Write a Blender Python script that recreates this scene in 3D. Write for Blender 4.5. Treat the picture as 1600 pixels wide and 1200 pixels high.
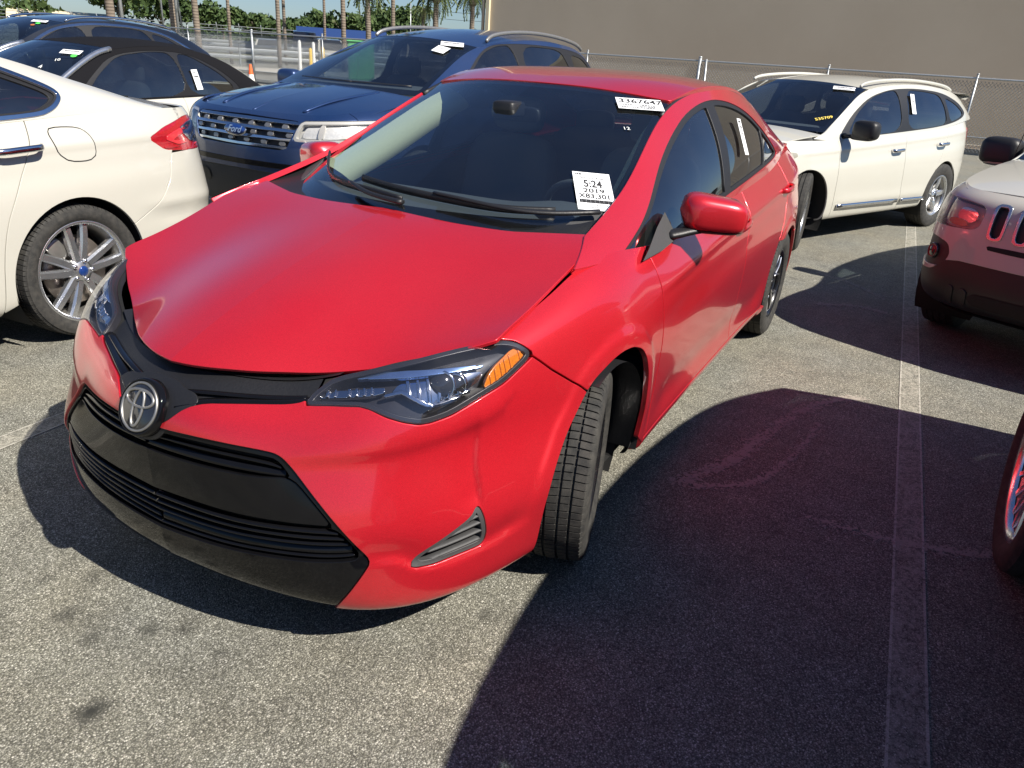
import bpy, math, random
import numpy as np
from mathutils import Matrix, Vector

for o in list(bpy.data.objects): bpy.data.objects.remove(o)
scene = bpy.context.scene
COL = scene.collection
rnd = random.Random(7)

# ---------------------------------------------------------------- camera (metres; x = forward of the red car, y = its left)
CAM_POS = np.array([2.021, 1.540, 1.484]); CAM_YAW, CAM_PITCH, CAM_ROLL = (math.radians(a) for a in (207.098, -23.303, 3.839))
_f = np.array([math.cos(CAM_PITCH)*math.cos(CAM_YAW), math.cos(CAM_PITCH)*math.sin(CAM_YAW), math.sin(CAM_PITCH)])
_r = np.cross(_f, [0, 0, 1]); _r /= np.linalg.norm(_r); _u = np.cross(_r, _f)
_r, _u = math.cos(CAM_ROLL)*_r + math.sin(CAM_ROLL)*_u, -math.sin(CAM_ROLL)*_r + math.cos(CAM_ROLL)*_u
cam_data = bpy.data.cameras.new('camera'); cam = bpy.data.objects.new('camera', cam_data); COL.objects.link(cam)
cam.matrix_world = Matrix(((_r[0], _u[0], -_f[0], CAM_POS[0]), (_r[1], _u[1], -_f[1], CAM_POS[1]), (_r[2], _u[2], -_f[2], CAM_POS[2]), (0, 0, 0, 1)))
cam_data.sensor_width = 36.0; cam_data.lens = 1188.93/1600*36.0; cam_data.clip_start = 0.05; cam_data.clip_end = 2000
scene.camera = cam

# ---------------------------------------------------------------- daylight
SUN_A, SUN_B = -0.12, -0.96            # shadow shift in x and y for each metre of height
sun_vec = Vector((-SUN_A, -SUN_B, 1.0)).normalized()
SUN_EL = math.asin(sun_vec.z); SUN_AZ = math.atan2(sun_vec.x, sun_vec.y)
world = bpy.data.worlds.new('World'); scene.world = world; world.use_nodes = True
wn = world.node_tree; wn.nodes.clear()
sky = wn.nodes.new('ShaderNodeTexSky'); sky.sky_type = 'NISHITA'; sky.sun_disc = False
sky.sun_elevation = SUN_EL; sky.sun_rotation = SUN_AZ; sky.air_density = 1.0; sky.dust_density = 0.35; sky.ozone_density = 2.0
bg = wn.nodes.new('ShaderNodeBackground'); bg.inputs['Strength'].default_value = 0.050
wo = wn.nodes.new('ShaderNodeOutputWorld'); tintn = wn.nodes.new('ShaderNodeMix'); tintn.data_type = 'RGBA'; tintn.blend_type = 'MULTIPLY'; tintn.inputs[0].default_value = 1.0; tintn.inputs[7].default_value = (.70, .86, 1.12, 1)
wn.links.new(sky.outputs[0], tintn.inputs[6]); wn.links.new(tintn.outputs[2], bg.inputs[0]); wn.links.new(bg.outputs[0], wo.inputs[0])
sun_data = bpy.data.lights.new('sun', 'SUN'); sun_data.energy = 4.9; sun_data.angle = math.radians(0.55); sun_data.color = (1.0, 0.94, 0.84)
sun = bpy.data.objects.new('sun', sun_data); COL.objects.link(sun); sun.rotation_euler = sun_vec.to_track_quat('Z', 'Y').to_euler(); sun.location = (0, 10, 20)
scene.view_settings.view_transform = 'Standard'; scene.view_settings.look = 'None'; scene.view_settings.gamma = 1.0
scene.view_settings.use_curve_mapping = False; scene.view_settings.exposure = 0.80
scene.cycles.caustics_reflective = False; scene.cycles.caustics_refractive = False

# ---------------------------------------------------------------- numpy surface library
def bmat(n, t):
    """clamped uniform cubic B-spline basis with phantom end points; t in [0,n-1] -> (len(t), n)"""
    t = np.clip(np.asarray(t, float), 0, n - 1 - 1e-9); i = np.floor(t).astype(int); f = t - i
    w = np.stack([(1-f)**3, 3*f**3-6*f**2+4, -3*f**3+3*f**2+3*f+1, f**3], 1) / 6
    B = np.zeros((len(t), n + 2))
    for k in range(4): B[np.arange(len(t)), i + k] += w[:, k]
    # phantom P[-1]=2P0-P1 ; P[n]=2P[n-1]-P[n-2]  -> curve passes through the end points
    A = B[:, 1:-1].copy(); A[:, 0] += 2*B[:, 0]; A[:, 1] -= B[:, 0]; A[:, -1] += 2*B[:, -1]; A[:, -2] -= B[:, -1]
    return A
def interp_ctrl(P, axis=0):
    """control points whose B-spline passes through P along an axis"""
    n = P.shape[axis]; M = bmat(n, np.arange(n)); Q = np.moveaxis(P, axis, 0)
    R = np.linalg.solve(M, Q.reshape(n, -1)).reshape(Q.shape); return np.moveaxis(R, 0, axis)
def curve(P, n, interp=True):
    P = np.asarray(P, float)
    if interp: P = interp_ctrl(P)
    return bmat(len(P), np.linspace(0, len(P)-1, n)) @ P
class M:
    """polygon soup with shared vertices, chart coordinates and normals"""
    def __init__(s, V, F, T=None, N=None): s.V = np.asarray(V, float).reshape(-1, 3); s.F = F; s.T = T; s.N = N
    def copy(s): return M(s.V.copy(), list(s.F), None if s.T is None else s.T.copy(), None if s.N is None else s.N.copy())
def normals(G, flip=False):
    du = np.gradient(G, axis=0); dv = np.gradient(G, axis=1); N = np.cross(du, dv)
    N /= np.linalg.norm(N, axis=2, keepdims=True) + 1e-12; return -N if flip else N
def gridF(nu, nv, flip=False):
    i, j = np.meshgrid(np.arange(nu-1), np.arange(nv-1), indexing='ij'); a = (i*nv + j).ravel()
    F = np.stack([a, a+nv, a+nv+1, a+1], 1)
    if flip: F = F[:, ::-1]
    return [tuple(f) for f in F.tolist()]
class Surf:
    """tensor B-spline surface with a nearly metric chart (s along u, t along v)"""
    def __init__(s, P, us, vs, flip=False, smid=0.5, interp=False):
        P = np.asarray(P, float)
        if interp: P = interp_ctrl(interp_ctrl(P, 0), 1)
        G = np.einsum('ai,ijk,bj->abk', bmat(P.shape[0], us), P, bmat(P.shape[1], vs)); s.G = G
        nu, nv = G.shape[:2]; mid = int(nv*smid)
        ds = np.linalg.norm(np.diff(G[:, mid], axis=0), axis=1); s.s = np.concatenate([[0], np.cumsum(ds)])
        dt = np.linalg.norm(np.diff(G, axis=1), axis=2); s.t = np.concatenate([np.zeros((nu, 1)), np.cumsum(dt, 1)], 1)
        s.N = normals(G, flip); s.flip = flip
        s.T = np.stack([np.repeat(s.s[:, None], nv, 1), s.t], 2)
    def mesh(s, i0=0, i1=None, j0=0, j1=None):
        G = s.G[i0:i1, j0:j1]; nu, nv = G.shape[:2]
        return M(G.reshape(-1, 3), gridF(nu, nv, s.flip), s.T[i0:i1, j0:j1].reshape(-1, 2).copy(), s.N[i0:i1, j0:j1].reshape(-1, 3).copy())
    def sub(s, s0=-9, s1=9, t0=-9, t1=9):
        i0 = max(0, np.searchsorted(s.s, s0)-2); i1 = min(len(s.s), np.searchsorted(s.s, s1)+2)
        tmin = s.t[i0:i1].min(0); tmax = s.t[i0:i1].max(0); j = np.where((tmax >= t0) & (tmin <= t1))[0]
        return s.mesh(i0, i1, max(0, j[0]-2), min(s.G.shape[1], j[-1]+3))
    def at(s, S, T, off=0.0):
        """3-D points and normals at chart coordinates"""
        S = np.atleast_1d(S).astype(float); T = np.atleast_1d(T).astype(float); out = []; on = []
        for a, b in zip(S, T):
            i = int(np.clip(np.searchsorted(s.s, a) - 1, 0, len(s.s)-2)); f = (a - s.s[i])/(s.s[i+1]-s.s[i])
            tt = s.t[i]*(1-f)+s.t[i+1]*f; g = s.G[i]*(1-f)+s.G[i+1]*f; n = s.N[i]*(1-f)+s.N[i+1]*f
            p = np.array([np.interp(b, tt, g[:, k]) for k in range(3)]); q = np.array([np.interp(b, tt, n[:, k]) for k in range(3)])
            q /= np.linalg.norm(q); out.append(p + q*off); on.append(q)
        return np.array(out), np.array(on)
def sdf(pts, poly):
    """signed distance to a closed 2-D polygon, positive inside"""
    pts = np.asarray(pts, float); P = np.asarray(poly, float); Q = np.roll(P, -1, 0)
    best = np.full(len(pts), 1e9); ins = np.zeros(len(pts), bool)
    for a, b in zip(P, Q):
        e = b - a; w = pts - a; h = np.clip((w @ e)/(e @ e + 1e-15), 0, 1); d = w - h[:, None]*e
        best = np.minimum(best, (d*d).sum(1))
        c = ((a[1] <= pts[:, 1]) != (b[1] <= pts[:, 1]))
        if c.any():
            xi = a[0] + (pts[:, 1]-a[1])*(b[0]-a[0])/(b[1]-a[1] + 1e-15); ins ^= c & (pts[:, 0] < xi)
    return np.where(ins, 1, -1)*np.sqrt(best)
def chaikin(P, it=2, k=.25, closed=True):
    P = np.asarray(P, float)
    for _ in range(it):
        Q = np.roll(P, -1, 0)
        if closed: P = np.stack([P*(1-k)+Q*k, P*k+Q*(1-k)], 1).reshape(-1, P.shape[1])
        else:
            a, b = P[:-1], P[1:]; R = np.stack([a*(1-k)+b*k, a*k+b*(1-k)], 1).reshape(-1, P.shape[1]); P = np.concatenate([P[:1], R, P[-1:]])
    return P
def pl_sdf(pts, line, ext=5.0):
    """signed distance to an open 2-D polyline (extended at both ends), positive on its left"""
    L = np.asarray(line, float); a = L[0] + (L[0]-L[1])/np.linalg.norm(L[0]-L[1])*ext; b = L[-1] + (L[-1]-L[-2])/np.linalg.norm(L[-1]-L[-2])*ext
    L = np.concatenate([[a], L, [b]]); best = np.full(len(pts), 1e9); sg = np.ones(len(pts))
    for p, q in zip(L[:-1], L[1:]):
        e = q - p; w = pts - p; h = np.clip((w @ e)/(e @ e), 0, 1); d = w - h[:, None]*e; r = (d*d).sum(1); c = e[0]*w[:, 1]-e[1]*w[:, 0]
        m = r < best; best = np.where(m, r, best); sg = np.where(m, np.sign(c), sg)
    return sg*np.sqrt(best)
def clip(m, d):
    """keep the part of the mesh where d>0"""
    d = np.where(np.abs(d) < 1e-7, 1e-7, d); V, T, N, F = m.V, m.T, m.N, m.F
    pos = d > 0; nV = []; nT = []; nN = []; out = []; cache = {}; base = len(V)
    def cut(a, b):
        k = (a, b) if a < b else (b, a)
        if k not in cache:
            a, b = k; f = d[a]/(d[a]-d[b]); cache[k] = base + len(nV); nV.append(V[a]+(V[b]-V[a])*f)
            if T is not None: nT.append(T[a]+(T[b]-T[a])*f)
            if N is not None: nN.append(N[a]+(N[b]-N[a])*f)
        return cache[k]
    for f in F:
        c = [pos[i] for i in f]
        if all(c): out.append(f)
        elif any(c):
            g = []
            for k in range(len(f)):
                a, b = f[k], f[(k+1) % len(f)]
                if pos[a]: g.append(a)
                if pos[a] != pos[b]: g.append(cut(a, b))
            if len(g) > 2: out.append(tuple(g))
    if nV:
        V = np.concatenate([V, np.array(nV)])
        if T is not None: T = np.concatenate([T, np.array(nT)])
        if N is not None: N = np.concatenate([N, np.array(nN)])
    return compact(M(V, out, T, N))
def compact(m):
    if not m.F: return M(np.zeros((0, 3)), [], np.zeros((0, 2)), np.zeros((0, 3)))
    idx = np.unique(np.concatenate([np.array(f) for f in m.F])); mp = np.full(len(m.V), -1); mp[idx] = np.arange(len(idx))
    return M(m.V[idx], [tuple(int(mp[i]) for i in f) for f in m.F], None if m.T is None else m.T[idx], None if m.N is None else m.N[idx])
def boundary(m):
    E = {}
    for f in m.F:
        for k in range(len(f)):
            a, b = f[k], f[(k+1) % len(f)]
            if (b, a) in E: del E[(b, a)]
            else: E[(a, b)] = 1
    return list(E)
def offset(m, d): r = m.copy(); r.V = r.V + r.N*d; return r
def flange(m, depth, keep=None, lip=0.0):
    """turn the open edges inward by depth along the normal (real panel thickness); keep(V,T)->mask of vertices whose edges stay open"""
    if not m.F: return m
    bd = boundary(m)
    if keep is not None:
        k = keep(m); bd = [(a, b) for a, b in bd if not (k[a] and k[b])]
    if not bd: return m
    idx = sorted({i for e in bd for i in e}); pos = {v: k for k, v in enumerate(idx)}; out = np.zeros((len(idx), 3))
    for a, b in bd:
        e = m.V[b]-m.V[a]; o = np.cross(e, m.N[a]); out[pos[a]] += o; out[pos[b]] += o
    out /= np.linalg.norm(out, axis=1, keepdims=True)+1e-12
    n0 = len(m.V); k = len(idx); top = m.V[idx]; nn = m.N[idx]; r = min(.0025, depth*.4)
    # a small rounded edge: top ring -> shoulder ring -> deep ring
    V = np.concatenate([m.V, top+out*r*.6-nn*r*.35, top+out*r-nn*r, top+out*r-nn*depth]); sh = nn*.7+out*.7
    N = np.concatenate([m.N, sh, out, out]); F = list(m.F)
    for a, b in bd:
        A, B = pos[a], pos[b]
        F += [(b, a, n0+A, n0+B), (n0+B, n0+A, n0+k+A, n0+k+B), (n0+k+B, n0+k+A, n0+2*k+A, n0+2*k+B)]
    T = None if m.T is None else np.concatenate([m.T]+[m.T[idx]]*3)
    return M(V, F, T, N)
def mirror(m):
    r = M(m.V*[1, -1, 1], [tuple(reversed(f)) for f in m.F], None if m.T is None else m.T.copy(), None if m.N is None else m.N*[1, -1, 1]); return r
def join(*ms):
    V = []; F = []; N = []; o = 0; ok = all(m.N is not None for m in ms)
    for m in ms:
        V.append(m.V); F += [tuple(i+o for i in f) for f in m.F]; o += len(m.V)
        if ok: N.append(m.N)
    return M(np.concatenate(V) if V else np.zeros((0, 3)), F, None, np.concatenate(N) if ok and N else None)
def both(m): return join(m, mirror(m))
def tube(path, r, n=8, closed=False, caps=True, sq=None):
    P = np.asarray(path, float); k = len(P); R = np.broadcast_to(np.asarray(r, float), (k,))
    tan = np.gradient(P, axis=0) if not closed else (np.roll(P, -1, 0)-np.roll(P, 1, 0)); tan /= np.linalg.norm(tan, axis=1, keepdims=True)+1e-12
    up = np.array([0, 0, 1.]) if abs(tan[0, 2]) < .9 else np.array([1., 0, 0]); V = []
    nrm = np.cross(tan[0], up); nrm /= np.linalg.norm(nrm)
    for i in range(k):
        nrm = nrm - tan[i]*(nrm @ tan[i]); nrm /= np.linalg.norm(nrm)+1e-12; bn = np.cross(tan[i], nrm)
        for a in range(n):
            th = 2*math.pi*a/n + (math.pi/n)
            ca, sa = math.cos(th), math.sin(th)
            w, h = (1, 1) if sq is None else sq
            V.append(P[i] + (nrm*ca*w + bn*sa*h)*R[i])
    F = []
    for i in range(k if closed else k-1):
        for a in range(n):
            b = (a+1) % n; i2 = (i+1) % k; F.append((i*n+a, i*n+b, i2*n+b, i2*n+a))
    if caps and not closed: F.append(tuple(reversed(range(n)))); F.append(tuple((k-1)*n+a for a in range(n)))
    return M(np.array(V), F)
def box(x0, x1, y0, y1, z0, z1):
    V = [(x, y, z) for x in (x0, x1) for y in (y0, y1) for z in (z0, z1)]
    return M(V, [(0, 1, 3, 2), (4, 6, 7, 5), (0, 4, 5, 1), (2, 3, 7, 6), (0, 2, 6, 4), (1, 5, 7, 3)])
def lathe(prof, n=48, axis='y', closed=False):
    """revolve (radius, along) profile about an axis through the origin"""
    V = []; k = len(prof)
    for i in range(n):
        a = 2*math.pi*i/n; c, s_ = math.cos(a), math.sin(a)
        for r, h in prof:
            V.append({'y': (r*c, h, r*s_), 'x': (h, r*c, r*s_), 'z': (r*c, r*s_, h)}[axis])
    F = []
    for i in range(n):
        i2 = (i+1) % n
        for j in range(k if closed else k-1):
            j2 = (j+1) % k; f = (i*k+j, i*k+j2, i2*k+j2, i2*k+j); F.append(f if axis != 'y' else f)
    return M(np.array(V), F)
def xf(m, loc=(0, 0, 0), rot=None, sc=1.0):
    V = m.V*sc
    if rot is not None:
        from mathutils import Euler
        R = np.array(Euler(rot).to_matrix()); V = V @ R.T
    return M(V + np.asarray(loc), m.F)
def prism(poly, z0, z1):
    n = len(poly); V = [(x, y, z0) for x, y in poly] + [(x, y, z1) for x, y in poly]
    return M(V, [tuple(reversed(range(n))), tuple(range(n, 2*n))] + [(i, (i+1) % n, n+(i+1) % n, n+i) for i in range(n)])
def loft(rows, closed_u=False):
    G = np.asarray(rows, float); nu, nv = G.shape[:2]; F = gridF(nu, nv); return M(G.reshape(-1, 3), F)
def lerp(a, b, t): return np.asarray(a, float)*(1-t)+np.asarray(b, float)*t

# ---------------------------------------------------------------- object helpers
def mk(name, m, mat, parent=None, smooth=True, loc=None, **props):
    me = bpy.data.meshes.new(name); me.from_pydata(np.asarray(m.V).tolist(), [], [list(f) for f in m.F])
    me.materials.append(mat)
    if smooth and len(me.polygons):
        me.polygons.foreach_set('use_smooth', [True]*len(me.polygons))
        if m.N is not None and len(m.N) == len(me.vertices):
            N = m.N/(np.linalg.norm(m.N, axis=1, keepdims=True)+1e-12); me.normals_split_custom_set_from_vertices(N.tolist())
    o = bpy.data.objects.new(name, me); COL.objects.link(o)
    if parent is not None: o.parent = parent
    if loc is not None: o.location = loc
    for k, v in props.items(): o[k] = v
    return o
def sharp(o, deg=35):
    me = o.data; me.polygons.foreach_set('use_smooth', [True]*len(me.polygons)); me.set_sharp_from_angle(angle=math.radians(deg)); return o
def empty(name, loc=(0, 0, 0), rz=0.0, label=None, category=None, group=None, parent=None):
    o = bpy.data.objects.new(name, None); COL.objects.link(o); o.location = loc; o.rotation_euler = (0, 0, rz); o.empty_display_size = .2
    if parent is not None: o.parent = parent
    if label: o['label'] = label
    if category: o['category'] = category
    if group: o['group'] = group
    return o
def copy_tree(o, parent=None):
    c = o.copy(); COL.objects.link(c)
    if parent is not None: c.parent = parent
    for ch in list(o.children): copy_tree(ch, c)
    return c
def text_mesh(txt, size, font_scale=(1, 1), align='CENTER', bold=0.0, shear=0.0):
    cu = bpy.data.curves.new('txt', 'FONT'); cu.body = txt; cu.size = size; cu.align_x = align; cu.align_y = 'CENTER'; cu.resolution_u = 3; cu.offset = bold; cu.shear = shear
    ob = bpy.data.objects.new('txt', cu); COL.objects.link(ob)
    dg = bpy.context.evaluated_depsgraph_get(); me = bpy.data.meshes.new_from_object(ob.evaluated_get(dg))
    V = np.array([v.co[:] for v in me.vertices]).reshape(-1, 3)*[font_scale[0], font_scale[1], 1]; F = [tuple(p.vertices) for p in me.polygons]
    bpy.data.objects.remove(ob); bpy.data.meshes.remove(me); return M(V, F)
# ---------------------------------------------------------------- materials
def nodes(name):
    m = bpy.data.materials.new(name); m.use_nodes = True; nt = m.node_tree; return m, nt, nt.nodes['Principled BSDF']
def setp(b, **k):
    al = dict(color='Base Color', rough='Roughness', metal='Metallic', coat='Coat Weight', coatr='Coat Roughness', spec='Specular IOR Level', ior='IOR', trans='Transmission Weight', alpha='Alpha', emit='Emission Color', emits='Emission Strength', sheen='Sheen Weight', sss='Subsurface Weight')
    for a, v in k.items():
        if a in ('color', 'emit') and len(v) == 3: v = (*v, 1)
        b.inputs[al[a]].default_value = v
def ramp(nt, fac, stops):
    r = nt.nodes.new('ShaderNodeValToRGB'); e = r.color_ramp.elements
    while len(e) < len(stops): e.new(.5)
    for x, (p, c) in zip(e, stops): x.position = p; x.color = (*c, 1) if len(c) == 3 else c
    nt.links.new(fac, r.inputs[0]); return r.outputs[0]
def noise(nt, scale, detail=4, rough=.5, obj=True, vec=None):
    n = nt.nodes.new('ShaderNodeTexNoise'); n.inputs['Scale'].default_value = scale; n.inputs['Detail'].default_value = detail; n.inputs['Roughness'].default_value = rough
    if vec is None:
        tc = nt.nodes.new('ShaderNodeTexCoord'); vec = tc.outputs['Object' if obj else 'Generated']
    nt.links.new(vec, n.inputs['Vector']); return n
def mix(nt, fac, a, b, mode='MIX'):
    x = nt.nodes.new('ShaderNodeMix'); x.data_type = 'RGBA'; x.blend_type = mode
    for s, v in ((0, fac), (6, a), (7, b)):
        if isinstance(v, (int, float)): x.inputs[s].default_value = v
        elif isinstance(v, tuple): x.inputs[s].default_value = (*v, 1) if len(v) == 3 else v
        else: nt.links.new(v, x.inputs[s])
    return x.outputs[2]
def math_n(nt, op, a, b=None):
    x = nt.nodes.new('ShaderNodeMath'); x.operation = op
    for s, v in ((0, a), (1, b)):
        if v is None: continue
        if isinstance(v, (int, float)): x.inputs[s].default_value = v
        else: nt.links.new(v, x.inputs[s])
    return x.outputs[0]
def bump(nt, b, h, strength=.2, dist=.01):
    n = nt.nodes.new('ShaderNodeBump'); n.inputs['Strength'].default_value = strength; n.inputs['Distance'].default_value = dist
    nt.links.new(h, n.inputs['Height']); nt.links.new(n.outputs[0], b.inputs['Normal']); return n
def simple(name, color, rough=.5, metal=0.0, var=.06, nscale=30, bmp=0.0, **k):
    m, nt, b = nodes(name); setp(b, color=color, rough=rough, metal=metal, **k)
    if var or bmp:
        n = noise(nt, nscale, 5)
        if var:
            c = tuple(min(1, x*(1+var)) for x in color); d = tuple(x*(1-var) for x in color); nt.links.new(ramp(nt, n.outputs[0], [(.3, d), (.7, c)]), b.inputs['Base Color'])
            rr = math_n(nt, 'MULTIPLY_ADD', n.outputs[0], .12); rr.node.inputs[2].default_value = max(0, rough-.06); nt.links.new(rr, b.inputs['Roughness'])
        if bmp: bump(nt, b, n.outputs[0], bmp, .004)
    return m
def paint(name, color, rough=.35, metal=.3, coat=1.0, flake=.15, dust=.06):
    m, nt, b = nodes(name); setp(b, color=color, rough=rough, metal=metal, coat=coat, coatr=.035)
    n = noise(nt, 900, 2); big = noise(nt, 2.3, 4)
    lo = tuple(x*(1-flake) for x in color); hi = tuple(min(1, x*(1+flake)+.003) for x in color)
    c = ramp(nt, n.outputs[0], [(.35, lo), (.65, hi)])
    dn = ramp(nt, big.outputs[0], [(.35, (0, 0, 0)), (.75, (dust, dust, dust))])
    nt.links.new(mix(nt, dn, c, (.42, .38, .32)), b.inputs['Base Color'])
    fine = noise(nt, 45, 6); cr = math_n(nt, 'MULTIPLY_ADD', fine.outputs[0], .07); cr.node.inputs[2].default_value = .012; nt.links.new(cr, b.inputs['Coat Roughness'])
    return m
def glass(name, tint=(.5, .55, .55), refl=1.0, rough=0.0, base=.085, dirt=.03):
    """thin car glass: tinted see-through plus a Fresnel mirror layer"""
    m = bpy.data.materials.new(name); m.use_nodes = True; nt = m.node_tree; nt.nodes.clear()
    out = nt.nodes.new('ShaderNodeOutputMaterial'); tr = nt.nodes.new('ShaderNodeBsdfTransparent'); tr.inputs[0].default_value = (*tint, 1)
    gl = nt.nodes.new('ShaderNodeBsdfGlossy'); gl.inputs['Roughness'].default_value = rough; gl.inputs[0].default_value = (refl, refl, refl, 1)
    df = nt.nodes.new('ShaderNodeBsdfDiffuse'); df.inputs[0].default_value = (.45, .43, .38, 1)
    fr = nt.nodes.new('ShaderNodeLayerWeight'); fr.inputs[0].default_value = .5      # same from both sides of the sheet
    f2 = math_n(nt, 'MULTIPLY_ADD', math_n(nt, 'POWER', fr.outputs['Facing'], 4.0), .85); f2.node.inputs[2].default_value = base; f2.node.use_clamp = True
    n = noise(nt, 6, 5); dm = math_n(nt, 'MULTIPLY', n.outputs[0], dirt)
    m0 = nt.nodes.new('ShaderNodeMixShader'); nt.links.new(dm, m0.inputs[0]); nt.links.new(tr.outputs[0], m0.inputs[1]); nt.links.new(df.outputs[0], m0.inputs[2])
    m1 = nt.nodes.new('ShaderNodeMixShader'); nt.links.new(f2, m1.inputs[0]); nt.links.new(m0.outputs[0], m1.inputs[1]); nt.links.new(gl.outputs[0], m1.inputs[2])
    nt.links.new(m1.outputs[0], out.inputs[0]); return m
MT = {}
MT['red'] = paint('red_metallic_paint', (.64, .014, .027), rough=.30, metal=.45, flake=.22, dust=.03)
MT['white'] = paint('cream_white_paint', (.50, .485, .43), rough=.4, metal=0, flake=.03, dust=.10)
MT['white2'] = paint('clean_white_paint', (.54, .53, .47), rough=.4, metal=0, flake=.03, dust=.10)
MT['navy'] = paint('navy_blue_paint', (.012, .038, .125), rough=.35, metal=.45, flake=.35, dust=.04)
MT['dark'] = paint('charcoal_blue_paint', (.010, .014, .024), rough=.35, metal=.4, flake=.3, dust=.012)
MT['gloss_black'] = simple('piano_black_plastic', (.005, .005, .006), .07, var=.2, nscale=8, spec=.28)
MT['black_plastic'] = simple('black_trim_plastic', (.011, .011, .0125), .48, nscale=160, bmp=.15)
MT['grey_plastic'] = simple('weathered_grey_plastic', (.05, .05, .052), .62, nscale=120, bmp=.2)
MT['underbody'] = simple('underbody_black', (.008, .008, .008), .85)
MT['chrome'] = simple('chrome', (.72, .72, .74), .12, 1.0, var=.03)
MT['alloy'] = simple('silver_alloy', (.64, .65, .67), .26, .9, var=.05, nscale=14)
MT['machined'] = simple('machined_alloy_face', (.78, .78, .80), .22, .95, var=.03)
MT['black_alloy'] = simple('black_alloy', (.012, .012, .014), .28, .3, coat=.6)
MT['pearl'] = simple('dull_metal', (.36, .35, .33), .42, .8)
MT['brake'] = simple('brake_disc_steel', (.34, .30, .27), .42, .85, nscale=60)
MT['windscreen'] = glass('windscreen_glass', (.70, .79, .83), dirt=.015, base=.11)
MT['side_glass'] = glass('tinted_side_glass', (.34, .40, .42), base=.16)
MT['privacy'] = glass('privacy_glass', (.045, .05, .06), base=.17)
MT['lens'] = glass('clear_lamp_lens', (.93, .93, .95), dirt=.03)
MT['hazy_lens'] = glass('hazed_lamp_lens', (.80, .78, .74), dirt=.35, rough=.25, base=.05)
MT['amber'] = simple('amber_reflector', (.62, .17, .008), .22, .0, var=.2, nscale=220, coat=1.0)
MT['red_lens'] = simple('red_lamp_lens', (.36, .004, .010), .16, 0, var=.15, nscale=90, coat=1.0)
MT['red_glow'] = simple('bright_red_lens', (.62, .03, .04), .2, 0, var=.1, nscale=60, coat=1.0)
MT['blue_chrome'] = simple('blue_tinted_chrome', (.32, .48, .80), .18, .9, var=.04)
MT['lamp_white'] = simple('lamp_satin_white', (.80, .79, .72), .3, .3, var=.1, nscale=60)
MT['lamp_dark'] = simple('lamp_bezel_dark', (.020, .020, .026), .34)
MT['paper'] = simple('white_paper', (.82, .83, .84), .7, var=.03)
MT['ink'] = simple('black_print', (.02, .02, .022), .8, var=0)
MT['interior'] = simple('charcoal_cloth', (.06, .06, .064), .9, nscale=400, bmp=.3)
MT['seat'] = simple('grey_seat_cloth', (.15, .148, .145), .92, nscale=400, bmp=.3)
MT['dash'] = simple('dashboard_plastic', (.075, .078, .082), .7, nscale=300, bmp=.25)
MT['beige'] = simple('beige_pillar_trim', (.50, .49, .30), .8, nscale=200, bmp=.1)
MT['headliner'] = simple('grey_headliner', (.42, .41, .38), .95)
MT['soft_top'] = simple('black_canvas_roof', (.010, .010, .012), .92, nscale=500, bmp=.5, spec=.08)
MT['galv'] = simple('galvanised_steel', (.40, .42, .43), .42, .6, var=.15, nscale=40)
MT['tyre'] = None
m, nt, b = nodes('tyre_rubber'); setp(b, color=(.03, .03, .03), rough=.78, spec=.35)
n = noise(nt, 35, 6); n2 = noise(nt, 260, 3)
nt.links.new(mix(nt, .35, ramp(nt, n.outputs[0], [(.35, (.020, .020, .020)), (.7, (.062, .058, .052))]), ramp(nt, n2.outputs[0], [(.4, (.02, .02, .02)), (.6, (.05, .048, .044))])), b.inputs['Base Color']); bump(nt, b, n2.outputs[0], .15, .002); MT['tyre'] = m
m, nt, b = nodes('emblem_dark'); setp(b, color=(.03, .03, .033), rough=.12, metal=.4, coat=1); MT['emblem_dark'] = m
MT['blue_oval'] = simple('blue_oval_enamel', (.012, .045, .20), .2, .2, var=.05, coat=1)
MT['silver_print'] = simple('silver_lettering', (.8, .8, .8), .25, .8, var=0)
MT['green'] = simple('green_dot_sticker', (.10, .75, .10), .6, var=.05)
MT['yellow_chalk'] = simple('yellow_paint_marker', (.80, .62, .12), .8, var=.1)
MT['white_chalk'] = simple('white_paint_marker', (.72, .74, .72), .8, var=.1)

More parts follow.
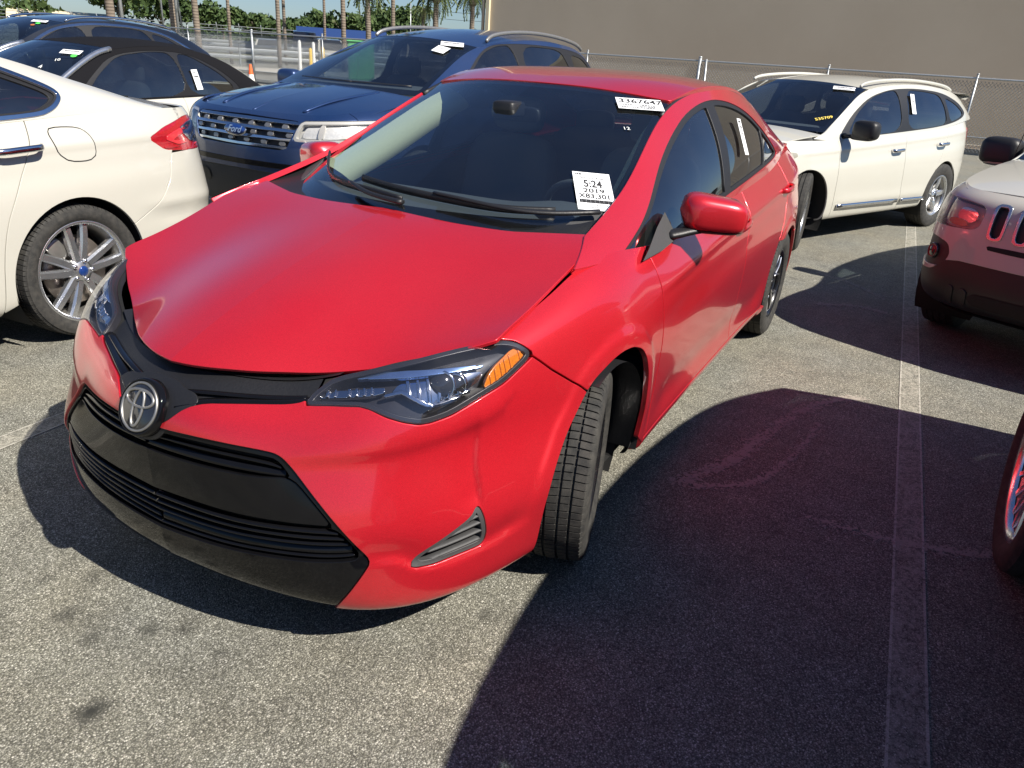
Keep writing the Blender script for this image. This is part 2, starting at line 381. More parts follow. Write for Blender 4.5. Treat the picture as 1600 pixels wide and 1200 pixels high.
# ---------------------------------------------------------------- wheels
def sq(v, p): return math.copysign(abs(v)**p, v)
def rbox(c, h, e1=.35, e2=.35, nu=20, nv=12, rot=None):
    """rounded box / cushion (superellipsoid): centre, half sizes"""
    V = []
    for j in range(nv+1):
        ph = -math.pi/2 + math.pi*j/nv
        for i in range(nu):
            th = 2*math.pi*i/nu
            V.append((h[0]*sq(math.cos(ph), e1)*sq(math.cos(th), e2), h[1]*sq(math.cos(ph), e1)*sq(math.sin(th), e2), h[2]*sq(math.sin(ph), e1)))
    F = [(j*nu+i, j*nu+(i+1) % nu, (j+1)*nu+(i+1) % nu, (j+1)*nu+i) for j in range(nv) for i in range(nu)]
    return xf(M(np.array(V), F), c, rot)
def tyre_mesh(R, rim, w, pitches=84, detail=True):
    h = R-rim; tw = w*.43
    side = [(rim-.004, -.40*w), (rim+.012, -.45*w), (rim+.35*h, -.505*w), (rim+.62*h, -.50*w), (rim+.80*h, -.482*w), (R-.016, -.462*w)]
    fr = [-1, -.60, -.22, .22, .60, 1]; g = .045; top = []
    for k in range(5):
        a, b_ = fr[k]+(g if k else 0), fr[k+1]-(g if k < 4 else 0)
        top.append((k, a*tw, 0)); top.append((k, (a+b_)/2*tw, 0)); top.append((k, b_*tw, 0))
        if k < 4: top += [(9, (fr[k+1]-g*.75)*tw, .0075), (9, (fr[k+1]+g*.75)*tw, .0075)]
    cols = []
    sub = [0, .80, .83, .95, .98] if detail else [0]
    for p in range(pitches):
        for q in sub: cols.append((p+q, q in (.83, .95)))
    V = []; n = 0
    for ph, down in cols:
        row = [(r, y) for r, y in side]
        for k, y, d in top:
            crown = .006*(y/tw)**2; dd = d
            shift = {0: .0, 1: .35, 2: .6, 3: .35, 4: .0}.get(k, 0)
            if down and k != 9: dd = .0065 if k in (0, 4) else .005
            row.append((R-crown-dd, y))
        row += [(r, -y) for r, y in reversed(side)]
        n = len(row)
        for i, (r, y) in enumerate(row):
            lag = .25*math.sin((y/tw)*3.0)*.6 if abs(y) <= tw else .25*math.copysign(math.sin(3.0)*.6, y)
            a = 2*math.pi*(ph+lag)/pitches; V.append((r*math.cos(a), y, r*math.sin(a)))
    N = len(cols); F = []
    for i in range(N):
        i2 = (i+1) % N
        for j in range(n-1): F.append((i*n+j, i2*n+j, i2*n+j+1, i*n+j+1))
    return M(np.array(V), F)
def spoke(r0, r1, a0, a1, w0, w1, y0, y1, th=.02, n=7, face=.62, curve_=.0):
    V = []
    for i in range(n):
        t = i/(n-1); r = r0+(r1-r0)*t; a = a0+(a1-a0)*t + curve_*math.sin(math.pi*t); y = y0+(y1-y0)*t + .006*math.sin(math.pi*t); w = w0+(w1-w0)*t
        d = np.array([math.cos(a), math.sin(a)]); p = np.array([-d[1], d[0]])
        for s_, yy in ((-w, y-th), (-w, y-th*.35), (-w*face, y), (w*face, y), (w, y-th*.35), (w, y-th)):
            q = d*r+p*s_*.5; V.append((q[0], yy, q[1]))
    k = 6; F = [(i*k+j, (i+1)*k+j, (i+1)*k+(j+1) % k, i*k+(j+1) % k) for i in range(n-1) for j in range(k)]
    return M(np.array(V), F)
def make_wheel(name, R, rim, w, style, parent, loc, steer=0.0, right=False, tyre_detail=True, tyre_data=None):
    e = empty(name, loc, steer + (math.pi if right else 0), parent=parent)
    if tyre_data: t = bpy.data.objects.new('tyre', tyre_data); COL.objects.link(t); t.parent = e
    else: t = mk('tyre', tyre_mesh(R, rim, w, detail=tyre_detail, pitches=84 if tyre_detail else 72), MT['tyre'], e); sharp(t, 40)
    yo = w*.40; barrel = lathe([(rim+.006, yo+.008), (rim+.010, yo), (rim+.004, yo-.012), (rim-.014, yo-.02), (rim-.03, yo-.06), (rim-.035, -yo*.6), (rim-.01, -yo)], 64)
    lip = lathe([(rim-.016, yo-.016), (rim-.010, yo+.004), (rim+.004, yo+.009), (rim+.009, yo+.002)], 64)
    sm = {'twin': 'alloy', 'y': 'black_alloy', 'five': 'alloy', 'multi': 'machined', 'seven': 'alloy'}[style]
    mk('rim', barrel, MT['pearl' if style != 'y' else 'black_alloy'], e); mk('rim_lip', lip, MT['black_alloy' if style == 'y' else 'machined' if style == 'multi' else 'alloy'], e)
    yf = yo-.012; parts = []; faces = []
    if style == 'twin':
        for k in range(5):
            a = 2*math.pi*k/5+.30
            for s_ in (-1, 1): parts.append(spoke(.052, rim-.008, a+s_*.26, a+s_*.20, .046, .040, yf-.004, yf+.004, .034))
    elif style == 'y':
        for k in range(5):
            a = 2*math.pi*k/5+.2
            parts.append(spoke(.03, rim*.52, a, a, .055, .035, yf-.012, yf-.002, .03)); faces.append(spoke(.06, rim*.50, a, a, .012, .012, yf-.006, yf+.004, .008))
            for s_ in (-1, 1):
                parts.append(spoke(rim*.46, rim-.006, a+s_*.05, a+s_*.36, .034, .026, yf-.003, yf+.002, .026, curve_=s_*.04))
                faces.append(spoke(rim*.46, rim-.004, a+s_*.05, a+s_*.36, .013, .013, yf+.003, yf+.007, .010, curve_=s_*.04))
    elif style == 'five':
        for k in range(5):
            a = 2*math.pi*k/5+.5; parts.append(spoke(.04, rim-.006, a, a, .075, .055, yf-.016, yf-.002, .03))
    elif style == 'seven':
        for k in range(7):
            a = 2*math.pi*k/7+.2; parts.append(spoke(.04, rim-.006, a, a+.12, .05, .04, yf-.016, yf-.002, .03, curve_=.05))
    else:
        for k in range(20):
            a = 2*math.pi*k/20; parts.append(spoke(.05, rim-.006, a, a+.10, .018, .024, yf-.02, yf, .026, curve_=.03))
    o = mk('spokes', join(*parts), MT[sm], e); sharp(o, 30)
    if faces: o = mk('spoke_faces', join(*faces), MT['machined'], e); sharp(o, 30)
    hub = lathe([(.0005, yf+.002), (.030, yf+.001), (.036, yf-.004), (.062, yf-.008), (.072, yf-.02), (.07, yf-.05)], 32); mk('hub', hub, MT[sm], e)
    cap = lathe([(.0005, yf+.008), (.022, yf+.007), (.027, yf+.002), (.028, yf-.004)], 24); mk('centre_cap', cap, MT['blue_oval' if style == 'twin' else 'black_alloy'], e)
    if style in ('twin', 'five', 'seven'):
        for k in range(5):
            a = 2*math.pi*k/5+.63
            nut = xf(lathe([(.0005, .010), (.007, .009), (.010, .004), (.010, -.012)], 12), (.052*math.cos(a), yf, .052*math.sin(a))); mk('wheel_nut', nut, MT['chrome'], e)
    disc = lathe([(.06, .012), (.06, .022), (rim*.70, .022), (rim*.70, .002), (.06, .002)], 40); mk('brake_disc', disc, MT['brake'], e)
    cal = rbox((rim*.58*math.cos(.9), .012, rim*.58*math.sin(.9)), (.045, .035, .06), rot=(0, .6, 0)); mk('brake_caliper', cal, MT['pearl'], e)
    return e

# ---------------------------------------------------------------- ground
m, nt, b = nodes('worn_asphalt'); MT['asphalt'] = m
def asphalt_nodes(nt, b, stains=()):
    tc = nt.nodes.new('ShaderNodeTexCoord'); vec = tc.outputs['Object']
    vor = nt.nodes.new('ShaderNodeTexVoronoi'); vor.inputs['Scale'].default_value = 250; nt.links.new(vec, vor.inputs['Vector'])
    vorb = nt.nodes.new('ShaderNodeTexVoronoi'); vorb.inputs['Scale'].default_value = 85; nt.links.new(vec, vorb.inputs['Vector'])
    big = noise(nt, .55, 7, .62, vec=vec); midn = noise(nt, 7, 6, .65, vec=vec); fine = noise(nt, 380, 3, .6, vec=vec); tint = noise(nt, 1.7, 4, .5, vec=vec)
    sep = nt.nodes.new('ShaderNodeSeparateColor'); nt.links.new(vor.outputs['Color'], sep.inputs[0]); sepb = nt.nodes.new('ShaderNodeSeparateColor'); nt.links.new(vorb.outputs['Color'], sepb.inputs[0])
    stone = ramp(nt, sep.outputs[0], [(0, (.132, .128, .102)), (.35, (.225, .219, .180)), (.72, (.310, .302, .252)), (.92, (.43, .415, .355)), (1, (.66, .64, .56))])
    bigs = math_n(nt, 'MULTIPLY', math_n(nt, 'GREATER_THAN', sepb.outputs[1], .955), math_n(nt, 'LESS_THAN', vorb.outputs['Distance'], .36))
    stone = mix(nt, math_n(nt, 'MULTIPLY', bigs, .8), stone, (.52, .49, .42))
    gap_ = ramp(nt, vor.outputs['Distance'], [(.30, (1, 1, 1)), (.66, (.45, .45, .46))])
    c = mix(nt, 1.0, stone, gap_, 'MULTIPLY')
    c = mix(nt, 1.0, c, ramp(nt, midn.outputs[0], [(.3, (.80, .80, .80)), (.7, (1.16, 1.16, 1.14))]), 'MULTIPLY')
    c = mix(nt, 1.0, c, ramp(nt, big.outputs[0], [(.25, (.80, .80, .83)), (.75, (1.16, 1.15, 1.12))]), 'MULTIPLY')
    c = mix(nt, 1.0, c, ramp(nt, tint.outputs[0], [(.3, (1.03, 1.0, .95)), (.7, (.97, 1.0, 1.04))]), 'MULTIPLY')
    for (x, y, r, k) in stains:                     # oil drips
        sx = nt.nodes.new('ShaderNodeVectorMath'); sx.operation = 'DISTANCE'; nt.links.new(vec, sx.inputs[0]); sx.inputs[1].default_value = (x, y, 0)
        d = math_n(nt, 'ADD', math_n(nt, 'DIVIDE', sx.outputs['Value'], r), math_n(nt, 'MULTIPLY', midn.outputs[0], 1.5))
        c = mix(nt, ramp(nt, math_n(nt, 'SUBTRACT', d, .55), [(.25, (k, k, k)), (1.0, (0, 0, 0))]), c, (.030, .030, .026))
    hh = math_n(nt, 'ADD', math_n(nt, 'MULTIPLY', vor.outputs['Distance'], -1.0), math_n(nt, 'MULTIPLY', fine.outputs[0], .5)); bump(nt, b, hh, .6, .004)
    return c, vec, midn, vor
ST = [(1.27, .10, .060, 1.0), (1.10, -.26, .05, .62), (.97, .06, .045, .62), (1.05, -.43, .05, .55), (.47, .71, .045, .5), (1.02, -.02, .05, .75), (1.12, -.12, .05, .5), (.96, -.34, .045, .5), (.98, .2, .03, .45)]
c, vec, midn, vor = asphalt_nodes(nt, b, ST); nt.links.new(c, b.inputs['Base Color']); setp(b, rough=.86, spec=.35)
ground = mk('ground', M([(-700, -700, 0), (700, -700, 0), (700, 700, 0), (-700, 700, 0)], [(0, 1, 2, 3)]), MT['asphalt'], smooth=False, kind='structure')
def paint_mat(name, keep, col=(.62, .58, .48), edge=True):
    """worn lane paint: paint left on the stone tops, asphalt showing through"""
    m, nt, b = nodes(name); c, vec, midn, vor = asphalt_nodes(nt, b)
    wn_ = noise(nt, 55, 6, .7, vec=vec); st = noise(nt, 14, 4, .6, vec=vec)
    f = ramp(nt, math_n(nt, 'ADD', math_n(nt, 'MULTIPLY', wn_.outputs[0], .7), math_n(nt, 'MULTIPLY', st.outputs[0], .3)), [(keep-.06, (0, 0, 0)), (keep+.07, (1, 1, 1))])
    nt.links.new(mix(nt, math_n(nt, 'MULTIPLY', f, .62), c, col), b.inputs['Base Color']); setp(b, rough=.82); return m
MT['line'] = paint_mat('worn_line_paint', .505, (.42, .395, .33)); MT['line_edge'] = paint_mat('line_edge_paint', .44, (.58, .55, .48)); MT['scuff'] = simple('pale_scuff', (.34, .31, .26), .9)
def ribbon(pts, w, z, seed=0, n=40):
    P_ = curve(np.array([(x, y, z) for x, y in pts]), n); t = np.gradient(P_, axis=0); nn = np.stack([-t[:, 1], t[:, 0], 0*t[:, 0]], 1); nn /= np.linalg.norm(nn, axis=1, keepdims=True)
    r = random.Random(seed); W_ = np.array([w*(.88+.24*r.random()) if seed else w for _ in range(n)])[:, None]; rows = np.stack([P_+nn*W_/2, P_-nn*W_/2], 1); return loft(rows)
def lot_line(x0, x1, y_at0, slope=.044, w=.092):
    a, b_ = (x0, y_at0+slope*x0), (x1, y_at0+slope*x1)
    mk('painted_line', loft([[(x, y_at0+slope*x+d*w/2, .0018) for d in (1, -1)] for x in np.linspace(x0, x1, 12)]), MT['line'], ground, smooth=False)
    for d in (1, -1): mk('line_edge', loft([[(x, y_at0+slope*x+d*(w/2)+e*.004, .0027) for e in (1, -1)] for x in np.linspace(x0, x1, 12)]), MT['line_edge'], ground, smooth=False)
lot_line(3.0, -12.5, 1.805); lot_line(3.4, -12.5, -1.375); lot_line(3.4, -12.5, -4.5); lot_line(3.4, -12.5, 5.0); lot_line(3.4, -12.5, -8.0)
def scuff_patch(pts, w, n, sd):
    """pale tyre scuff: many small flat flecks of worn paint and dust along a path"""
    r = np.random.default_rng(sd); C_ = curve(np.array([(x, y, 0) for x, y in pts]), 200); V = []; F = []
    for _ in range(n):
        p = C_[r.integers(200)]+np.array([r.normal()*w*.5, r.normal()*w*.5, .0012+.0016*r.random()]); a = r.random()*6.28; L = .004+.010*r.random(); k = len(V); u_ = np.array([math.cos(a), math.sin(a), 0])*L; v_ = np.array([-math.sin(a), math.cos(a), 0])*L*.45
        V += [p-u_, p+v_, p+u_, p-v_][::-1]; F.append((k, k+1, k+2, k+3))
    mk('scuff_mark', M(np.array(V), F), MT['scuff'], ground, smooth=False, kind='stuff')
scuff_patch([(-.58, .96), (-.92, 1.10), (-1.25, 1.17), (-1.75, 1.32), (-1.95, 1.5)], .035, 1500, 3); scuff_patch([(-.60, 1.02), (-.75, 1.20), (-1.05, 1.30), (-1.5, 1.36)], .02, 500, 5); scuff_patch([(-.62, 1.45), (-.64, 1.75), (-.70, 1.95), (-.80, 2.2)], .025, 500, 8); scuff_patch([(-3.6, 1.05), (-3.75, 1.3), (-3.7, 1.5)], .04, 500, 9); scuff_patch([(-4.6, .9), (-4.4, 1.2), (-4.1, 1.45)], .03, 400, 11)
# ---------------------------------------------------------------- far building, kerbs
m, nt, b = nodes('tan_stucco'); n1 = noise(nt, .35, 5, .6); n2 = noise(nt, 90, 4, .6)
nt.links.new(mix(nt, .25, ramp(nt, n1.outputs[0], [(.3, (.43, .36, .27)), (.7, (.495, .425, .325))]), ramp(nt, n2.outputs[0], [(.3, (.40, .335, .25)), (.7, (.54, .46, .355))])), b.inputs['Base Color']); setp(b, rough=.9); bump(nt, b, n2.outputs[0], .25, .01); MT['stucco'] = m
MT['cream'] = simple('cream_trim', (.66, .58, .40), .7); MT['concrete'] = simple('kerb_concrete', (.42, .39, .33), .9, var=.12, nscale=9, bmp=.3)
wall = empty('warehouse_building', (-22.4, -12.7, 0), 0, 'plain tan stucco warehouse wall beyond the wire fence at top right', 'building')
mk('wall', box(-14, 0, .0, 20, 0, 8.5), MT['stucco'], wall, smooth=False); mk('lit_corner_strip', box(.0, .10, -.13, .0, 0, 8.5), MT['cream'], wall, smooth=False); mk('drainpipe', tube([(.05, -.24, 0), (.05, -.24, 8.5)], .055, 10), MT['pearl'], wall)  # cream of the corner strip stands in for a lit yellow wall edge
mk('parapet', box(-14, .0, .0, 20, 8.501, 8.8), MT['cream'], wall, smooth=False)
for x0, x1 in ((-19.75, -19.58), (-21.3, -21.12)): mk('kerb', box(x0, x1, -34 if x0 > -20 else -12.5, 30, 0, .13), MT['concrete'], kind='structure', smooth=False)
mk('planting_strip', M([(-21.12, -12.5, .05), (-19.75, -12.5, .05), (-19.75, 30, .05), (-21.12, 30, .05)], [(0, 1, 2, 3)]), simple('bare_soil', (.30, .22, .14), .95, var=.3, nscale=6, bmp=.5), kind='structure', smooth=False)
# ---------------------------------------------------------------- chain link fence
fence = empty('chain_link_fence', (-19.5, 0, 0), 0, 'galvanised chain link fence running across behind the parked cars', 'fence')
FY0, FY1, FH = -46.0, 9.0, 1.66
mk('top_rail', tube([(0, y, FH) for y in np.linspace(FY0, FY1, 40)], .024, 8), MT['galv'], fence); mk('bottom_rail', tube([(0, y, .40) for y in np.linspace(FY0, FY1, 40)], .014, 6), MT['galv'], fence)
post = None
for k in range(-13, 5):
    y = -4.55+3.23*k
    if y < FY0 or y > FY1: continue
    big_ = k in (0, -5, 5)
    mk('fence_post', tube([(0, y, 0), (0, y, FH+.07)], .045 if big_ else .026, 10), MT['galv'], fence); mk('post_cap', rbox((0, y, FH+.085), (.05, .05, .03) if big_ else (.032, .032, .02), .8, 1, 10, 6), MT['galv'], fence)
mk('fence_post', tube([(0.02, -4.30, 0), (0.02, -4.38, FH+.05)], .03, 10), MT['galv'], fence)
V = []; F = []; pitch = .075; hz = FH-.06; r_ = .0075
def wire(y0, z0, y1, z1, x):
    b0 = len(V)
    for (y, z) in ((y0, z0), (y1, z1)):
        for dx, dy in ((r_, 0), (-r_, r_), (-r_, -r_)): V.append((x+dx, y+dy, z))
    for i in range(3): F.append((b0+i, b0+(i+1) % 3, b0+3+(i+1) % 3, b0+3+i))
y = FY0
while y < FY1:
    h_ = hz-.06; wire(y, .06, min(y+h_*.85, FY1), .06+(min(y+h_*.85, FY1)-y)/.85, .004); wire(y, hz, min(y+h_*.85, FY1), hz-(min(y+h_*.85, FY1)-y)/.85, -.004); y += pitch
mk('chain_link_mesh', M(np.array(V), F), MT['galv'], fence, smooth=False, kind='stuff')
sg = empty('fence_sign', (-19.46, -5.86, 1.02), 0, 'small pale banner with bold black letters tied to the wire fence', 'sign')
mk('sign_board', box(-.004, .004, -.36, .36, -.16, .21), simple('pale_banner', (.70, .66, .52), .7), sg, smooth=False)
tx = text_mesh('NATIONAL', .155, (.92, 1.15), bold=.008); mk('lettering', M(np.stack([np.full(len(tx.V), .006), tx.V[:, 0], tx.V[:, 1]+.10], 1), tx.F), MT['ink'], sg, smooth=False)

# ---- red saloon master surfaces (x forward from the front axle, y left, z up)
def perimeter_grid(plan, profs):
    """plan: (x,y) stations front centre -> rear centre; profs: {station: [(inset,z)..]} interpolated between"""
    P = np.array(plan, float); n = len(P); keys = sorted(profs); A = np.array([profs[k] for k in keys], float)
    prof = np.stack([[[np.interp(i, keys, A[:, j, c]) for c in (0, 1)] for j in range(A.shape[1])] for i in range(n)])
    tan = np.gradient(P, axis=0); tan[0] = (0, 1); tan[-1] = (0, -1); nrm = np.stack([tan[:, 1], -tan[:, 0]], 1); nrm /= np.linalg.norm(nrm, axis=1, keepdims=True)
    G = np.zeros((n, A.shape[1], 3)); G[:, :, :2] = P[:, None] - nrm[:, None]*prof[:, :, :1]; G[:, :, 2] = prof[:, :, 1]; return G
C_PLAN = [(.978,0),(.968,.18),(.938,.36),(.878,.52),(.78,.645),(.64,.74),(.45,.81),(.22,.86),(-.05,.884),(-.40,.889),(-.85,.887),(-1.4,.885),(-1.95,.885),(-2.4,.888),(-2.75,.887),(-3.1,.868),(-3.38,.80),(-3.56,.66),(-3.65,.42),(-3.675,.2),(-3.68,0)]
C_PROF = {0: [(.10,.165),(.045,.175),(.015,.25),(.008,.38),(0,.50),(0,.60),(.02,.665),(.065,.70),(.13,.735)],
 2: [(.10,.165),(.04,.175),(.01,.25),(.005,.38),(0,.50),(0,.60),(.02,.665),(.065,.705),(.14,.748)],
 3: [(.09,.155),(.03,.168),(.005,.25),(.005,.38),(.0,.50),(.0,.60),(.012,.68),(.06,.742),(.14,.79)],
 4: [(.08,.155),(.02,.17),(.004,.26),(.015,.38),(.01,.50),(.0,.62),(.01,.71),(.05,.78),(.125,.832)],
 5: [(.06,.16),(.02,.178),(.012,.27),(.012,.39),(.008,.51),(.0,.63),(.01,.74),(.04,.808),(.10,.844)],
 6: [(.06,.17),(.02,.19),(.006,.28),(0,.40),(0,.52),(.0,.64),(.012,.76),(.040,.842),(.095,.868)],
 7: [(.06,.17),(.02,.19),(.008,.28),(0,.40),(0,.52),(.0,.65),(.02,.775),(.056,.884),(.13,.914)],
 8: [(.08,.19),(.025,.205),(.01,.28),(.003,.40),(0,.52),(.0,.66),(.02,.79),(.072,.916),(.165,.972)],
 9: [(.09,.205),(.04,.215),(.022,.27),(.022,.38),(.015,.52),(0,.67),(.018,.79),(.055,.868),(.092,.928)],
 12: [(.09,.205),(.04,.215),(.022,.27),(.022,.38),(.012,.52),(0,.68),(.012,.81),(.05,.912),(.098,.985)],
 14: [(.08,.18),(.02,.20),(.006,.29),(0,.42),(0,.55),(0,.69),(.015,.83),(.06,.96),(.14,1.05)],
 16: [(.10,.20),(.04,.22),(.01,.31),(0,.44),(0,.57),(.01,.70),(.03,.85),(.06,.98),(.14,1.065)],
 20: [(.10,.20),(.04,.22),(.01,.32),(0,.45),(0,.58),(.03,.70),(.05,.85),(.06,.98),(.14,1.06)]}
C_W = perimeter_grid(C_PLAN, C_PROF)
def dens(knots, n): return np.interp(np.linspace(0, 1, n), np.linspace(0, 1, len(knots)), knots)
SW = Surf(C_W, np.concatenate([np.linspace(0, 8, 240)[:-1], np.linspace(8, 15, 200)[:-1], np.linspace(15, 20, 50)]), np.linspace(0, 8, 84), smid=.6)
# hood: rows nose -> cowl, columns centre -> edge
C_H = np.array([
 [(.930,0,.690),(.908,.20,.690),(.825,.39,.705),(.70,.575,.758),(.565,.765,.835)],
 [(.880,0,.742),(.858,.19,.741),(.775,.37,.752),(.655,.55,.800),(.520,.735,.868)],
 [(.74,0,.800),(.72,.20,.800),(.65,.39,.808),(.54,.57,.838),(.40,.745,.890)],
 [(.55,0,.865),(.53,.20,.865),(.47,.40,.869),(.37,.58,.888),(.25,.745,.918)],
 [(.35,0,.920),(.33,.20,.920),(.28,.40,.923),(.20,.57,.935),(.11,.738,.948)],
 [(.17,0,.962),(.15,.20,.963),(.11,.39,.966),(.06,.56,.972),(-.01,.728,.976)],
 [(.05,0,.992),(.02,.20,.991),(-.02,.38,.994),(-.07,.55,.998),(-.13,.715,1.000)],
 [(-.06,0,1.003),(-.08,.20,1.004),(-.12,.37,1.007),(-.17,.54,1.010),(-.23,.70,1.010)]])
SH = Surf(C_H, np.linspace(0, 7, 120), np.linspace(0, 4, 70), flip=True)
# greenhouse side: columns along the car, rows belt -> roof rail
_gb = [(.08,.722,.944),(-.36,.795,.927),(-.85,.794,.944),(-1.3,.791,.958),(-1.75,.788,.976),(-2.2,.784,.998),(-2.6,.765,1.022),(-2.95,.727,1.042),(-3.28,.672,1.055)]
_gt = [(-.10,.668,1.000),(-.50,.640,1.088),(-.82,.585,1.235),(-1.14,.552,1.362),(-1.6,.592,1.412),(-2.05,.605,1.388),(-2.47,.61,1.305),(-2.84,.635,1.185),(-3.17,.66,1.09)]
_bl = [.004,.014,.03,.042,.046,.044,.036,.024,.01]
C_G = np.array([[lerp(a, b, t) + np.array([0, w*4*t*(1-t)*1.0, 0]) for t in (0, .25, .5, .75, 1)] for a, b, w in zip(_gb, _gt, _bl)])
SG = Surf(C_G, np.linspace(0, 8, 230), np.linspace(0, 4, 50))
# windscreen: rows cowl -> header, columns centre -> side
C_WS = np.array([[(.06,0,.955),(.03,.25,.956),(-.08,.49,.962),(-.27,.690,.975)],
 [(-.24,0,1.085),(-.27,.23,1.084),(-.36,.45,1.082),(-.52,.640,1.085)],
 [(-.60,0,1.232),(-.62,.21,1.230),(-.70,.41,1.226),(-.83,.586,1.226)],
 [(-1.02,0,1.386),(-1.04,.20,1.383),(-1.08,.38,1.370),(-1.145,.545,1.350)]])
SS = Surf(C_WS, np.linspace(0, 3, 50), np.linspace(0, 3, 50), interp=True, flip=True)
C_R = np.array([[(-1.02,0,1.388),(-1.04,.20,1.385),(-1.08,.38,1.373),(-1.14,.549,1.354)],
 [(-1.30,0,1.430),(-1.30,.20,1.428),(-1.32,.40,1.418),(-1.36,.572,1.396)],
 [(-1.65,0,1.446),(-1.65,.21,1.444),(-1.65,.42,1.434),(-1.65,.592,1.411)],
 [(-2.10,0,1.434),(-2.10,.21,1.431),(-2.09,.42,1.416),(-2.05,.600,1.387)],
 [(-2.55,0,1.352),(-2.54,.20,1.348),(-2.51,.41,1.332),(-2.46,.606,1.303)]])
SR = Surf(C_R, np.linspace(0, 4, 50), np.linspace(0, 3, 40), interp=True, flip=True)

# rear screen and boot lid
C_RW = np.array([[(-2.55,0,1.352),(-2.54,.20,1.348),(-2.51,.41,1.332),(-2.46,.606,1.303)],
 [(-2.80,0,1.245),(-2.79,.21,1.242),(-2.78,.43,1.228),(-2.77,.62,1.206)],
 [(-3.10,0,1.118),(-3.09,.23,1.116),(-3.08,.46,1.108),(-3.06,.645,1.096)]])
SRW = Surf(C_RW, np.linspace(0, 2, 24), np.linspace(0, 3, 30), interp=True, flip=True)
C_TR = np.array([[(-3.05,0,1.115),(-3.05,.23,1.113),(-3.05,.46,1.104),(-3.04,.66,1.085)],
 [(-3.30,0,1.105),(-3.30,.24,1.103),(-3.29,.47,1.096),(-3.27,.68,1.078)],
 [(-3.54,0,1.085),(-3.53,.24,1.083),(-3.48,.46,1.077),(-3.36,.64,1.070)]])
STR = Surf(C_TR, np.linspace(0, 2, 24), np.linspace(0, 3, 30), interp=True, flip=True)

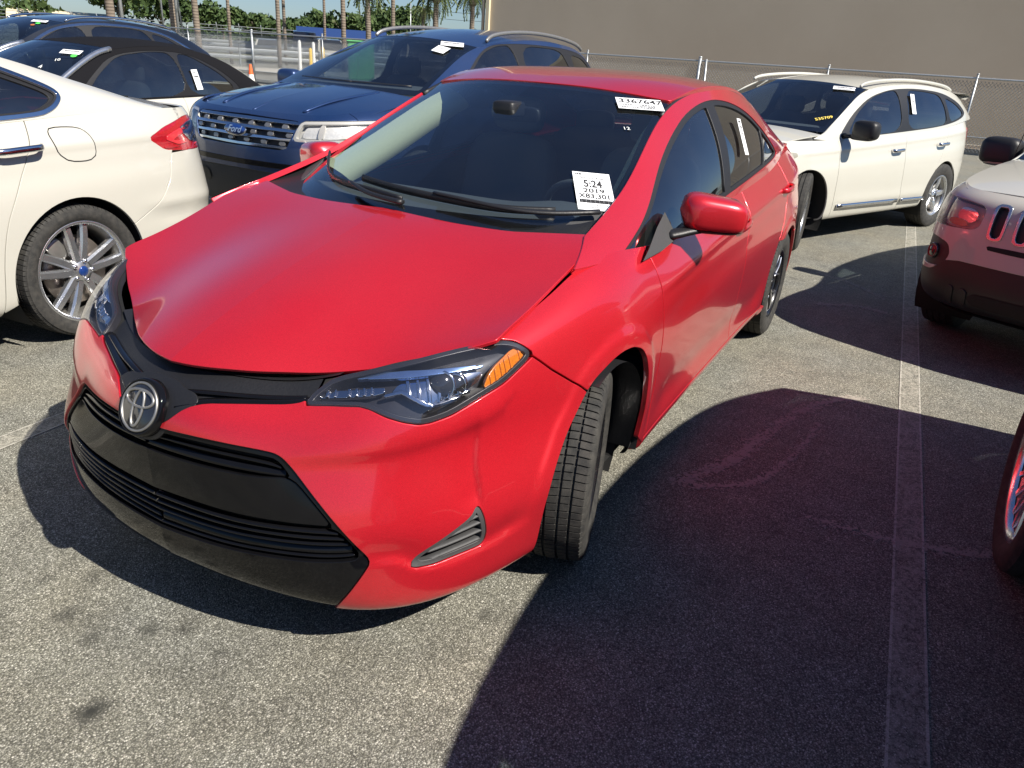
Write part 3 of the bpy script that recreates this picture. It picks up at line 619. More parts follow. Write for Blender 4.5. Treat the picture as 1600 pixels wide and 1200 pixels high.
# outlines on the body surfaces (chart coordinates)
T = {"headlight": [[0.4254, 0.6226], [0.4469, 0.6657], [0.4948, 0.7103], [0.6477, 0.7334], [0.8411, 0.7361], [0.9855, 0.7249], [1.0299, 0.705], [1.0783, 0.6582], [0.9672, 0.6142], [0.8934, 0.5987], [0.7999, 0.5756], [0.7452, 0.5708], [0.7171, 0.5723], [0.6784, 0.5844], [0.6401, 0.5999], [0.601, 0.6201], [0.5723, 0.6281], [0.4954, 0.6277]], "hood": [[0.0879, 0.4203], [0.095, 0.2931], [0.09, 0.1671], [0.0812, 0.0527]], "hoodr": [[0.9057, 0.6932], [0.8808, 0.4599], [0.9034, 0.2662], [0.9345, 0.0966], [0.9517, 0.0048]], "hoods": [[0.0832, 0.8289], [0.2941, 0.8035], [0.55, 0.7663], [0.6921, 0.7485], [0.8045, 0.7264], [0.8867, 0.7011]], "seam": [[1.0679, 0.6559], [1.1413, 0.5992], [1.2393, 0.5333], [1.2842, 0.4993]], "arch": [[1.1283, 0.0661], [1.1271, 0.208], [1.1467, 0.3036], [1.1951, 0.4038], [1.2817, 0.4954], [1.3342, 0.5218], [1.4294, 0.5404], [1.4963, 0.5432], [1.5701, 0.5316], [1.6393, 0.4988], [1.6877, 0.4538], [1.7348, 0.3797], [1.7659, 0.2932], [1.7567, 0.2285], [1.7519, 0.1368]], "fog": [[0.7047, 0.1866], [0.7354, 0.2158], [0.8062, 0.2444], [0.873, 0.2737], [0.8911, 0.3002], [0.9101, 0.2591], [0.9241, 0.2042], [0.9225, 0.1713], [0.8471, 0.1711], [0.7644, 0.1734]], "black": [[0.0669, 0.4904], [0.1752, 0.4954], [0.3656, 0.4962], [0.3969, 0.4847], [0.4265, 0.4537], [0.5133, 0.3481], [0.576, 0.2689], [0.6082, 0.226], [0.5943, 0.199], [0.3786, 0.0923], [0.2709, 0.1137]], "strip": [[0.0657, 0.5033], [0.1415, 0.5781], [0.2817, 0.605], [0.426, 0.6248]], "door1": [[1.9004, 0.7796], [1.8213, 0.6649], [1.8546, 0.4595], [1.8807, 0.38], [1.8632, 0.215]], "door2": [[3.1583, 0.8214], [3.131, 0.6896], [3.0485, 0.5794], [3.0609, 0.3743], [3.0989, 0.241]], "dlo": [[0.5463, 0.1117], [0.8193, 0.2355], [1.1403, 0.3593], [1.3859, 0.434], [1.6576, 0.4647], [1.9147, 0.4344], [2.1597, 0.3668], [2.3438, 0.2667], [2.5603, 0.128], [2.6105, 0.0867], [2.1678, 0.0569], [1.6132, 0.0309], [1.2857, 0.0216], [0.8476, 0.0028]], "dlo2": [[1.6686, 0.4673], [1.4561, 0.0563]], "rocker": [[1.7628, 0.1341], [1.8887, 0.1791], [2.2573, 0.1364], [3.273, 0.096]], "handle1": [[2.8247, 0.686], [3.119, 0.6914]], "handle2": [[3.9427, 0.7502], [4.1868, 0.7607]], "crease": [[1.861, 0.6648], [2.7022, 0.6962]], "plate": [[0.0063, 0.4228], [0.0472, 0.4165], [0.1878, 0.4183], [0.3131, 0.4244], [0.4057, 0.4384], [0.4319, 0.4256], [0.4879, 0.3616], [0.52, 0.3194], [0.4859, 0.3221], [0.3757, 0.3159], [0.2618, 0.3082], [0.1168, 0.3045]], "slot": [[0.0114, 0.464], [0.0671, 0.4778], [0.1757, 0.4818], [0.3658, 0.4808], [0.3865, 0.471], [0.4094, 0.4449], [0.4059, 0.4414], [0.3136, 0.4304], [0.1884, 0.4238], [0.0483, 0.423], [0.0073, 0.4292]], "lowin": [[0.1152, 0.2966], [0.2609, 0.3014], [0.3751, 0.3094], [0.4856, 0.3158], [0.525, 0.3149], [0.5503, 0.2898], [0.5807, 0.247], [0.5751, 0.2312], [0.5081, 0.2236], [0.3662, 0.2121], [0.2035, 0.1958], [0.0338, 0.1858]], "hl_blue": [[0.5251, 0.711], [0.6508, 0.7221], [0.9155, 0.6734], [0.916, 0.666], [0.7592, 0.6888], [0.6401, 0.7033]], "hl_drl": [[0.435, 0.6534], [0.4726, 0.6763], [0.6393, 0.6816], [0.63, 0.6631], [0.5019, 0.6594]], "hl_refl": [[0.646, 0.6633], [0.6752, 0.693], [0.7561, 0.6931], [0.9205, 0.6603], [0.9162, 0.6359], [0.8652, 0.6185], [0.7965, 0.5981], [0.7602, 0.6021], [0.7253, 0.6234], [0.6913, 0.6596]], "hl_amber": [[0.9331, 0.6508], [1.0283, 0.6937], [1.0548, 0.671], [1.0477, 0.658], [0.9794, 0.6263], [0.8972, 0.6043]], "hl_low": [[0.8239, 0.5839], [0.8335, 0.5905], [0.8915, 0.5973], [0.896, 0.5918]], "hl_trim": [[0.6477, 0.6577], [0.683, 0.661], [0.7074, 0.6381], [0.7529, 0.6044], [0.7925, 0.6021], [0.8541, 0.6135]], "hl_proj": [[0.7922, 0.6572], [0.8336, 0.6433], [0.7556, 0.6635]], "fog_slats": [[0.7464, 0.1856], [0.9269, 0.1842], [0.7823, 0.2118], [0.9285, 0.2169], [0.8266, 0.2341], [0.9205, 0.2449]], "cr_upper": [[0.423, 0.4953], [0.5466, 0.517], [0.7287, 0.5307], [0.866, 0.538], [0.9248, 0.5523]], "cr_corner": [[0.8698, 0.5176], [0.8651, 0.4249], [0.8837, 0.3487], [0.8935, 0.2992]], "cr_low": [[0.6093, 0.2187], [0.6811, 0.2129], [0.715, 0.1754], [0.8093, 0.1546], [0.9264, 0.1568], [1.0305, 0.1743]]}
ARCH = [[1.128, -.1], [1.127, .066], [1.127, .208], [1.147, .304], [1.195, .404], [1.282, .498], [1.334, .527], [1.43, .551], [1.496, .557], [1.57, .55], [1.639, .522], [1.688, .475], [1.735, .40], [1.762, .32], [1.776, .24], [1.78, .1], [1.78, -.1]]
# pressed creases, arch flares and the bumper corner groove of the red car
def emboss(S, D):
    S.G = S.G + S.N*D[..., None]; S.N = normals(S.G, S.flip)
_T = SW.T.reshape(-1, 2); _s, _t = _T[:, 0], _T[:, 1]
def _pl(line): return pl_sdf(_T, chaikin(np.array(line, float), 2, .25, False), .02)
def _ss(x, a, b): q = np.clip((x-a)/(b-a), 0, 1); return q*q*(3-2*q)
_d = pl_sdf(_T, chaikin(np.array([(1.70, .640), (2.7, .690), (3.2, .700), (4.2, .765), (4.75, .80)]), 2, .25, False)); _w = _ss(_s, 1.72, 2.15)*(1-_ss(_s, 4.5, 4.9))
D = _w*np.where(_d > 0, .009*np.exp(-(_d/.055)**2), .009*np.exp(-(_d/.016)**2))-_w*.007*np.exp(-((_d+.11)/.06)**2)
D -= .012*np.exp(-((_t-.20)/.075)**2)*_ss(_s, 1.85, 2.1)*(1-_ss(_s, 3.55, 3.75))
_ar = -sdf(_T, ARCH); D += .009/(1+np.exp(np.clip((np.abs(_ar)-.052)/.005, -50, 50)))*(_t > .1)*_ss(_t, .10, .3)
_V = SW.G.reshape(-1, 3); _rr = np.hypot(_V[:, 0]+2.70, _V[:, 2]-.325)-.348; D += .008/(1+np.exp(np.clip((np.abs(_rr)-.05)/.005, -50, 50)))*(_V[:, 2] > .2)*(_s < 4.7)
_d = _pl(T['cr_upper']); _e = _ss(_s, .36, .50)*(1-_ss(_s, .92, 1.06)); D += _e*np.where(_d > 0, .008*np.exp(-(_d/.05)**2), .008*np.exp(-(_d/.020)**2))
_d = _pl(T['cr_corner']); _q = np.array(T['cr_corner']); _e = _ss(_t, _q[:, 1].min()-.03, _q[:, 1].min()+.04)*(1-_ss(_t, _q[:, 1].max()-.05, _q[:, 1].max()+.05)); D -= _e*np.where(_d > 0, .011*np.exp(-(_d/.010)**2), .011*np.exp(-(_d/.05)**2))
_d = _pl(T['cr_low']); _e = _ss(_s, .56, .66)*(1-_ss(_s, .98, 1.1)); D -= _e*np.where(_d > 0, .012*np.exp(-(_d/.05)**2)*(1-np.exp(-np.abs(_d)/.010)), 0)
emboss(SW, D.reshape(SW.t.shape))
def tuck(G):
    """narrow the shoulders of the nose around the lamps"""
    q = lambda v, a, b: (lambda t: t*t*(3-2*t))(np.clip((v-a)/(b-a), 0, 1)); w = q(G[..., 0], -.22, .46)*q(G[..., 1], .05, .52)*q(G[..., 2], .38, .66)
    return G + w[..., None]*np.array([-.056, -.032, -.023])
for S_ in (SW, SH): S_.G = tuck(S_.G); S_.N = normals(S_.G, S_.flip)

# ---------------------------------------------------------------- the red saloon
car = empty('parked_car', (0, 0, 0), 0, 'glossy red four-door saloon in the middle with paper labels on its windscreen', 'car', 'parked cars')
GAP = .0048
def P(*a): return np.array(a, float)
def inside(poly, it=2, k=.2):
    q = chaikin(poly, it, k) if it else np.asarray(poly, float); return lambda m: sdf(m.T, q)
def outside(poly, it=2, k=.2, gap=GAP):
    q = chaikin(poly, it, k) if it else np.asarray(poly, float); return lambda m: -sdf(m.T, q)-gap
def left_of(line, gap=GAP): return lambda m: pl_sdf(m.T, np.asarray(line, float))-gap
def right_of(line, gap=GAP): return lambda m: -pl_sdf(m.T, np.asarray(line, float))-gap
def cutm(m, *conds):
    for c in conds:
        if not m.F: break
        m = clip(m, c(m))
    return m
def xz_out(cx, cz, r): return lambda m: np.hypot(m.V[:, 0]-cx, m.V[:, 2]-cz)-r
def mid_keep(m): return np.abs(m.V[:, 1]) < .0015      # edges on the centre line stay open (mirror half joins there)
def pan(S, rng, conds, off=0.0, fl=.018, keep=mid_keep):
    m = cutm(S.sub(*rng), *conds); m = offset(m, off) if off else m
    return flange(m, fl, keep) if fl else m
def pair(name, m, mat, parent_l, parent_r=None, **k):
    a = mk(name, m, mat, parent_l, **k); b = mk(name, mirror(m), mat, parent_r or parent_l, **k); return a, b
HEAD = T['headlight']; _k = [i for i, p in enumerate(HEAD) if p[0] > .97 and p[1] > .71][0]; HEADHOLE = HEAD[:1]+[[.43, .95], [HEAD[_k][0]-.012, .95]]+HEAD[_k:]
SEAM = [[1.071, .655], [1.142, .599], [1.239, .535], [1.284, .502]]
BLACK = [[-.05, .487], [.067, .490], [.175, .495], [.366, .496], [.397, .485], [.427, .454], [.513, .348], [.576, .269], [.608, .226], [.594, .199], [.50, .05], [.49, -.1], [-.05, -.1]]
UPPER = [[-.05, .487], [.060, .497], [.141, .578], [.279, .606], [.415, .626], [.44, .655], [.47, .9], [-.05, .9]]
D1 = [[1.86, .9], [1.850, .68], [1.858, .46], [1.868, .3], [1.862, .0]]
D2 = [[3.165, .95], [3.13, .69], [3.06, .55], [3.062, .374], [3.098, .24], [3.11, .0]]
D3 = [[4.10, 1.1], [4.08, .72], [4.0, .60], [3.88, .47], [3.81, .32], [3.79, .0]]
D1, D2, D3 = (chaikin(x, 2, .25, False) for x in (D1, D2, D3))
SILL = [[1.5, .105], [3.0, .105], [4.2, .11]]
rear_arch = xz_out(-2.70, .325, .348)
# front bumper
fb = pan(SW, (-1, 1.34), [left_of(list(reversed(SEAM))), outside(HEADHOLE, 1, .1), outside(BLACK), outside(UPPER), outside(T['fog']), outside(ARCH, gap=0)])
bumper = mk('front_bumper', both(fb), MT['red'], car)
# fenders
fen = pan(SW, (1.0, 1.9), [left_of(SEAM), outside(HEADHOLE, 1, .1), outside(ARCH, gap=0), right_of(D1)])
pair('fender', fen, MT['red'], car)
dl, dr = pair('front_door', pan(SW, (1.8, 3.2), [left_of(D1), right_of(D2), left_of(SILL)]), MT['red'], car)
el, er = pair('rear_door', pan(SW, (3.0, 4.2), [left_of(D2), right_of(D3), left_of(SILL), rear_arch]), MT['red'], car)
pair('sill', pan(SW, (1.7, 4.0), [right_of(SILL), outside(ARCH, gap=0), rear_arch, left_of(D1)]), MT['red'], car)
RSEAM = [[4.55, .47], [4.85, .47], [5.9, .50]]
TAIL = [[4.80, .60], [4.95, .52], [5.30, .50], [5.33, .66], [5.0, .78], [4.84, .80]]
pair('quarter_panel', pan(SW, (3.7, 5.9), [left_of(D3), rear_arch, left_of(RSEAM), outside(TAIL), lambda m: 5.40-m.T[:, 0]]), MT['red'], car)
mk('rear_bumper', both(pan(SW, (4.3, 6), [right_of(RSEAM), rear_arch])), MT['red'], car)
mk('boot_face', both(pan(SW, (5.3, 6), [left_of(RSEAM), lambda m: m.T[:, 0]-5.405, outside(TAIL)])), MT['red'], car)
for m_ in (pan(SW, (4.7, 5.4), [inside(TAIL)], -.002, .01),): pair('tail_lamp', m_, MT['red_lens'], car)
# hood
HOOD = [[.078, -.05], [.080, .053], [.090, .167], [.095, .293], [.088, .42], [.075, .60], [.079, .825], [.10, .827], [.294, .804], [.55, .766], [.692, .748], [.805, .726], [.90, .697], [.906, .685], [.893, .57], [.881, .46], [.903, .266], [.934, .097], [.952, .005], [.953, -.05]]
hood = mk('hood', both(flange(cutm(SH.sub(), inside(HOOD, 1, .12)), .009, mid_keep)), MT['red'], car)
# dark inner shell behind every shut line, wheel wells and floor
sh = cutm(offset(SW.mesh(0, None, 3, None), -.024), outside(ARCH, gap=-.0), rear_arch, outside(HEAD), outside(UPPER), outside(BLACK), outside(T['fog']), outside(TAIL))
mk('inner_shell', both(sh), MT['underbody'], car)
bot = SW.G[:, 1]*[1, 1, 0]+[0, 0, .20]; bot[:, 1] *= .96; nb = len(bot)
mk('floor_pan', M(np.concatenate([bot, bot*[1, -1, 1]]), [(i, i+nb, i+1+nb, i+1) for i in range(nb-1)]), MT['underbody'], car)
def well(cx, cz, r, y0, y1, name='wheel_well'):
    V = []; n = 26
    for i in range(n+1):
        a = -.55+(math.pi+1.1)*i/n
        for y in (y1, y0): V.append((cx+r*math.cos(a), y, cz+r*math.sin(a)))
    F = [(2*i, 2*i+1, 2*i+3, 2*i+2) for i in range(n)]; c = len(V); V.append((cx, y0, cz)); F += [(2*i+1, c, 2*i+3) for i in range(n)]
    return M(np.array(V), F)
for cx, r, y1_ in ((.05, .352, .785), (-2.70, .352, .862)):
    pair('wheel_well', well(cx, .335, r, .50, y1_), MT['underbody'], car)
# splash liner edge seen behind the front tyre
pair('arch_liner', M(*[(lambda v, f: (np.array(v), f))([(.04+.332*math.cos(a), y, .335+.332*math.sin(a)) for a in np.linspace(1.2, 3.40, 24) for y in (.60, .862)], [(2*i, 2*i+1, 2*i+3, 2*i+2) for i in range(23)])][0]), MT['black_plastic'], car)
# upper grille between hood and bumper strips
ug = cutm(offset(SW.sub(-1, .5, .40, .9), -.020), inside(UPPER, 1)); mk('upper_grille', both(ug), MT['black_plastic'], car)
for L, r_ in (([[.085, .560], [.16, .592], [.28, .617], [.40, .636], [.44, .645]], .011), ([[.06, .600], [.15, .618], [.28, .634], [.42, .650]], .007)):
    L = curve(np.array(L), 40); p_ = SW.at(L[:, 0], L[:, 1], -.016)[0]; pair('grille_bar', tube(p_, np.full(40, r_), 8, sq=(1.5, .7)), MT['gloss_black'], car)
k_ = int(np.searchsorted(SW.s, .50)); tp_ = SW.G[:, -1][:k_]+SW.N[:, -1][:k_]*-.016
mk('grille_top', both(loft([[p, p+P(-.03, -.01, -.002)*[1, p[1]/.7, 1], p+P(-.09, -.02, -.012)*[1, p[1]/.7, 1], p+P(-.13, -.03, -.08)*[1, p[1]/.7, 1]] for p in tp_[::4]])), MT['black_plastic'], car)
# emblem housing: wing-shaped surround that carries the badge
WING = [[-.05, .44], [.045, .455], [.078, .492], [.150, .576], [.125, .600], [.085, .605], [.05, .622], [-.05, .628]]
mk('emblem_surround', both(pan(SW, (-1, .3, .40, .8), [inside(WING, 2)], -.004, .03)), MT['black_plastic'], car)
ep, en = SW.at(0, .5295, .004); ep = ep[0]; en = en[0]*[1, 0, 1]; en /= np.linalg.norm(en)
ex = np.array([0, 1., 0]); ez = np.cross(en, ex)*-1 if np.cross(en, ex)[2] < 0 else np.cross(en, ex)
def place(m, p, X, Y, N): return M(np.asarray(p)+m.V[:, :1]*X+m.V[:, 1:2]*Y+m.V[:, 2:3]*N, m.F)
emb = mk('emblem', place(lathe([(.0005, .010), (.050, .009), (.059, .006), (.063, .0), (.063, -.02)], 48, 'z'), ep, ex, ez, en), MT['emblem_dark'], car)
def ring(rx, ry, cx, cy, w, n=56, z=.0105):
    return tube([(cx+rx*math.cos(a), cy+ry*math.sin(a), z) for a in np.linspace(0, 2*math.pi, n, endpoint=False)], w, 6, True)
mk('emblem_ring', place(join(ring(.0585, .0585, 0, 0, .0038, z=.007), ring(.046, .021, 0, .021, .0036), ring(.0165, .044, 0, -.004, .0034)), ep, ex, ez, en), MT['pearl'], emb)
mk('emblem_frame', place(lathe([(.064, -.02), (.064, .008), (.068, .009), (.072, .002), (.072, -.02)], 48, 'z'), ep, ex, ez, en), MT['gloss_black'], car)
# lower grille: gloss black frame, plate, recessed slats
PL = [[-.05, .423]] + T['plate'][1:12] + [[-.05, .300]]
SL = [[-.05, .464]] + T['slot'][1:10] + [[-.05, .429]]
LO = [[-.05, .296], [.115, .297], [.261, .301], [.375, .309], [.486, .316], [.525, .315], [.55, .29], [.581, .247], [.575, .231], [.508, .224], [.366, .212], [.203, .196], [.034, .186], [-.05, .185]]
mk('lower_grille', both(pan(SW, (-1, .66, -.1, .52), [inside(BLACK), outside(SL, 1), outside(LO, 1), outside(PL, 1)], -.006, .02)), MT['gloss_black'], car)
mk('grille_plate', both(pan(SW, (-1, .6, .25, .5), [inside(PL, 1), lambda m: sdf(m.T, chaikin(PL, 1, .2))-.003], -.012, .02)), MT['gloss_black'], car)
mk('grille_recess', both(offset(cutm(SW.sub(-1, .66, .1, .55), inside(BLACK), lambda m: np.maximum(sdf(m.T, SL), sdf(m.T, LO))+.01), -.055)), MT['underbody'], car)
top_l = np.array([[-.05, .296], [.115, .297], [.261, .301], [.375, .309], [.486, .316], [.53, .313]]); bot_l = np.array([[-.05, .185], [.034, .186], [.203, .196], [.366, .212], [.508, .224], [.58, .232]])
def slat(name, L, poly_, off, r_, sq_, mat, parent, mg=.003):
    """bar that follows the bumper surface across the car, ending inside an opening"""
    L = L[(sdf(L, poly_) > mg) & (L[:, 0] >= 0)]; p = SW.at(L[:, 0], L[:, 1], off)[0]; p = np.concatenate([p[::-1]*[1, -1, 1], p]) if L[0, 0] < .02 else p
    if L[0, 0] < .02: return mk(name, tube(p, np.full(len(p), r_), 8, sq=sq_), MT[mat], parent)
    return pair(name, tube(p, np.full(len(p), r_), 8, sq=sq_), MT[mat], parent)
for f_ in (.13, .33, .53, .73, .92):
    slat('grille_slat', curve(np.concatenate([[[0, (top_l[0]*(1-f_)+bot_l[0]*f_)[1]]], (top_l*(1-f_)+bot_l*f_)[1:]]), 60), LO, -.022-.004*f_, .0068, (1.9, .75), 'gloss_black', car)
for f_ in (.30, .72):
    a, b_ = np.array([[0, .466], [.067, .478], [.176, .482], [.366, .481], [.41, .455]]), np.array([[0, .429], [.048, .423], [.188, .424], [.314, .430], [.41, .445]])
    slat('grille_slat', curve(a*(1-f_)+b_*f_, 60), SL, -.022, .0060, (1.9, .75), 'gloss_black', car)
# fog lamp vents
FOG = T['fog']
fg = pair('fog_vent', pan(SW, (.6, 1, .1, .4), [inside(FOG, 2)], -.035, 0), MT['underbody'], car)
pair('fog_frame', pan(SW, (.6, 1, .1, .4), [inside(FOG, 2), lambda m: .009-sdf(m.T, chaikin(FOG, 2, .2))], -.003, .03), MT['grey_plastic'], car)
for a, b_ in (([.72, .183], [.935, .186]), ([.755, .208], [.935, .214]), ([.80, .236], [.925, .245]), ([.85, .262], [.918, .272])):
    L = np.stack([np.linspace(a[0], b_[0], 30), np.linspace(a[1], b_[1], 30)], 1); L = L[sdf(L, chaikin(FOG, 2, .2)) > .004]; p_ = SW.at(L[:, 0], L[:, 1], -.016)[0]
    pair('fog_slat', tube(p_, np.full(len(p_), .0075), 8, sq=(1.8, .6)), MT['grey_plastic'], car)
# headlights
hp = chaikin(HEAD, 2, .2)
hl, hr = pair('headlight', offset(cutm(SW.sub(.3, 1.2, .4, .95), inside(HEAD)), -.045), MT['lamp_dark'], car)
bez = pan(SW, (.3, 1.2, .4, .95), [inside(HEAD), lambda m: .010-sdf(m.T, hp)], -.004, .04); pair('lamp_housing', bez, MT['lamp_dark'], hl, hr)
def lamp_part(name, poly, off, mat, fl=.012, it=1, k=.2): 
    return pair(name, pan(SW, (.3, 1.2, .4, .95), [inside(HEAD), inside(poly, it, k)], off, fl), MT[mat], hl, hr)
lamp_part('blue_strip', T['hl_blue'], -.012, 'blue_chrome')
lamp_part('running_lamp', T['hl_drl'], -.020, 'chrome')
RF = T['hl_refl']; lamp_part('reflector', RF, -.034, 'chrome', 0)
lamp_part('turn_signal', T['hl_amber'], -.012, 'amber')
lamp_part('side_marker', T['hl_low'], -.010, 'amber', .006, 0)
tl = chaikin(P(*T['hl_trim']), 2, .25, False)
pair('chrome_trim', pan(SW, (.3, 1.2, .4, .95), [inside(HEAD), lambda m: .0035-np.abs(pl_sdf(m.T, tl, .01))], -.016, .012), MT['chrome'], hl, hr)
for (s_, t_), r_, o_ in ((T['hl_proj'][0], .034, -.036), (T['hl_proj'][1], .028, -.038)):
    pp, pn = SW.at(s_, t_, o_); pn = pn[0]*.35+P(.93, .25, 0)*.65; pn /= np.linalg.norm(pn); X = np.cross((0, 0, 1), pn); X /= np.linalg.norm(X); Y = np.cross(pn, X)
    ball = lathe([(.0005, r_*.55), (r_*.45, r_*.48), (r_*.75, r_*.28), (r_*.92, .004)], 28, 'z'); rim_ = lathe([(r_*.92, .004), (r_*1.0, .008), (r_*1.12, .004), (r_*1.15, -.02)], 28, 'z')
    a, b_ = pair('projector_lens', place(ball, pp[0], X, Y, pn), MT['emblem_dark'], hl, hr); pair('projector_ring', place(rim_, pp[0], X, Y, pn), MT['chrome'], hl, hr)
dr_ = P(*T['hl_drl']); u0, u1 = dr_[:, 0].min()+.02, dr_[:, 0].max()-.02
for k in range(9):
    s_ = u0+(u1-u0)*k/8; pair('lamp_rib', pan(SW, (.3, 1.2, .4, .95), [inside(HEAD), inside(T['hl_drl'], 1), (lambda s_: (lambda m: .0022-np.abs(m.T[:, 0]-s_)))(s_)], -.013, .008, None), MT['chrome'], hl, hr)
for k in range(6):
    s_ = .70+.028*k; pair('reflector_rib', pan(SW, (.3, 1.2, .4, .95), [inside(HEAD), inside(RF, 1), (lambda s_: (lambda m: .003-np.abs(m.T[:, 0]-s_)))(s_)], -.027, .008, None), MT['chrome'], hl, hr)
am_ = chaikin(T['hl_amber'], 1, .2)
for k in range(8):
    s_ = .93+.018*k; pair('signal_rib', pan(SW, (.3, 1.2, .4, .95), [inside(HEAD), inside(T['hl_amber'], 1), lambda m: sdf(m.T, am_)-.004, (lambda s_: (lambda m: .003-np.abs(m.T[:, 0]-s_)))(s_)], -.009, .004, None), MT['amber'], hl, hr)
lensm = pan(SW, (.3, 1.2, .4, .95), [inside(HEAD), lambda m: sdf(m.T, hp)-.003], .0, .008); pair('lens', lensm, MT['lens'], hl, hr)
# greenhouse
DLO = [[.20, -.02], [.30, .047], [.447, .111], [.72, .235], [1.041, .359], [1.286, .434], [1.558, .463], [1.814, .429], [2.056, .357], [2.235, .253], [2.459, .11], [2.523, .066], [2.43, .050], [2.078, .044], [1.514, .03], [1.186, .022], [.748, .003], [.5, -.02]]
dq = chaikin(DLO, 2, .25); dsd = lambda m: sdf(m.T, dq)
pair('side_frame', pan(SG, (), [outside(DLO, 2, .25, .001)], 0, .02, None), MT['red'], car)
BP = [[1.357, .0], [1.357, .056], [1.47, .26], [1.569, .466], [1.60, .52]]; QD = [[2.075, .0], [2.085, .044], [2.19, .22], [2.25, .32]]
bps = lambda m: pl_sdf(m.T, P(*BP), .3); qds = lambda m: pl_sdf(m.T, P(*QD), .3)
ringd = lambda m: np.maximum(np.maximum(.024-dsd(m)+np.where(m.T[:, 1] < .1, -.006, 0), .042-np.abs(bps(m))), .009-np.abs(qds(m)))
pair('window_frame', pan(SG, (), [inside(DLO, 2, .25), ringd], -.005, .02, None), MT['black_plastic'], car)
gi = lambda m: dsd(m)-.012
pair('window_pane', pan(SG, (), [gi, lambda m: bps(m)-.03], -.012, 0), MT['side_glass'], dl, dr)
pair('window_pane', pan(SG, (), [gi, lambda m: -bps(m)-.03, lambda m: qds(m)-.003], -.012, 0), MT['privacy'], el, er)
pair('quarter_pane', pan(SG, (), [gi, lambda m: -qds(m)-.003], -.012, 0), MT['privacy'], car)
sl = [[.17, -.06], [.42, .098], [.46, .10], [.40, -.06]]
roof = mk('roof', both(pan(SR, (), [lambda m: SR.T[:, -1, 1].max()-.0-m.T[:, 1]-.014], .004, .02)), MT['red'], car)
rg = SG.G[:, -1]; n0 = np.searchsorted(-rg[:, 0], 1.0); strip_ = rg[n0::3]
pair('roof_channel', tube(strip_+P(0, -.010, -.004), .010, 6), MT['black_plastic'], car)
mk('inner_roof', both(offset(SR.mesh(), -.02)), MT['headliner'], car)
ws = mk('windscreen', both(pan(SS, (), [lambda m: m.T[:, 0]-.02], .002, 0)), MT['windscreen'], car)
wb = offset(cutm(SS.mesh(), lambda m: np.maximum(np.maximum(m.T[:, 1]-(np.interp(m.T[:, 0], SS.s, SS.t[:, -1])-.035), m.T[:, 0]-(SS.s[-1]-.035)), .13-m.T[:, 0])), -.002)
mk('windscreen_band', both(wb), MT['gloss_black'], ws)
mk('rear_window', both(pan(SRW, (), [], 0, 0)), MT['privacy'], car); mk('boot_lid', both(pan(STR, (), [], 0, .02)), MT['red'], car)
# cowl panel and wipers
cw = [[(.02-.32*(y/.70)**2-.02, y, .972+.018*(y/.7)**2), (-.10-.30*(y/.70)**2, y, .985+.02*(y/.7)**2)] for y in np.linspace(-.70, .70, 40)]
mk('cowl_panel', loft(cw), MT['black_plastic'], car)
def on_ws(y, s_, off): # point on the windscreen at half width y
    i = int(np.searchsorted(SS.s, s_)); g = SS.G[min(i, len(SS.s)-1)]; n_ = SS.N[min(i, len(SS.s)-1)]; ay = abs(y); p = P(*[np.interp(ay, g[:, 1], g[:, k]) for k in range(3)]); q = P(*[np.interp(ay, g[:, 1], n_[:, k]) for k in range(3)])
    if y < 0: p[1] *= -1; q[1] *= -1
    return p+q*off
for pts_, arm in (([(-.60, .27), (-.50, .215), (-.35, .165), (-.15, .135), (.02, .12)], [(.05, .085), (-.10, .11), (-.22, .135)]), ([(-.22, .205), (-.05, .185), (.15, .17), (.35, .15), (.50, .14)], [(.62, .10), (.45, .105), (.25, .14), (.12, .17)])):
    w_ = empty('wiper', parent=car)
    blade = curve([on_ws(y, s_, .016) for y, s_ in pts_], 24); mk('wiper_blade', tube(blade, .008, 6, sq=(.7, 1.6)), MT['black_plastic'], w_)
    am = curve([on_ws(y, s_, .034) for y, s_ in arm], 18); mk('wiper_arm', tube(am, np.linspace(.013, .008, 18), 6, sq=(1.2, .7)), MT['black_plastic'], w_)
hr_ = P(*[SH.at(a, b_, -.010)[0][0] for a, b_ in ([.945, .01], [.93, .097], [.90, .266], [.88, .36], [.878, .46], [.890, .57], [.900, .66], [.88, .70])])
fill = [[np.array([np.interp(y, hr_[:, 1], hr_[:, k]) if k != 1 else y for k in range(3)]), on_ws(y, .075+.13*max(0, (y-.40)/.275)**1.5, -.006)] for y in np.linspace(.02, .675, 24)]
pair('cowl_filler', loft([[a, a*.5+b_*.5+P(0, 0, -.004), b_] for a, b_ in fill]), MT['black_plastic'], car)
# plastic end caps of the cowl
cc = offset(cutm(SS.mesh(), lambda m: sdf(np.stack([m.T[:, 0], np.interp(m.T[:, 0], SS.s, SS.t[:, -1])-m.T[:, 1]], 1), chaikin([(-.01, -.02), (.30, -.02), (.24, .03), (.13, .15), (-.01, .22)], 2, .2))), .006); pair('cowl_corner', flange(cc, .012), MT['grey_plastic'], car)
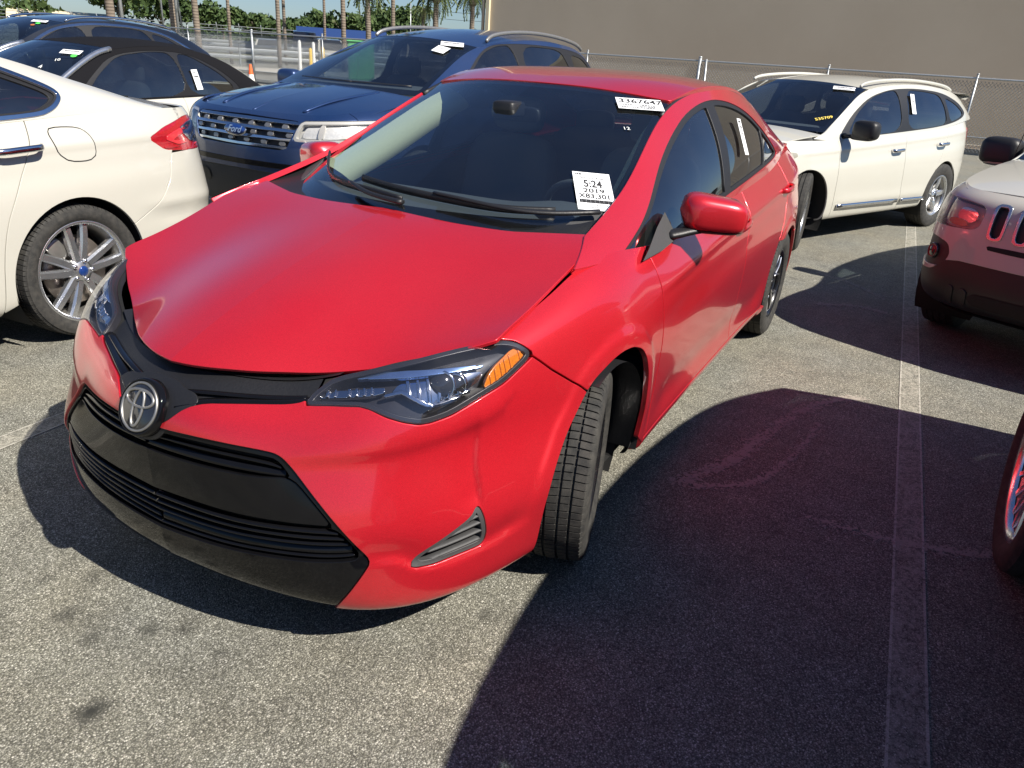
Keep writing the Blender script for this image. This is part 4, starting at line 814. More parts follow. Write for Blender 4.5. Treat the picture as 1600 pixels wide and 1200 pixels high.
# door mirrors
def mirror_cap():
    V = []; nu, nv = 26, 16
    for j in range(nv+1):
        t = j/nv; y = -.11+.215*t                        # inboard -> outboard
        prof = (1-abs(2*t-1)**4.6)**.5 if 0 < t < 1 else .0
        hz = (.062-.012*t)*max(prof, .02); hx = (.075-.012*t)*max(prof, .02)
        for i in range(nu):
            a = 2*math.pi*i/nu; V.append((hx*sq(math.cos(a), .6)-.010*t, y, hz*sq(math.sin(a), .55)+.006-.016*t))
    F = [(j*nu+i, j*nu+(i+1) % nu, (j+1)*nu+(i+1) % nu, (j+1)*nu+i) for j in range(nv) for i in range(nu)]
    return M(np.array(V), F)
mc = xf(mirror_cap(), (-.70, .905, 1.018), (0, 0, .42), 1.14)
cut_ = mc.copy(); cut_.T = np.zeros((len(cut_.V), 2)); cut_.N = cut_.V*0
upper_c = clip(cut_, cut_.V[:, 2]-.968+.05*(cut_.V[:, 1]-.915)); lower_c = clip(cut_, -(cut_.V[:, 2]-.968+.05*(cut_.V[:, 1]-.915)))
for m_ in (upper_c, lower_c): m_.N = None
ml = empty('door_mirror', parent=car); mr = empty('door_mirror', parent=car)
pair('mirror_cap', upper_c, MT['red'], ml, mr); pair('mirror_base', xf(lower_c, (0, 0, -.002)), MT['black_plastic'], ml, mr)
pair('mirror_arm', tube(curve([(-.56, .78, .945), (-.60, .82, .955), (-.66, .87, .966), (-.73, .94, .968)], 12), [.03]*4+[.028]*4+[.022]*4, 10, sq=(1.2, .55)), MT['black_plastic'], ml, mr)
mgl = xf(rbox((0, 0, 0), (.006, .090, .052), .5, .4), (-.760, .89, 1.016), (0, 0, .42)); pair('mirror_glass', mgl, MT['chrome'], ml, mr)
sailm = M(np.array([(-.25, .800, .918), (-.43, .803, .920), (-.60, .800, .934), (-.58, .748, 1.020), (-.45, .768, .988), (-.31, .795, .945)])+P(0, .010, 0), [(0, 1, 4, 5), (1, 2, 3, 4)]); pair('mirror_sail', sailm, MT['grey_plastic'], ml, mr)
# door handles: recess shadow cup and bar
def handle(x0, x1, z, S=SW):
    c = (x0+x1)/2; ys = .852; pts_ = [(x0, ys-.005, z-.006), (x0-.02, ys+.022, z-.002), (c, ys+.030, z+.002), (x1+.02, ys+.022, z+.004), (x1, ys-.005, z+.004)]
    return tube(curve(pts_, 20), .012, 8, sq=(.55, 1.25))
pair('door_handle', handle(-1.34, -1.56, .856), MT['red'], dl, dr); pair('door_handle', handle(-2.40, -2.60, .905), MT['red'], el, er)
# interior
dash = [[(-.12-.28*(y/.66)**2, y, .958+.012*(y/.66)**2) for y in np.linspace(-.66, .66, 25)], [(-.38-.10*(y/.66)**2, y, .962) for y in np.linspace(-.66, .66, 25)], [(-.62, y, .955+.035*math.exp(-((y-.36)/.17)**2)) for y in np.linspace(-.66, .66, 25)], [(-.70, y, .905+.02*math.exp(-((y-.36)/.17)**2)) for y in np.linspace(-.66, .66, 25)], [(-.66, y, .62) for y in np.linspace(-.66, .66, 25)]]
mk('dashboard', loft([curve(np.array(dash)[:, i], 24) for i in range(25)]), MT['dash'], car)
sw_ = empty('steering_wheel', parent=car); sc_ = P(-.86, .36, .90); sn = P(.82, 0, -.57)*-1; sX = P(0, 1., 0); sY = np.cross(sn, sX)
mk('wheel_rim', place(tube([(.183*math.cos(a), .183*math.sin(a), 0) for a in np.linspace(0, 2*math.pi, 40, endpoint=False)], .014, 8, True), sc_, sX, sY, sn), MT['dash'], sw_)
mk('wheel_hub', join(place(rbox((0, 0, -.01), (.07, .055, .025)), sc_, sX, sY, sn), place(rbox((.11, 0, -.005), (.07, .018, .01)), sc_, sX, sY, sn), place(rbox((-.11, 0, -.005), (.07, .018, .01)), sc_, sX, sY, sn)), MT['dash'], sw_)
for y in (.37, -.37):
    s_ = empty('front_seat', parent=car)
    mk('seat_cushion', rbox((-1.18, y, .52), (.27, .25, .10), .4, .5), MT['seat'], s_); mk('seat_back', rbox((-1.50, y, .80), (.085, .25, .33), .45, .5, rot=(0, -.25, 0)), MT['seat'], s_)
    mk('headrest', rbox((-1.60, y, 1.215), (.05, .135, .085), .5, .5, rot=(0, -.2, 0)), MT['seat'], s_)
rs = empty('rear_seat', parent=car); mk('seat_cushion', rbox((-2.15, 0, .52), (.27, .60, .10), .3, .3), MT['seat'], rs); mk('seat_back', rbox((-2.45, 0, .82), (.09, .60, .30), .3, .3, rot=(0, -.35, 0)), MT['seat'], rs)
for y in (.36, -.36): mk('headrest', rbox((-2.58, y, 1.14), (.05, .12, .07), .5, .5), MT['seat'], rs)
mk('parcel_shelf', box(-3.05, -2.55, -.62, .62, 1.045, 1.06), MT['interior'], car)
# pillar trim inside the windscreen
tr = []
for i in range(3, len(SG.s), 6):
    if SG.G[i, -1, 0] < -1.25: break
    if SG.G[i, -1, 0] > -.34: continue
    p = SG.G[i, -1]; tr.append([p+P(.0, -.035, -.022), p+P(-.03, -.070, -.045), p+P(-.07, -.080, -.070), p+P(-.125, -.080, -.105), p+P(-.14, -.04, -.11)])
pair('pillar_trim', loft(tr), MT['beige'], car)
mk('interior_mirror', rbox((-.86, 0, 1.27), (.012, .11, .03), .4, .3, rot=(0, .15, 0)), MT['black_plastic'], car); mk('sensor_pod', rbox((-.80, 0, 1.29), (.06, .05, .03)), MT['black_plastic'], car)
mk('cabin_floor', box(-2.9, -.5, -.70, .70, .30, .32), MT['interior'], car)
for yy in (.10, -.10): mk('console', rbox((-1.0, 0, .55), (.45, .09, .14), .3, .3), MT['interior'], car) if yy > 0 else None
# wheels
TY = tyre_mesh(.316, .205, .205); TYd = None
w0 = make_wheel('wheel', .316, .205, .205, 'y', car, (.02, .735, .314), math.radians(16)); TYd = [c for c in w0.children if c.name.startswith('tyre')][0].data
make_wheel('wheel', .316, .205, .205, 'y', car, (.02, -.735, .314), math.radians(20), True, tyre_data=TYd)
make_wheel('wheel', .316, .205, .205, 'y', car, (-2.70, .772, .316), 0, False, tyre_data=TYd)
make_wheel('wheel', .316, .205, .205, 'y', car, (-2.70, -.772, .316), 0, True, tyre_data=TYd)
# paper labels behind the windscreen
def frame_at(p, N, up=(0, 0, 1)):
    X = np.cross(up, N); X /= np.linalg.norm(X); Y = np.cross(N, X); return X, Y
def label_sheet(parent, centre, N, w, h, lines, rot=0.0, name='paper_label', mat='paper', tilt=None):
    N = np.asarray(N, float)/np.linalg.norm(N); X, Y = frame_at(centre, N)
    if rot: X, Y = X*math.cos(rot)+Y*math.sin(rot), -X*math.sin(rot)+Y*math.cos(rot)
    V = [np.asarray(centre)+X*a*w/2+Y*b_*h/2+N*c for c in (0, -.0006) for a, b_ in ((-1, -1), (1, -1), (1, 1), (-1, 1))]
    o = mk(name, M(np.array(V), [(0, 1, 2, 3), (7, 6, 5, 4), (0, 4, 5, 1), (1, 5, 6, 2), (2, 6, 7, 3), (3, 7, 4, 0)]), MT[mat], parent, smooth=False)
    for txt, sz, dx, dy, sc, bold in lines:
        if txt.startswith('#'):                      # bar code: row of bars
            n = int(txt[1:]); bars = [box(x-.0007*(1+(i*7 % 3)), x+.0007*(1+(i*5 % 2)), -sz/2, sz/2, 0, .0001) for i, x in enumerate(np.linspace(-sc[0]/2, sc[0]/2, n))]; m_ = join(*bars)
        elif txt.startswith('~'):                    # a line of print too small to read: short dashes
            rr_ = random.Random(txt+str(dy)); x = -sc[0]/2; bars = []
            while x < sc[0]/2-.003: q = .003+.009*rr_.random(); bars.append(box(x, min(x+q, sc[0]/2), -sz/2, sz/2, 0, .0001)); x += q+.0022
            m_ = join(*bars)
        else: m_ = text_mesh(txt, sz, sc, bold=bold)
        if len(m_.V): mk('lettering', place(M(m_.V+[dx, dy, .0008], m_.F), centre, X, Y, N), MT['ink'], o, smooth=False)
    return o

# ---------------------------------------------------------------- paper labels on the red car
def ws_point(y, s_, off=-.004): return on_ws(y, s_, off)
def glass_normal(S, p):
    d = ((S.G-p*[1, 1 if p[1] >= 0 else -1, 1])**2).sum(2); i = np.unravel_index(np.argmin(d), d.shape); n_ = S.N[i].copy()
    if p[1] < 0: n_[1] *= -1
    return n_
def stick(parent, S, target, w, h, lines, rot=0.0, off=.012, **k):
    """lay a label on the sheet point nearest to a target position"""
    t = np.array(target, float); mm = t*[1, 1 if t[1] >= 0 else -1, 1]; d = ((S.G-mm)**2).sum(2); i = np.unravel_index(np.argmin(d), d.shape); p = S.G[i].copy(); n_ = S.N[i].copy()
    if t[1] < 0: p[1] *= -1; n_[1] *= -1
    return label_sheet(parent, p+n_*off, n_, w, h, lines, rot, **k)
L1 = (-1.03, .458, 1.332); L2 = (-.415, .555, 1.065)
stick(ws, SS, L1, .185, .088, [('3367647', .046, .004, .018, (1.1, 1), .0008), ('~a', .006, -.052, -.012, (.05, 1), 0), ('~b', .006, .030, -.010, (.06, 1), 0), ('~c', .006, .030, -.021, (.065, 1), 0), ('~d', .006, -.045, -.030, (.07, 1), 0), ('~e', .006, .030, -.032, (.065, 1), 0)], rot=-.03)
stick(ws, SS, L2, .130, .21, [('~f', .008, -.045, .092, (.02, 1), 0), ('Sale 2024 06', .016, .0, .072, (1, 1), 0), ('5:24', .050, 0, .038, (.75, 1.1), .0012), ('2019', .034, 0, .000, (1.1, .95), .0007), ('X83,301', .034, 0, -.030, (.95, 1), .0007), ('#44', .018, 0, -.058, (.108, 1), 0), ('~g', .003, .01, -.078, (.06, 1), 0), ('~h', .003, -.01, -.090, (.06, 1), 0)], rot=-.10)
tx = text_mesh('12', .03, (1, 1)); 
pn_ = ws_point(.49, .78, .006); nn_ = glass_normal(SS, pn_); X_, Y_ = frame_at(pn_, nn_); mk('chalk_mark', place(tx, pn_, X_, Y_, nn_), MT['white_chalk'], ws, smooth=False)
# door window paper
stick(el, SG, (-1.74, .70, 1.19), .055, .17, [('~a', .008, 0, .070, (.035, 1), 0), ('~b', .014, .005, .045, (.018, 1), 0), ('~c', .004, 0, .015, (.03, 1), 0)], rot=-.10, off=.004)

# ---------------------------------------------------------------- labels on the other cars
def dot(parent, S, target, r, mat, off=.004):
    t = np.array(target, float); d = ((S.G-t*[1, 1 if t[1] >= 0 else -1, 1])**2).sum(2); i = np.unravel_index(np.argmin(d), d.shape); p = S.G[i].copy(); n_ = S.N[i].copy()
    if t[1] < 0: p[1] *= -1; n_[1] *= -1
    X, Y = frame_at(p, n_); a = np.linspace(0, 2*math.pi, 20, endpoint=False); return mk('sticker', M(p+n_*off+np.cos(a)[:, None]*X*r+np.sin(a)[:, None]*Y*r, [tuple(range(20))]), MT[mat], parent, smooth=False)
def mark(parent, S, target, txt, size, mat, rot=0.0, off=.003):
    t = np.array(target, float); d = ((S.G-t*[1, 1 if t[1] >= 0 else -1, 1])**2).sum(2); i = np.unravel_index(np.argmin(d), d.shape); p = S.G[i].copy(); n_ = S.N[i].copy()
    if t[1] < 0: p[1] *= -1; n_[1] *= -1
    X, Y = frame_at(p, n_)
    X, Y = X*math.cos(rot)+Y*math.sin(rot), -X*math.sin(rot)+Y*math.cos(rot); mk('chalk_mark', place(text_mesh(txt, size, bold=.001), p+n_*off, X, Y, n_), MT[mat], parent, smooth=False)

# ---------------------------------------------------------------- the other cars: shared surface builder
def xzv(m): return m.V[:, [0, 2]]
def yzv(m): return m.V[:, [1, 2]]
def in_xz(p, it=2, k=.2, g=0.0): q = chaikin(p, it, k) if it else P(*p); return lambda m: sdf(xzv(m), q)-g
def out_xz(p, it=2, k=.2, g=.003): q = chaikin(p, it, k) if it else P(*p); return lambda m: -sdf(xzv(m), q)-g
def in_yz(p, it=2, k=.2, g=0.0): q = chaikin(p, it, k) if it else P(*p); return lambda m: sdf(yzv(m), q)-g
def out_yz(p, it=2, k=.2, g=.003): q = chaikin(p, it, k) if it else P(*p); return lambda m: -sdf(yzv(m), q)-g
def front_only(x): return lambda m: m.V[:, 0]-x
def rear_only(x): return lambda m: x-m.V[:, 0]
class Body: pass
def surfaces(sp):
    B = Body(); n = len(sp['plan']); G = perimeter_grid(sp['plan'], sp['prof'])
    B.W = Surf(G, np.linspace(0, n-1, sp.get('nu', 190)), np.linspace(0, G.shape[1]-1, sp.get('nv', 52)), smid=.6)
    he, hc = P(*sp['he']), P(*sp['hc']); cs = np.linspace(0, 1, 5)
    H = np.array([[(c_[0]*(1-c**1.7)+e[0]*c**1.7, e[1]*c, c_[1]*(1-c**2.4)+e[2]*c**2.4) for c in cs] for e, c_ in zip(he, hc)])
    B.H = Surf(H, np.linspace(0, len(he)-1, 60), np.linspace(0, 4, 40), flip=True)
    gb, gt = P(*sp['gb'])+[0, .006, -.014], P(*sp['gt']); bl = sp.get('bul', [.03]*len(gb))
    B.G = Surf(np.array([[lerp(a, b_, t)+P(0, w*4*t*(1-t), 0) for t in (0, .25, .5, .75, 1)] for a, b_, w in zip(gb, gt, bl)]), np.linspace(0, len(gb)-1, 150), np.linspace(0, 4, 36))
    def sheet(side, cen, nu=30):
        side, cen = P(*side), P(*cen); cc = np.linspace(0, 1, 4)
        return Surf(np.array([[(c_[0]*(1-c**2)+s_[0]*c**2, s_[1]*c, c_[1]*(1-c**2.2)+s_[2]*c**2.2) for c in cc] for s_, c_ in zip(side, cen)]), np.linspace(0, len(side)-1, nu), np.linspace(0, 3, 30), flip=True, interp=True)
    kw, kr = sp['kw'], sp['kr']
    def gtop(i): # points of the greenhouse top edge at control index i
        return B.G.G[int(round(i/(len(gb)-1)*149)), -1]
    B.S = sheet([gtop(i) for i in range(kw+1)], sp['wsC']); B.R = sheet([gtop(i) for i in range(kw, kr+1)], sp['roofC']); B.Q = sheet([gtop(i) for i in range(kr, len(gt))], sp['rearC'])
    return B
def sub_all(S): return S.mesh()
def cpan(S, conds, off=0.0, fl=.014, keep=mid_keep):
    m = cutm(S.mesh(), *conds); m = offset(m, off) if off else m
    return flange(m, fl, keep) if fl and m.F else m
def quad_strip(pts, w, th, mat, parent, name, n=24, up=(0, 0, 1)):
    return mk(name, tube(curve(P(*pts), n), w, 8, sq=(1, th/w) if th else None), MT[mat], parent)
def common(sp, B, root, body_mat, glass_front='side_glass', glass_rear='privacy', trim='black_plastic'):
    """panels every car has; sp carries door lines, window outlines and wheel positions"""
    out = {}; wx = sp['wb']; ar = sp['arch']; cz = sp.get('archz', .34)
    arches = [xz_out(0, cz, ar), xz_out(-wx, cz, ar)]; holes = sp.get('holes', [])
    L = sp['doors']; cut = list(arches)
    bf, br = sp['bump_f'], sp['bump_r']          # bumper seams: polylines in (x,z), top -> bottom
    names = ['fender', 'front_door'] + (['rear_door'] if len(L) == 3 else []) + ['quarter_panel']
    lines = [bf]+L+[br]
    rev = lambda l: chaikin(P(*l), 2, .25, False)[::-1]            # bottom -> top: positive distance lies behind the line
    for k, nm in enumerate(names):
        m = cpan(B.W, cut+[lambda m: pl_sdf(xzv(m), rev(lines[k]))-.004, lambda m: -pl_sdf(xzv(m), rev(lines[k+1]))-.004]+holes)
        if m.F: out[nm] = pair(nm, m, MT[body_mat], root)
    m = cpan(B.W, cut+[lambda m: -pl_sdf(xzv(m), rev(bf))-.004]+holes+sp.get('fholes', [])); out['front_bumper'] = mk('front_bumper', both(m), MT[body_mat], root)
    m = cpan(B.W, cut+[lambda m: pl_sdf(xzv(m), rev(br))-.004]+holes+sp.get('rholes', [])); out['rear_bumper'] = mk('rear_bumper', both(m), MT[body_mat], root)
    mk('hood', both(cpan(B.H, [], 0, .008)), MT[body_mat], root)
    shell = cutm(offset(B.W.mesh(0, None, 2, None), -.03), *(arches+holes+sp.get('fholes', []))); mk('inner_shell', both(shell), MT['underbody'], root)
    z0 = sp.get('floor', .24); bt = B.W.G[:, 1]*[1, .96, 0]+[0, 0, z0]; nb = len(bt); mk('floor_pan', M(np.concatenate([bt, bt*[1, -1, 1]]), [(i, i+nb, i+1+nb, i+1) for i in range(nb-1)]), MT['underbody'], root)
    hw = sp['hw']
    for cx in (0, -wx): pair('wheel_well', well(cx, cz, ar+.004, hw-.36, hw-.02), MT['underbody'], root)
    # greenhouse
    win = sp['windows']                      # list of (polygon in xz, owner, glass)
    alld = lambda m: np.max([sdf(xzv(m), chaikin(w[0], 2, .18)) for w in win], axis=0)
    dlo = chaikin(sp['dlo'], 2, .22); fm = sp.get('frame', body_mat)
    pair('side_frame', cpan(B.G, [lambda m: -sdf(xzv(m), dlo)-.002], 0, .015, None), MT[fm], root)
    pair('window_frame', cpan(B.G, [lambda m: sdf(xzv(m), dlo), lambda m: -alld(m)+.004-sp.get('grow', .014)], -.004, .015, None), MT[trim], root)
    for poly_, owner, gm in win:
        par = out.get(owner, (root, root)); pair('window_pane', cpan(B.G, [in_xz(poly_, 2, .18, -sp.get('grow', .014))], -.010, 0), MT[gm], par[0], par[1])
    mk('roof', both(cpan(B.R, [], .002, .012)), MT[sp.get('roofm', body_mat)], root); mk('inner_roof', both(offset(B.R.mesh(), -.03)), MT['headliner'], root)
    ws = mk('windscreen', both(cpan(B.S, [], 0, 0)), MT['windscreen'], root); out['ws'] = ws
    edge = offset(cutm(B.S.mesh(), lambda m: np.maximum(np.maximum(m.T[:, 1]-(np.interp(m.T[:, 0], B.S.s, B.S.t[:, -1])-.045), m.T[:, 0]-(B.S.s[-1]-.05)), .09-m.T[:, 0])), -.003); mk('windscreen_band', both(edge), MT['gloss_black'], ws)
    if sp.get('rear_glass', True):
        q = B.Q; inn = lambda m: np.minimum(np.minimum(m.T[:, 0]-.06, q.s[-1]*sp.get('rg', .9)-m.T[:, 0]), np.interp(m.T[:, 0], q.s, q.t[:, -1])-.06-m.T[:, 1])
        mk('rear_screen_frame', both(cpan(q, [lambda m: -inn(m)], 0, .012)), MT[body_mat], root); mk('rear_window', both(cpan(q, [inn], -.004, 0)), MT['privacy'], root)
    # cabin: floor, dash, seats
    dx, dz, hwid = sp['dash']; mk('dashboard', rbox((dx, 0, dz-.12), (.28, hwid, .15), .3, .25), MT['dash'], root)
    for sx, z_ in sp['seats']:
        for y in (.38, -.38):
            s_ = empty('front_seat' if sx > -1.9 else 'rear_seat', parent=root); mk('seat_back', rbox((sx, y, z_-.32), (.09, .24, .32), .45, .5, rot=(0, -.22, 0)), MT['interior'], s_); mk('headrest', rbox((sx-.10, y, z_+.07), (.05, .13, .085), .5, .5), MT['interior'], s_)
    mk('cabin_floor', box(-wx-.2, -.35, -.72, .72, z0+.12, z0+.14), MT['interior'], root)
    return out
def four_wheels(root, R, rim, w, style, wb, track, steer=0.0, rear_only_=False, detail=False):
    data = None
    for cx, st in ((0, steer), (-wb, 0)):
        for sgn in (1, -1):
            e = make_wheel('wheel', R, rim, w, style, root, (cx, sgn*track, R), st, sgn < 0, detail, data)
            if data is None: data = [c for c in e.children if c.name.startswith('tyre')][0].data
def door_mirror(root, x, y, z, mat, base='black_plastic', sc=1.0):
    a, b_ = empty('door_mirror', parent=root), empty('door_mirror', parent=root)
    cap = rbox((x, y, z), (.075*sc, .115*sc, .085*sc), .55, .5); low = rbox((x+.01, y-.02, z-.06*sc), (.055*sc, .10*sc, .03*sc), .5, .5)
    pair('mirror_cap', cap, MT[mat], a, b_); pair('mirror_base', low, MT[base], a, b_)
    pair('mirror_arm', tube([(x+.03, y-.22, z-.07), (x+.01, y-.08, z-.06)], .03, 8, sq=(1.2, .6)), MT[base], a, b_)
def yz_prism_on(W, poly, off, fl, x_min=.2): return cpan(W, [front_only(x_min), in_yz(poly, 2, .2)], off, fl)

# ---------------------------------------------------------------- white saloon on the left (rear quarter in view)
sp = dict(plan=[(.95,0),(.93,.3),(.84,.58),(.62,.80),(.25,.895),(-.4,.915),(-1.2,.92),(-1.9,.92),(-2.5,.925),(-2.95,.925),(-3.3,.905),(-3.60,.86),(-3.86,.77),(-4.04,.59),(-4.12,.30),(-4.135,0)],
 prof={0: [(.12,.20),(.04,.22),(.01,.32),(0,.45),(0,.58),(.02,.68),(.06,.75),(.12,.80),(.2,.84)], 3: [(.10,.20),(.04,.22),(.01,.32),(0,.45),(0,.58),(.0,.68),(.03,.77),(.08,.84),(.15,.88)],
  5: [(.09,.20),(.04,.22),(.02,.32),(.015,.45),(.01,.60),(0,.74),(.015,.86),(.06,.95),(.11,1.0)], 8: [(.09,.20),(.035,.225),(.02,.33),(.01,.47),(0,.62),(0,.76),(.012,.90),(.05,1.0),(.10,1.06)],
  10: [(.09,.22),(.03,.24),(.01,.34),(0,.48),(0,.62),(0,.77),(.02,.92),(.06,1.02),(.13,1.10)], 12: [(.12,.24),(.05,.26),(.015,.36),(0,.48),(-.005,.60),(.015,.74),(.04,.90),(.045,1.0),(.10,1.085)], 15: [(.14,.25),(.06,.27),(.02,.36),(0,.48),(-.005,.60),(.02,.74),(.06,.88),(.05,1.0),(.10,1.075)]},
 he=[(.60,.70,.85),(.40,.76,.90),(.15,.78,.95),(-.10,.76,.99),(-.28,.74,1.01)], hc=[(.78,.80),(.55,.90),(.30,.96),(.10,1.0),(-.05,1.02)],
 gb=[(-.1,.77,1.0),(-.45,.83,1.0),(-1.0,.83,1.02),(-1.6,.83,1.04),(-2.2,.83,1.06),(-2.65,.82,1.08),(-3.0,.80,1.10),(-3.35,.77,1.105),(-3.68,.72,1.09)],
 gt=[(-.30,.72,1.03),(-.60,.68,1.16),(-.95,.62,1.31),(-1.3,.58,1.40),(-1.8,.60,1.44),(-2.3,.60,1.425),(-2.75,.605,1.355),(-3.15,.635,1.23),(-3.55,.66,1.115)], bul=[.005,.015,.03,.04,.045,.045,.04,.03,.012],
 kw=3, wsC=[(-.05,.99),(-.42,1.17),(-.80,1.32),(-1.18,1.43)], kr=6, roofC=[(-1.18,1.43),(-1.75,1.475),(-2.3,1.46),(-2.78,1.385)], rearC=[(-2.78,1.385),(-3.15,1.27),(-3.50,1.15)], rg=.93,
 wb=2.86, arch=.378, archz=.338, hw=.92, floor=.23, doors=[[(-.42,1.1),(-.40,.7),(-.42,.2)], [(-1.55,1.15),(-1.52,.7),(-1.56,.2)], [(-2.78,1.2),(-2.69,.97),(-2.58,.80),(-2.46,.58),(-2.42,.2)]],
 bump_f=[(.35,1.1),(.38,.7),(.36,.2)], bump_r=[(-3.78,1.3),(-3.74,1.02),(-3.60,.92),(-3.52,.83),(-3.49,.72),(-3.38,.62),(-3.235,.555),(-3.10,.5)],
 dlo=[(-.52,1.0),(-.85,1.2),(-1.3,1.35),(-1.8,1.40),(-2.3,1.385),(-2.65,1.315),(-2.90,1.215),(-2.965,1.175),(-2.90,1.125),(-2.80,1.095),(-2.2,1.075),(-1.4,1.05),(-.8,1.01)],
 windows=[([(-.62,1.03),(-.90,1.19),(-1.3,1.32),(-1.52,1.36),(-1.50,1.065),(-1.0,1.035)], 'front_door', 'side_glass'), ([(-1.60,1.075),(-1.62,1.375),(-2.1,1.37),(-2.60,1.29),(-2.86,1.195),(-2.91,1.165),(-2.80,1.115),(-2.2,1.092)], 'rear_door', 'privacy')],
 dash=(-.55, 1.0, .68), seats=[(-1.45, 1.08), (-2.35, 1.10)], trim='chrome')
FTAIL = [(-3.38,.955),(-3.52,1.0),(-3.78,1.045),(-4.1,1.03),(-4.1,.84),(-3.72,.865),(-3.50,.885)]
sp['holes'] = [out_xz(FTAIL, 1, .1)]; sp['rholes'] = [lambda m: .862-m.V[:, 2], rear_only(-3.0)]
B = surfaces(sp)
def press(S, line, up, dn, wu, wd, x0=None, x1=None):
    """press a crease into a body side: line in (x,z), front -> rear"""
    V_ = S.G.reshape(-1, 3); d = -pl_sdf(V_[:, [0, 2]], chaikin(P(*line), 2, .25, False)); w_ = (V_[:, 1] > .3)*1.0
    if x0 is not None: w_ = w_*np.clip((x0-V_[:, 0])/.25, 0, 1)*np.clip((V_[:, 0]-x1)/.25, 0, 1)
    D_ = w_*np.where(d > 0, up*np.exp(-(d/wu)**2), up*np.exp(-(d/wd)**2))-w_*dn*np.exp(-((d+wu*1.8)/wu)**2); emboss(S, D_.reshape(S.t.shape))
press(B.W, [(0, .86), (-1.5, .92), (-2.8, .955), (-3.6, .965)], .010, .006, .06, .018, .0, -3.75); press(B.W, [(-3.2, .62), (-3.6, .60), (-4.0, .58)], .008, .006, .04, .02, -3.2, -4.1)
fus = empty('parked_car', (2.616, -2.812, 0), math.radians(4.26), 'cream white saloon at left edge showing red tail lamp and twin-spoke rear wheel', 'car', 'parked cars')
fo = common(sp, B, fus, 'white', trim='black_plastic')
four_wheels(fus, .338, .252, .235, 'twin', 2.86, .795, detail=True)
tlm = cpan(B.W, [in_xz(FTAIL, 1, .1), lambda m: m.V[:, 1]-.50], -.003, .02); tp = pair('tail_lamp', tlm, MT['red_lens'], fus)
rev = cpan(B.W, [in_xz([(-3.66,.985),(-3.80,1.015),(-4.1,1.01),(-4.1,.90),(-3.78,.90)], 1, .15), lambda m: m.V[:, 1]-.52], .002, .006); pair('reversing_lamp', rev, MT['chrome'], tp[0], tp[1])
ch = cpan(B.W, [in_xz([(-3.50,.945),(-3.62,.975),(-3.80,1.0),(-3.80,.985),(-3.66,.955),(-3.58,.93),(-3.70,.912),(-3.9,.895),(-3.9,.88),(-3.62,.905)], 1, .1), lambda m: m.V[:, 1]-.52], .002, .006); pair('lamp_chevron', ch, MT['red_glow'], tp[0], tp[1])
low = cpan(B.W, [in_xz([(-3.50,.905),(-3.74,.885),(-4.1,.865),(-4.1,.845),(-3.72,.868),(-3.50,.89)], 1, .1), lambda m: m.V[:, 1]-.52], .001, .004); pair('lamp_strip', low, MT['red_lens'], tp[0], tp[1])
mk('boot_lid', both(loft([[(-3.42-.04*0, y, 1.15-.05*(abs(y)/.66)**2) for y in np.linspace(0, .66, 14)], [(-3.65, y, 1.125-.035*(abs(y)/.66)**2) for y in np.linspace(0, .66, 14)], [(-3.90+.12*(y/.66)**2, y, 1.105-.03*(y/.66)**2) for y in np.linspace(0, .66, 14)], [(-3.955+.16*(y/.66)**2, y, 1.085-.03*(y/.66)**2) for y in np.linspace(0, .66, 14)]])), MT['white'], fus)
mk('boot_face', both(cpan(B.W, [rear_only(-3.70), lambda m: m.V[:, 2]-.868, out_xz(FTAIL, 1, .1)])), MT['white'], fus); mk('boot_panel', both(cpan(B.W, [rear_only(-3.70), lambda m: m.V[:, 2]-.868, in_xz(FTAIL, 1, .1), lambda m: .497-m.V[:, 1]])), MT['white'], fus)
# fuel flap: a thin dark outline and the flap on it
FF = [(-2.80,1.025),(-2.81,.93),(-2.86,.885),(-2.98,.88),(-3.025,.91),(-3.01,1.005),(-2.97,1.03),(-2.85,1.035)]
mk('fuel_flap', cpan(B.W, [in_xz(FF, 2, .22), lambda m: m.V[:, 1]], .0016, .0), MT['white'], fus); mk('fuel_flap_gap', cpan(B.W, [in_xz(FF, 2, .22, -.005), out_xz(FF, 2, .22, -.0), lambda m: m.V[:, 1]], .0012, 0), MT['underbody'], fus)
# chrome window surround and door handle
wl = [(x, 0, z) for x, z in chaikin(sp['dlo'], 2, .22)]; gm_ = cpan(B.G, [lambda m: sdf(xzv(m), chaikin(sp['dlo'], 2, .22))+.010, lambda m: .010-sdf(xzv(m), chaikin(sp['dlo'], 2, .22))], .003, .006, None); pair('window_chrome', gm_, MT['black_plastic'], fus)
gm_ = cpan(B.G, [lambda m: sdf(xzv(m), chaikin(sp['dlo'], 2, .22))+.014, lambda m: .002-sdf(xzv(m), chaikin(sp['dlo'], 2, .22))], .006, .008, None); pair('window_moulding', gm_, MT['chrome'], fus)
for a, o_ in ((-1.42, 'front_door'), (-2.50, 'rear_door')):
    pair('door_handle', tube(curve(P((a+.02, .905, .955), (a-.02, .945, .957), (a-.12, .950, .962), (a-.20, .945, .965), (a-.23, .908, .965)), 16), .013, 8, sq=(.6, 1.2)), MT['chrome'], fo[o_][0], fo[o_][1])
door_mirror(fus, -.62, 1.0, 1.06, 'white')
mk('boot_slot', box(-3.66, -3.52, -.42, .42, 1.126, 1.132), MT['black_plastic'], fus)

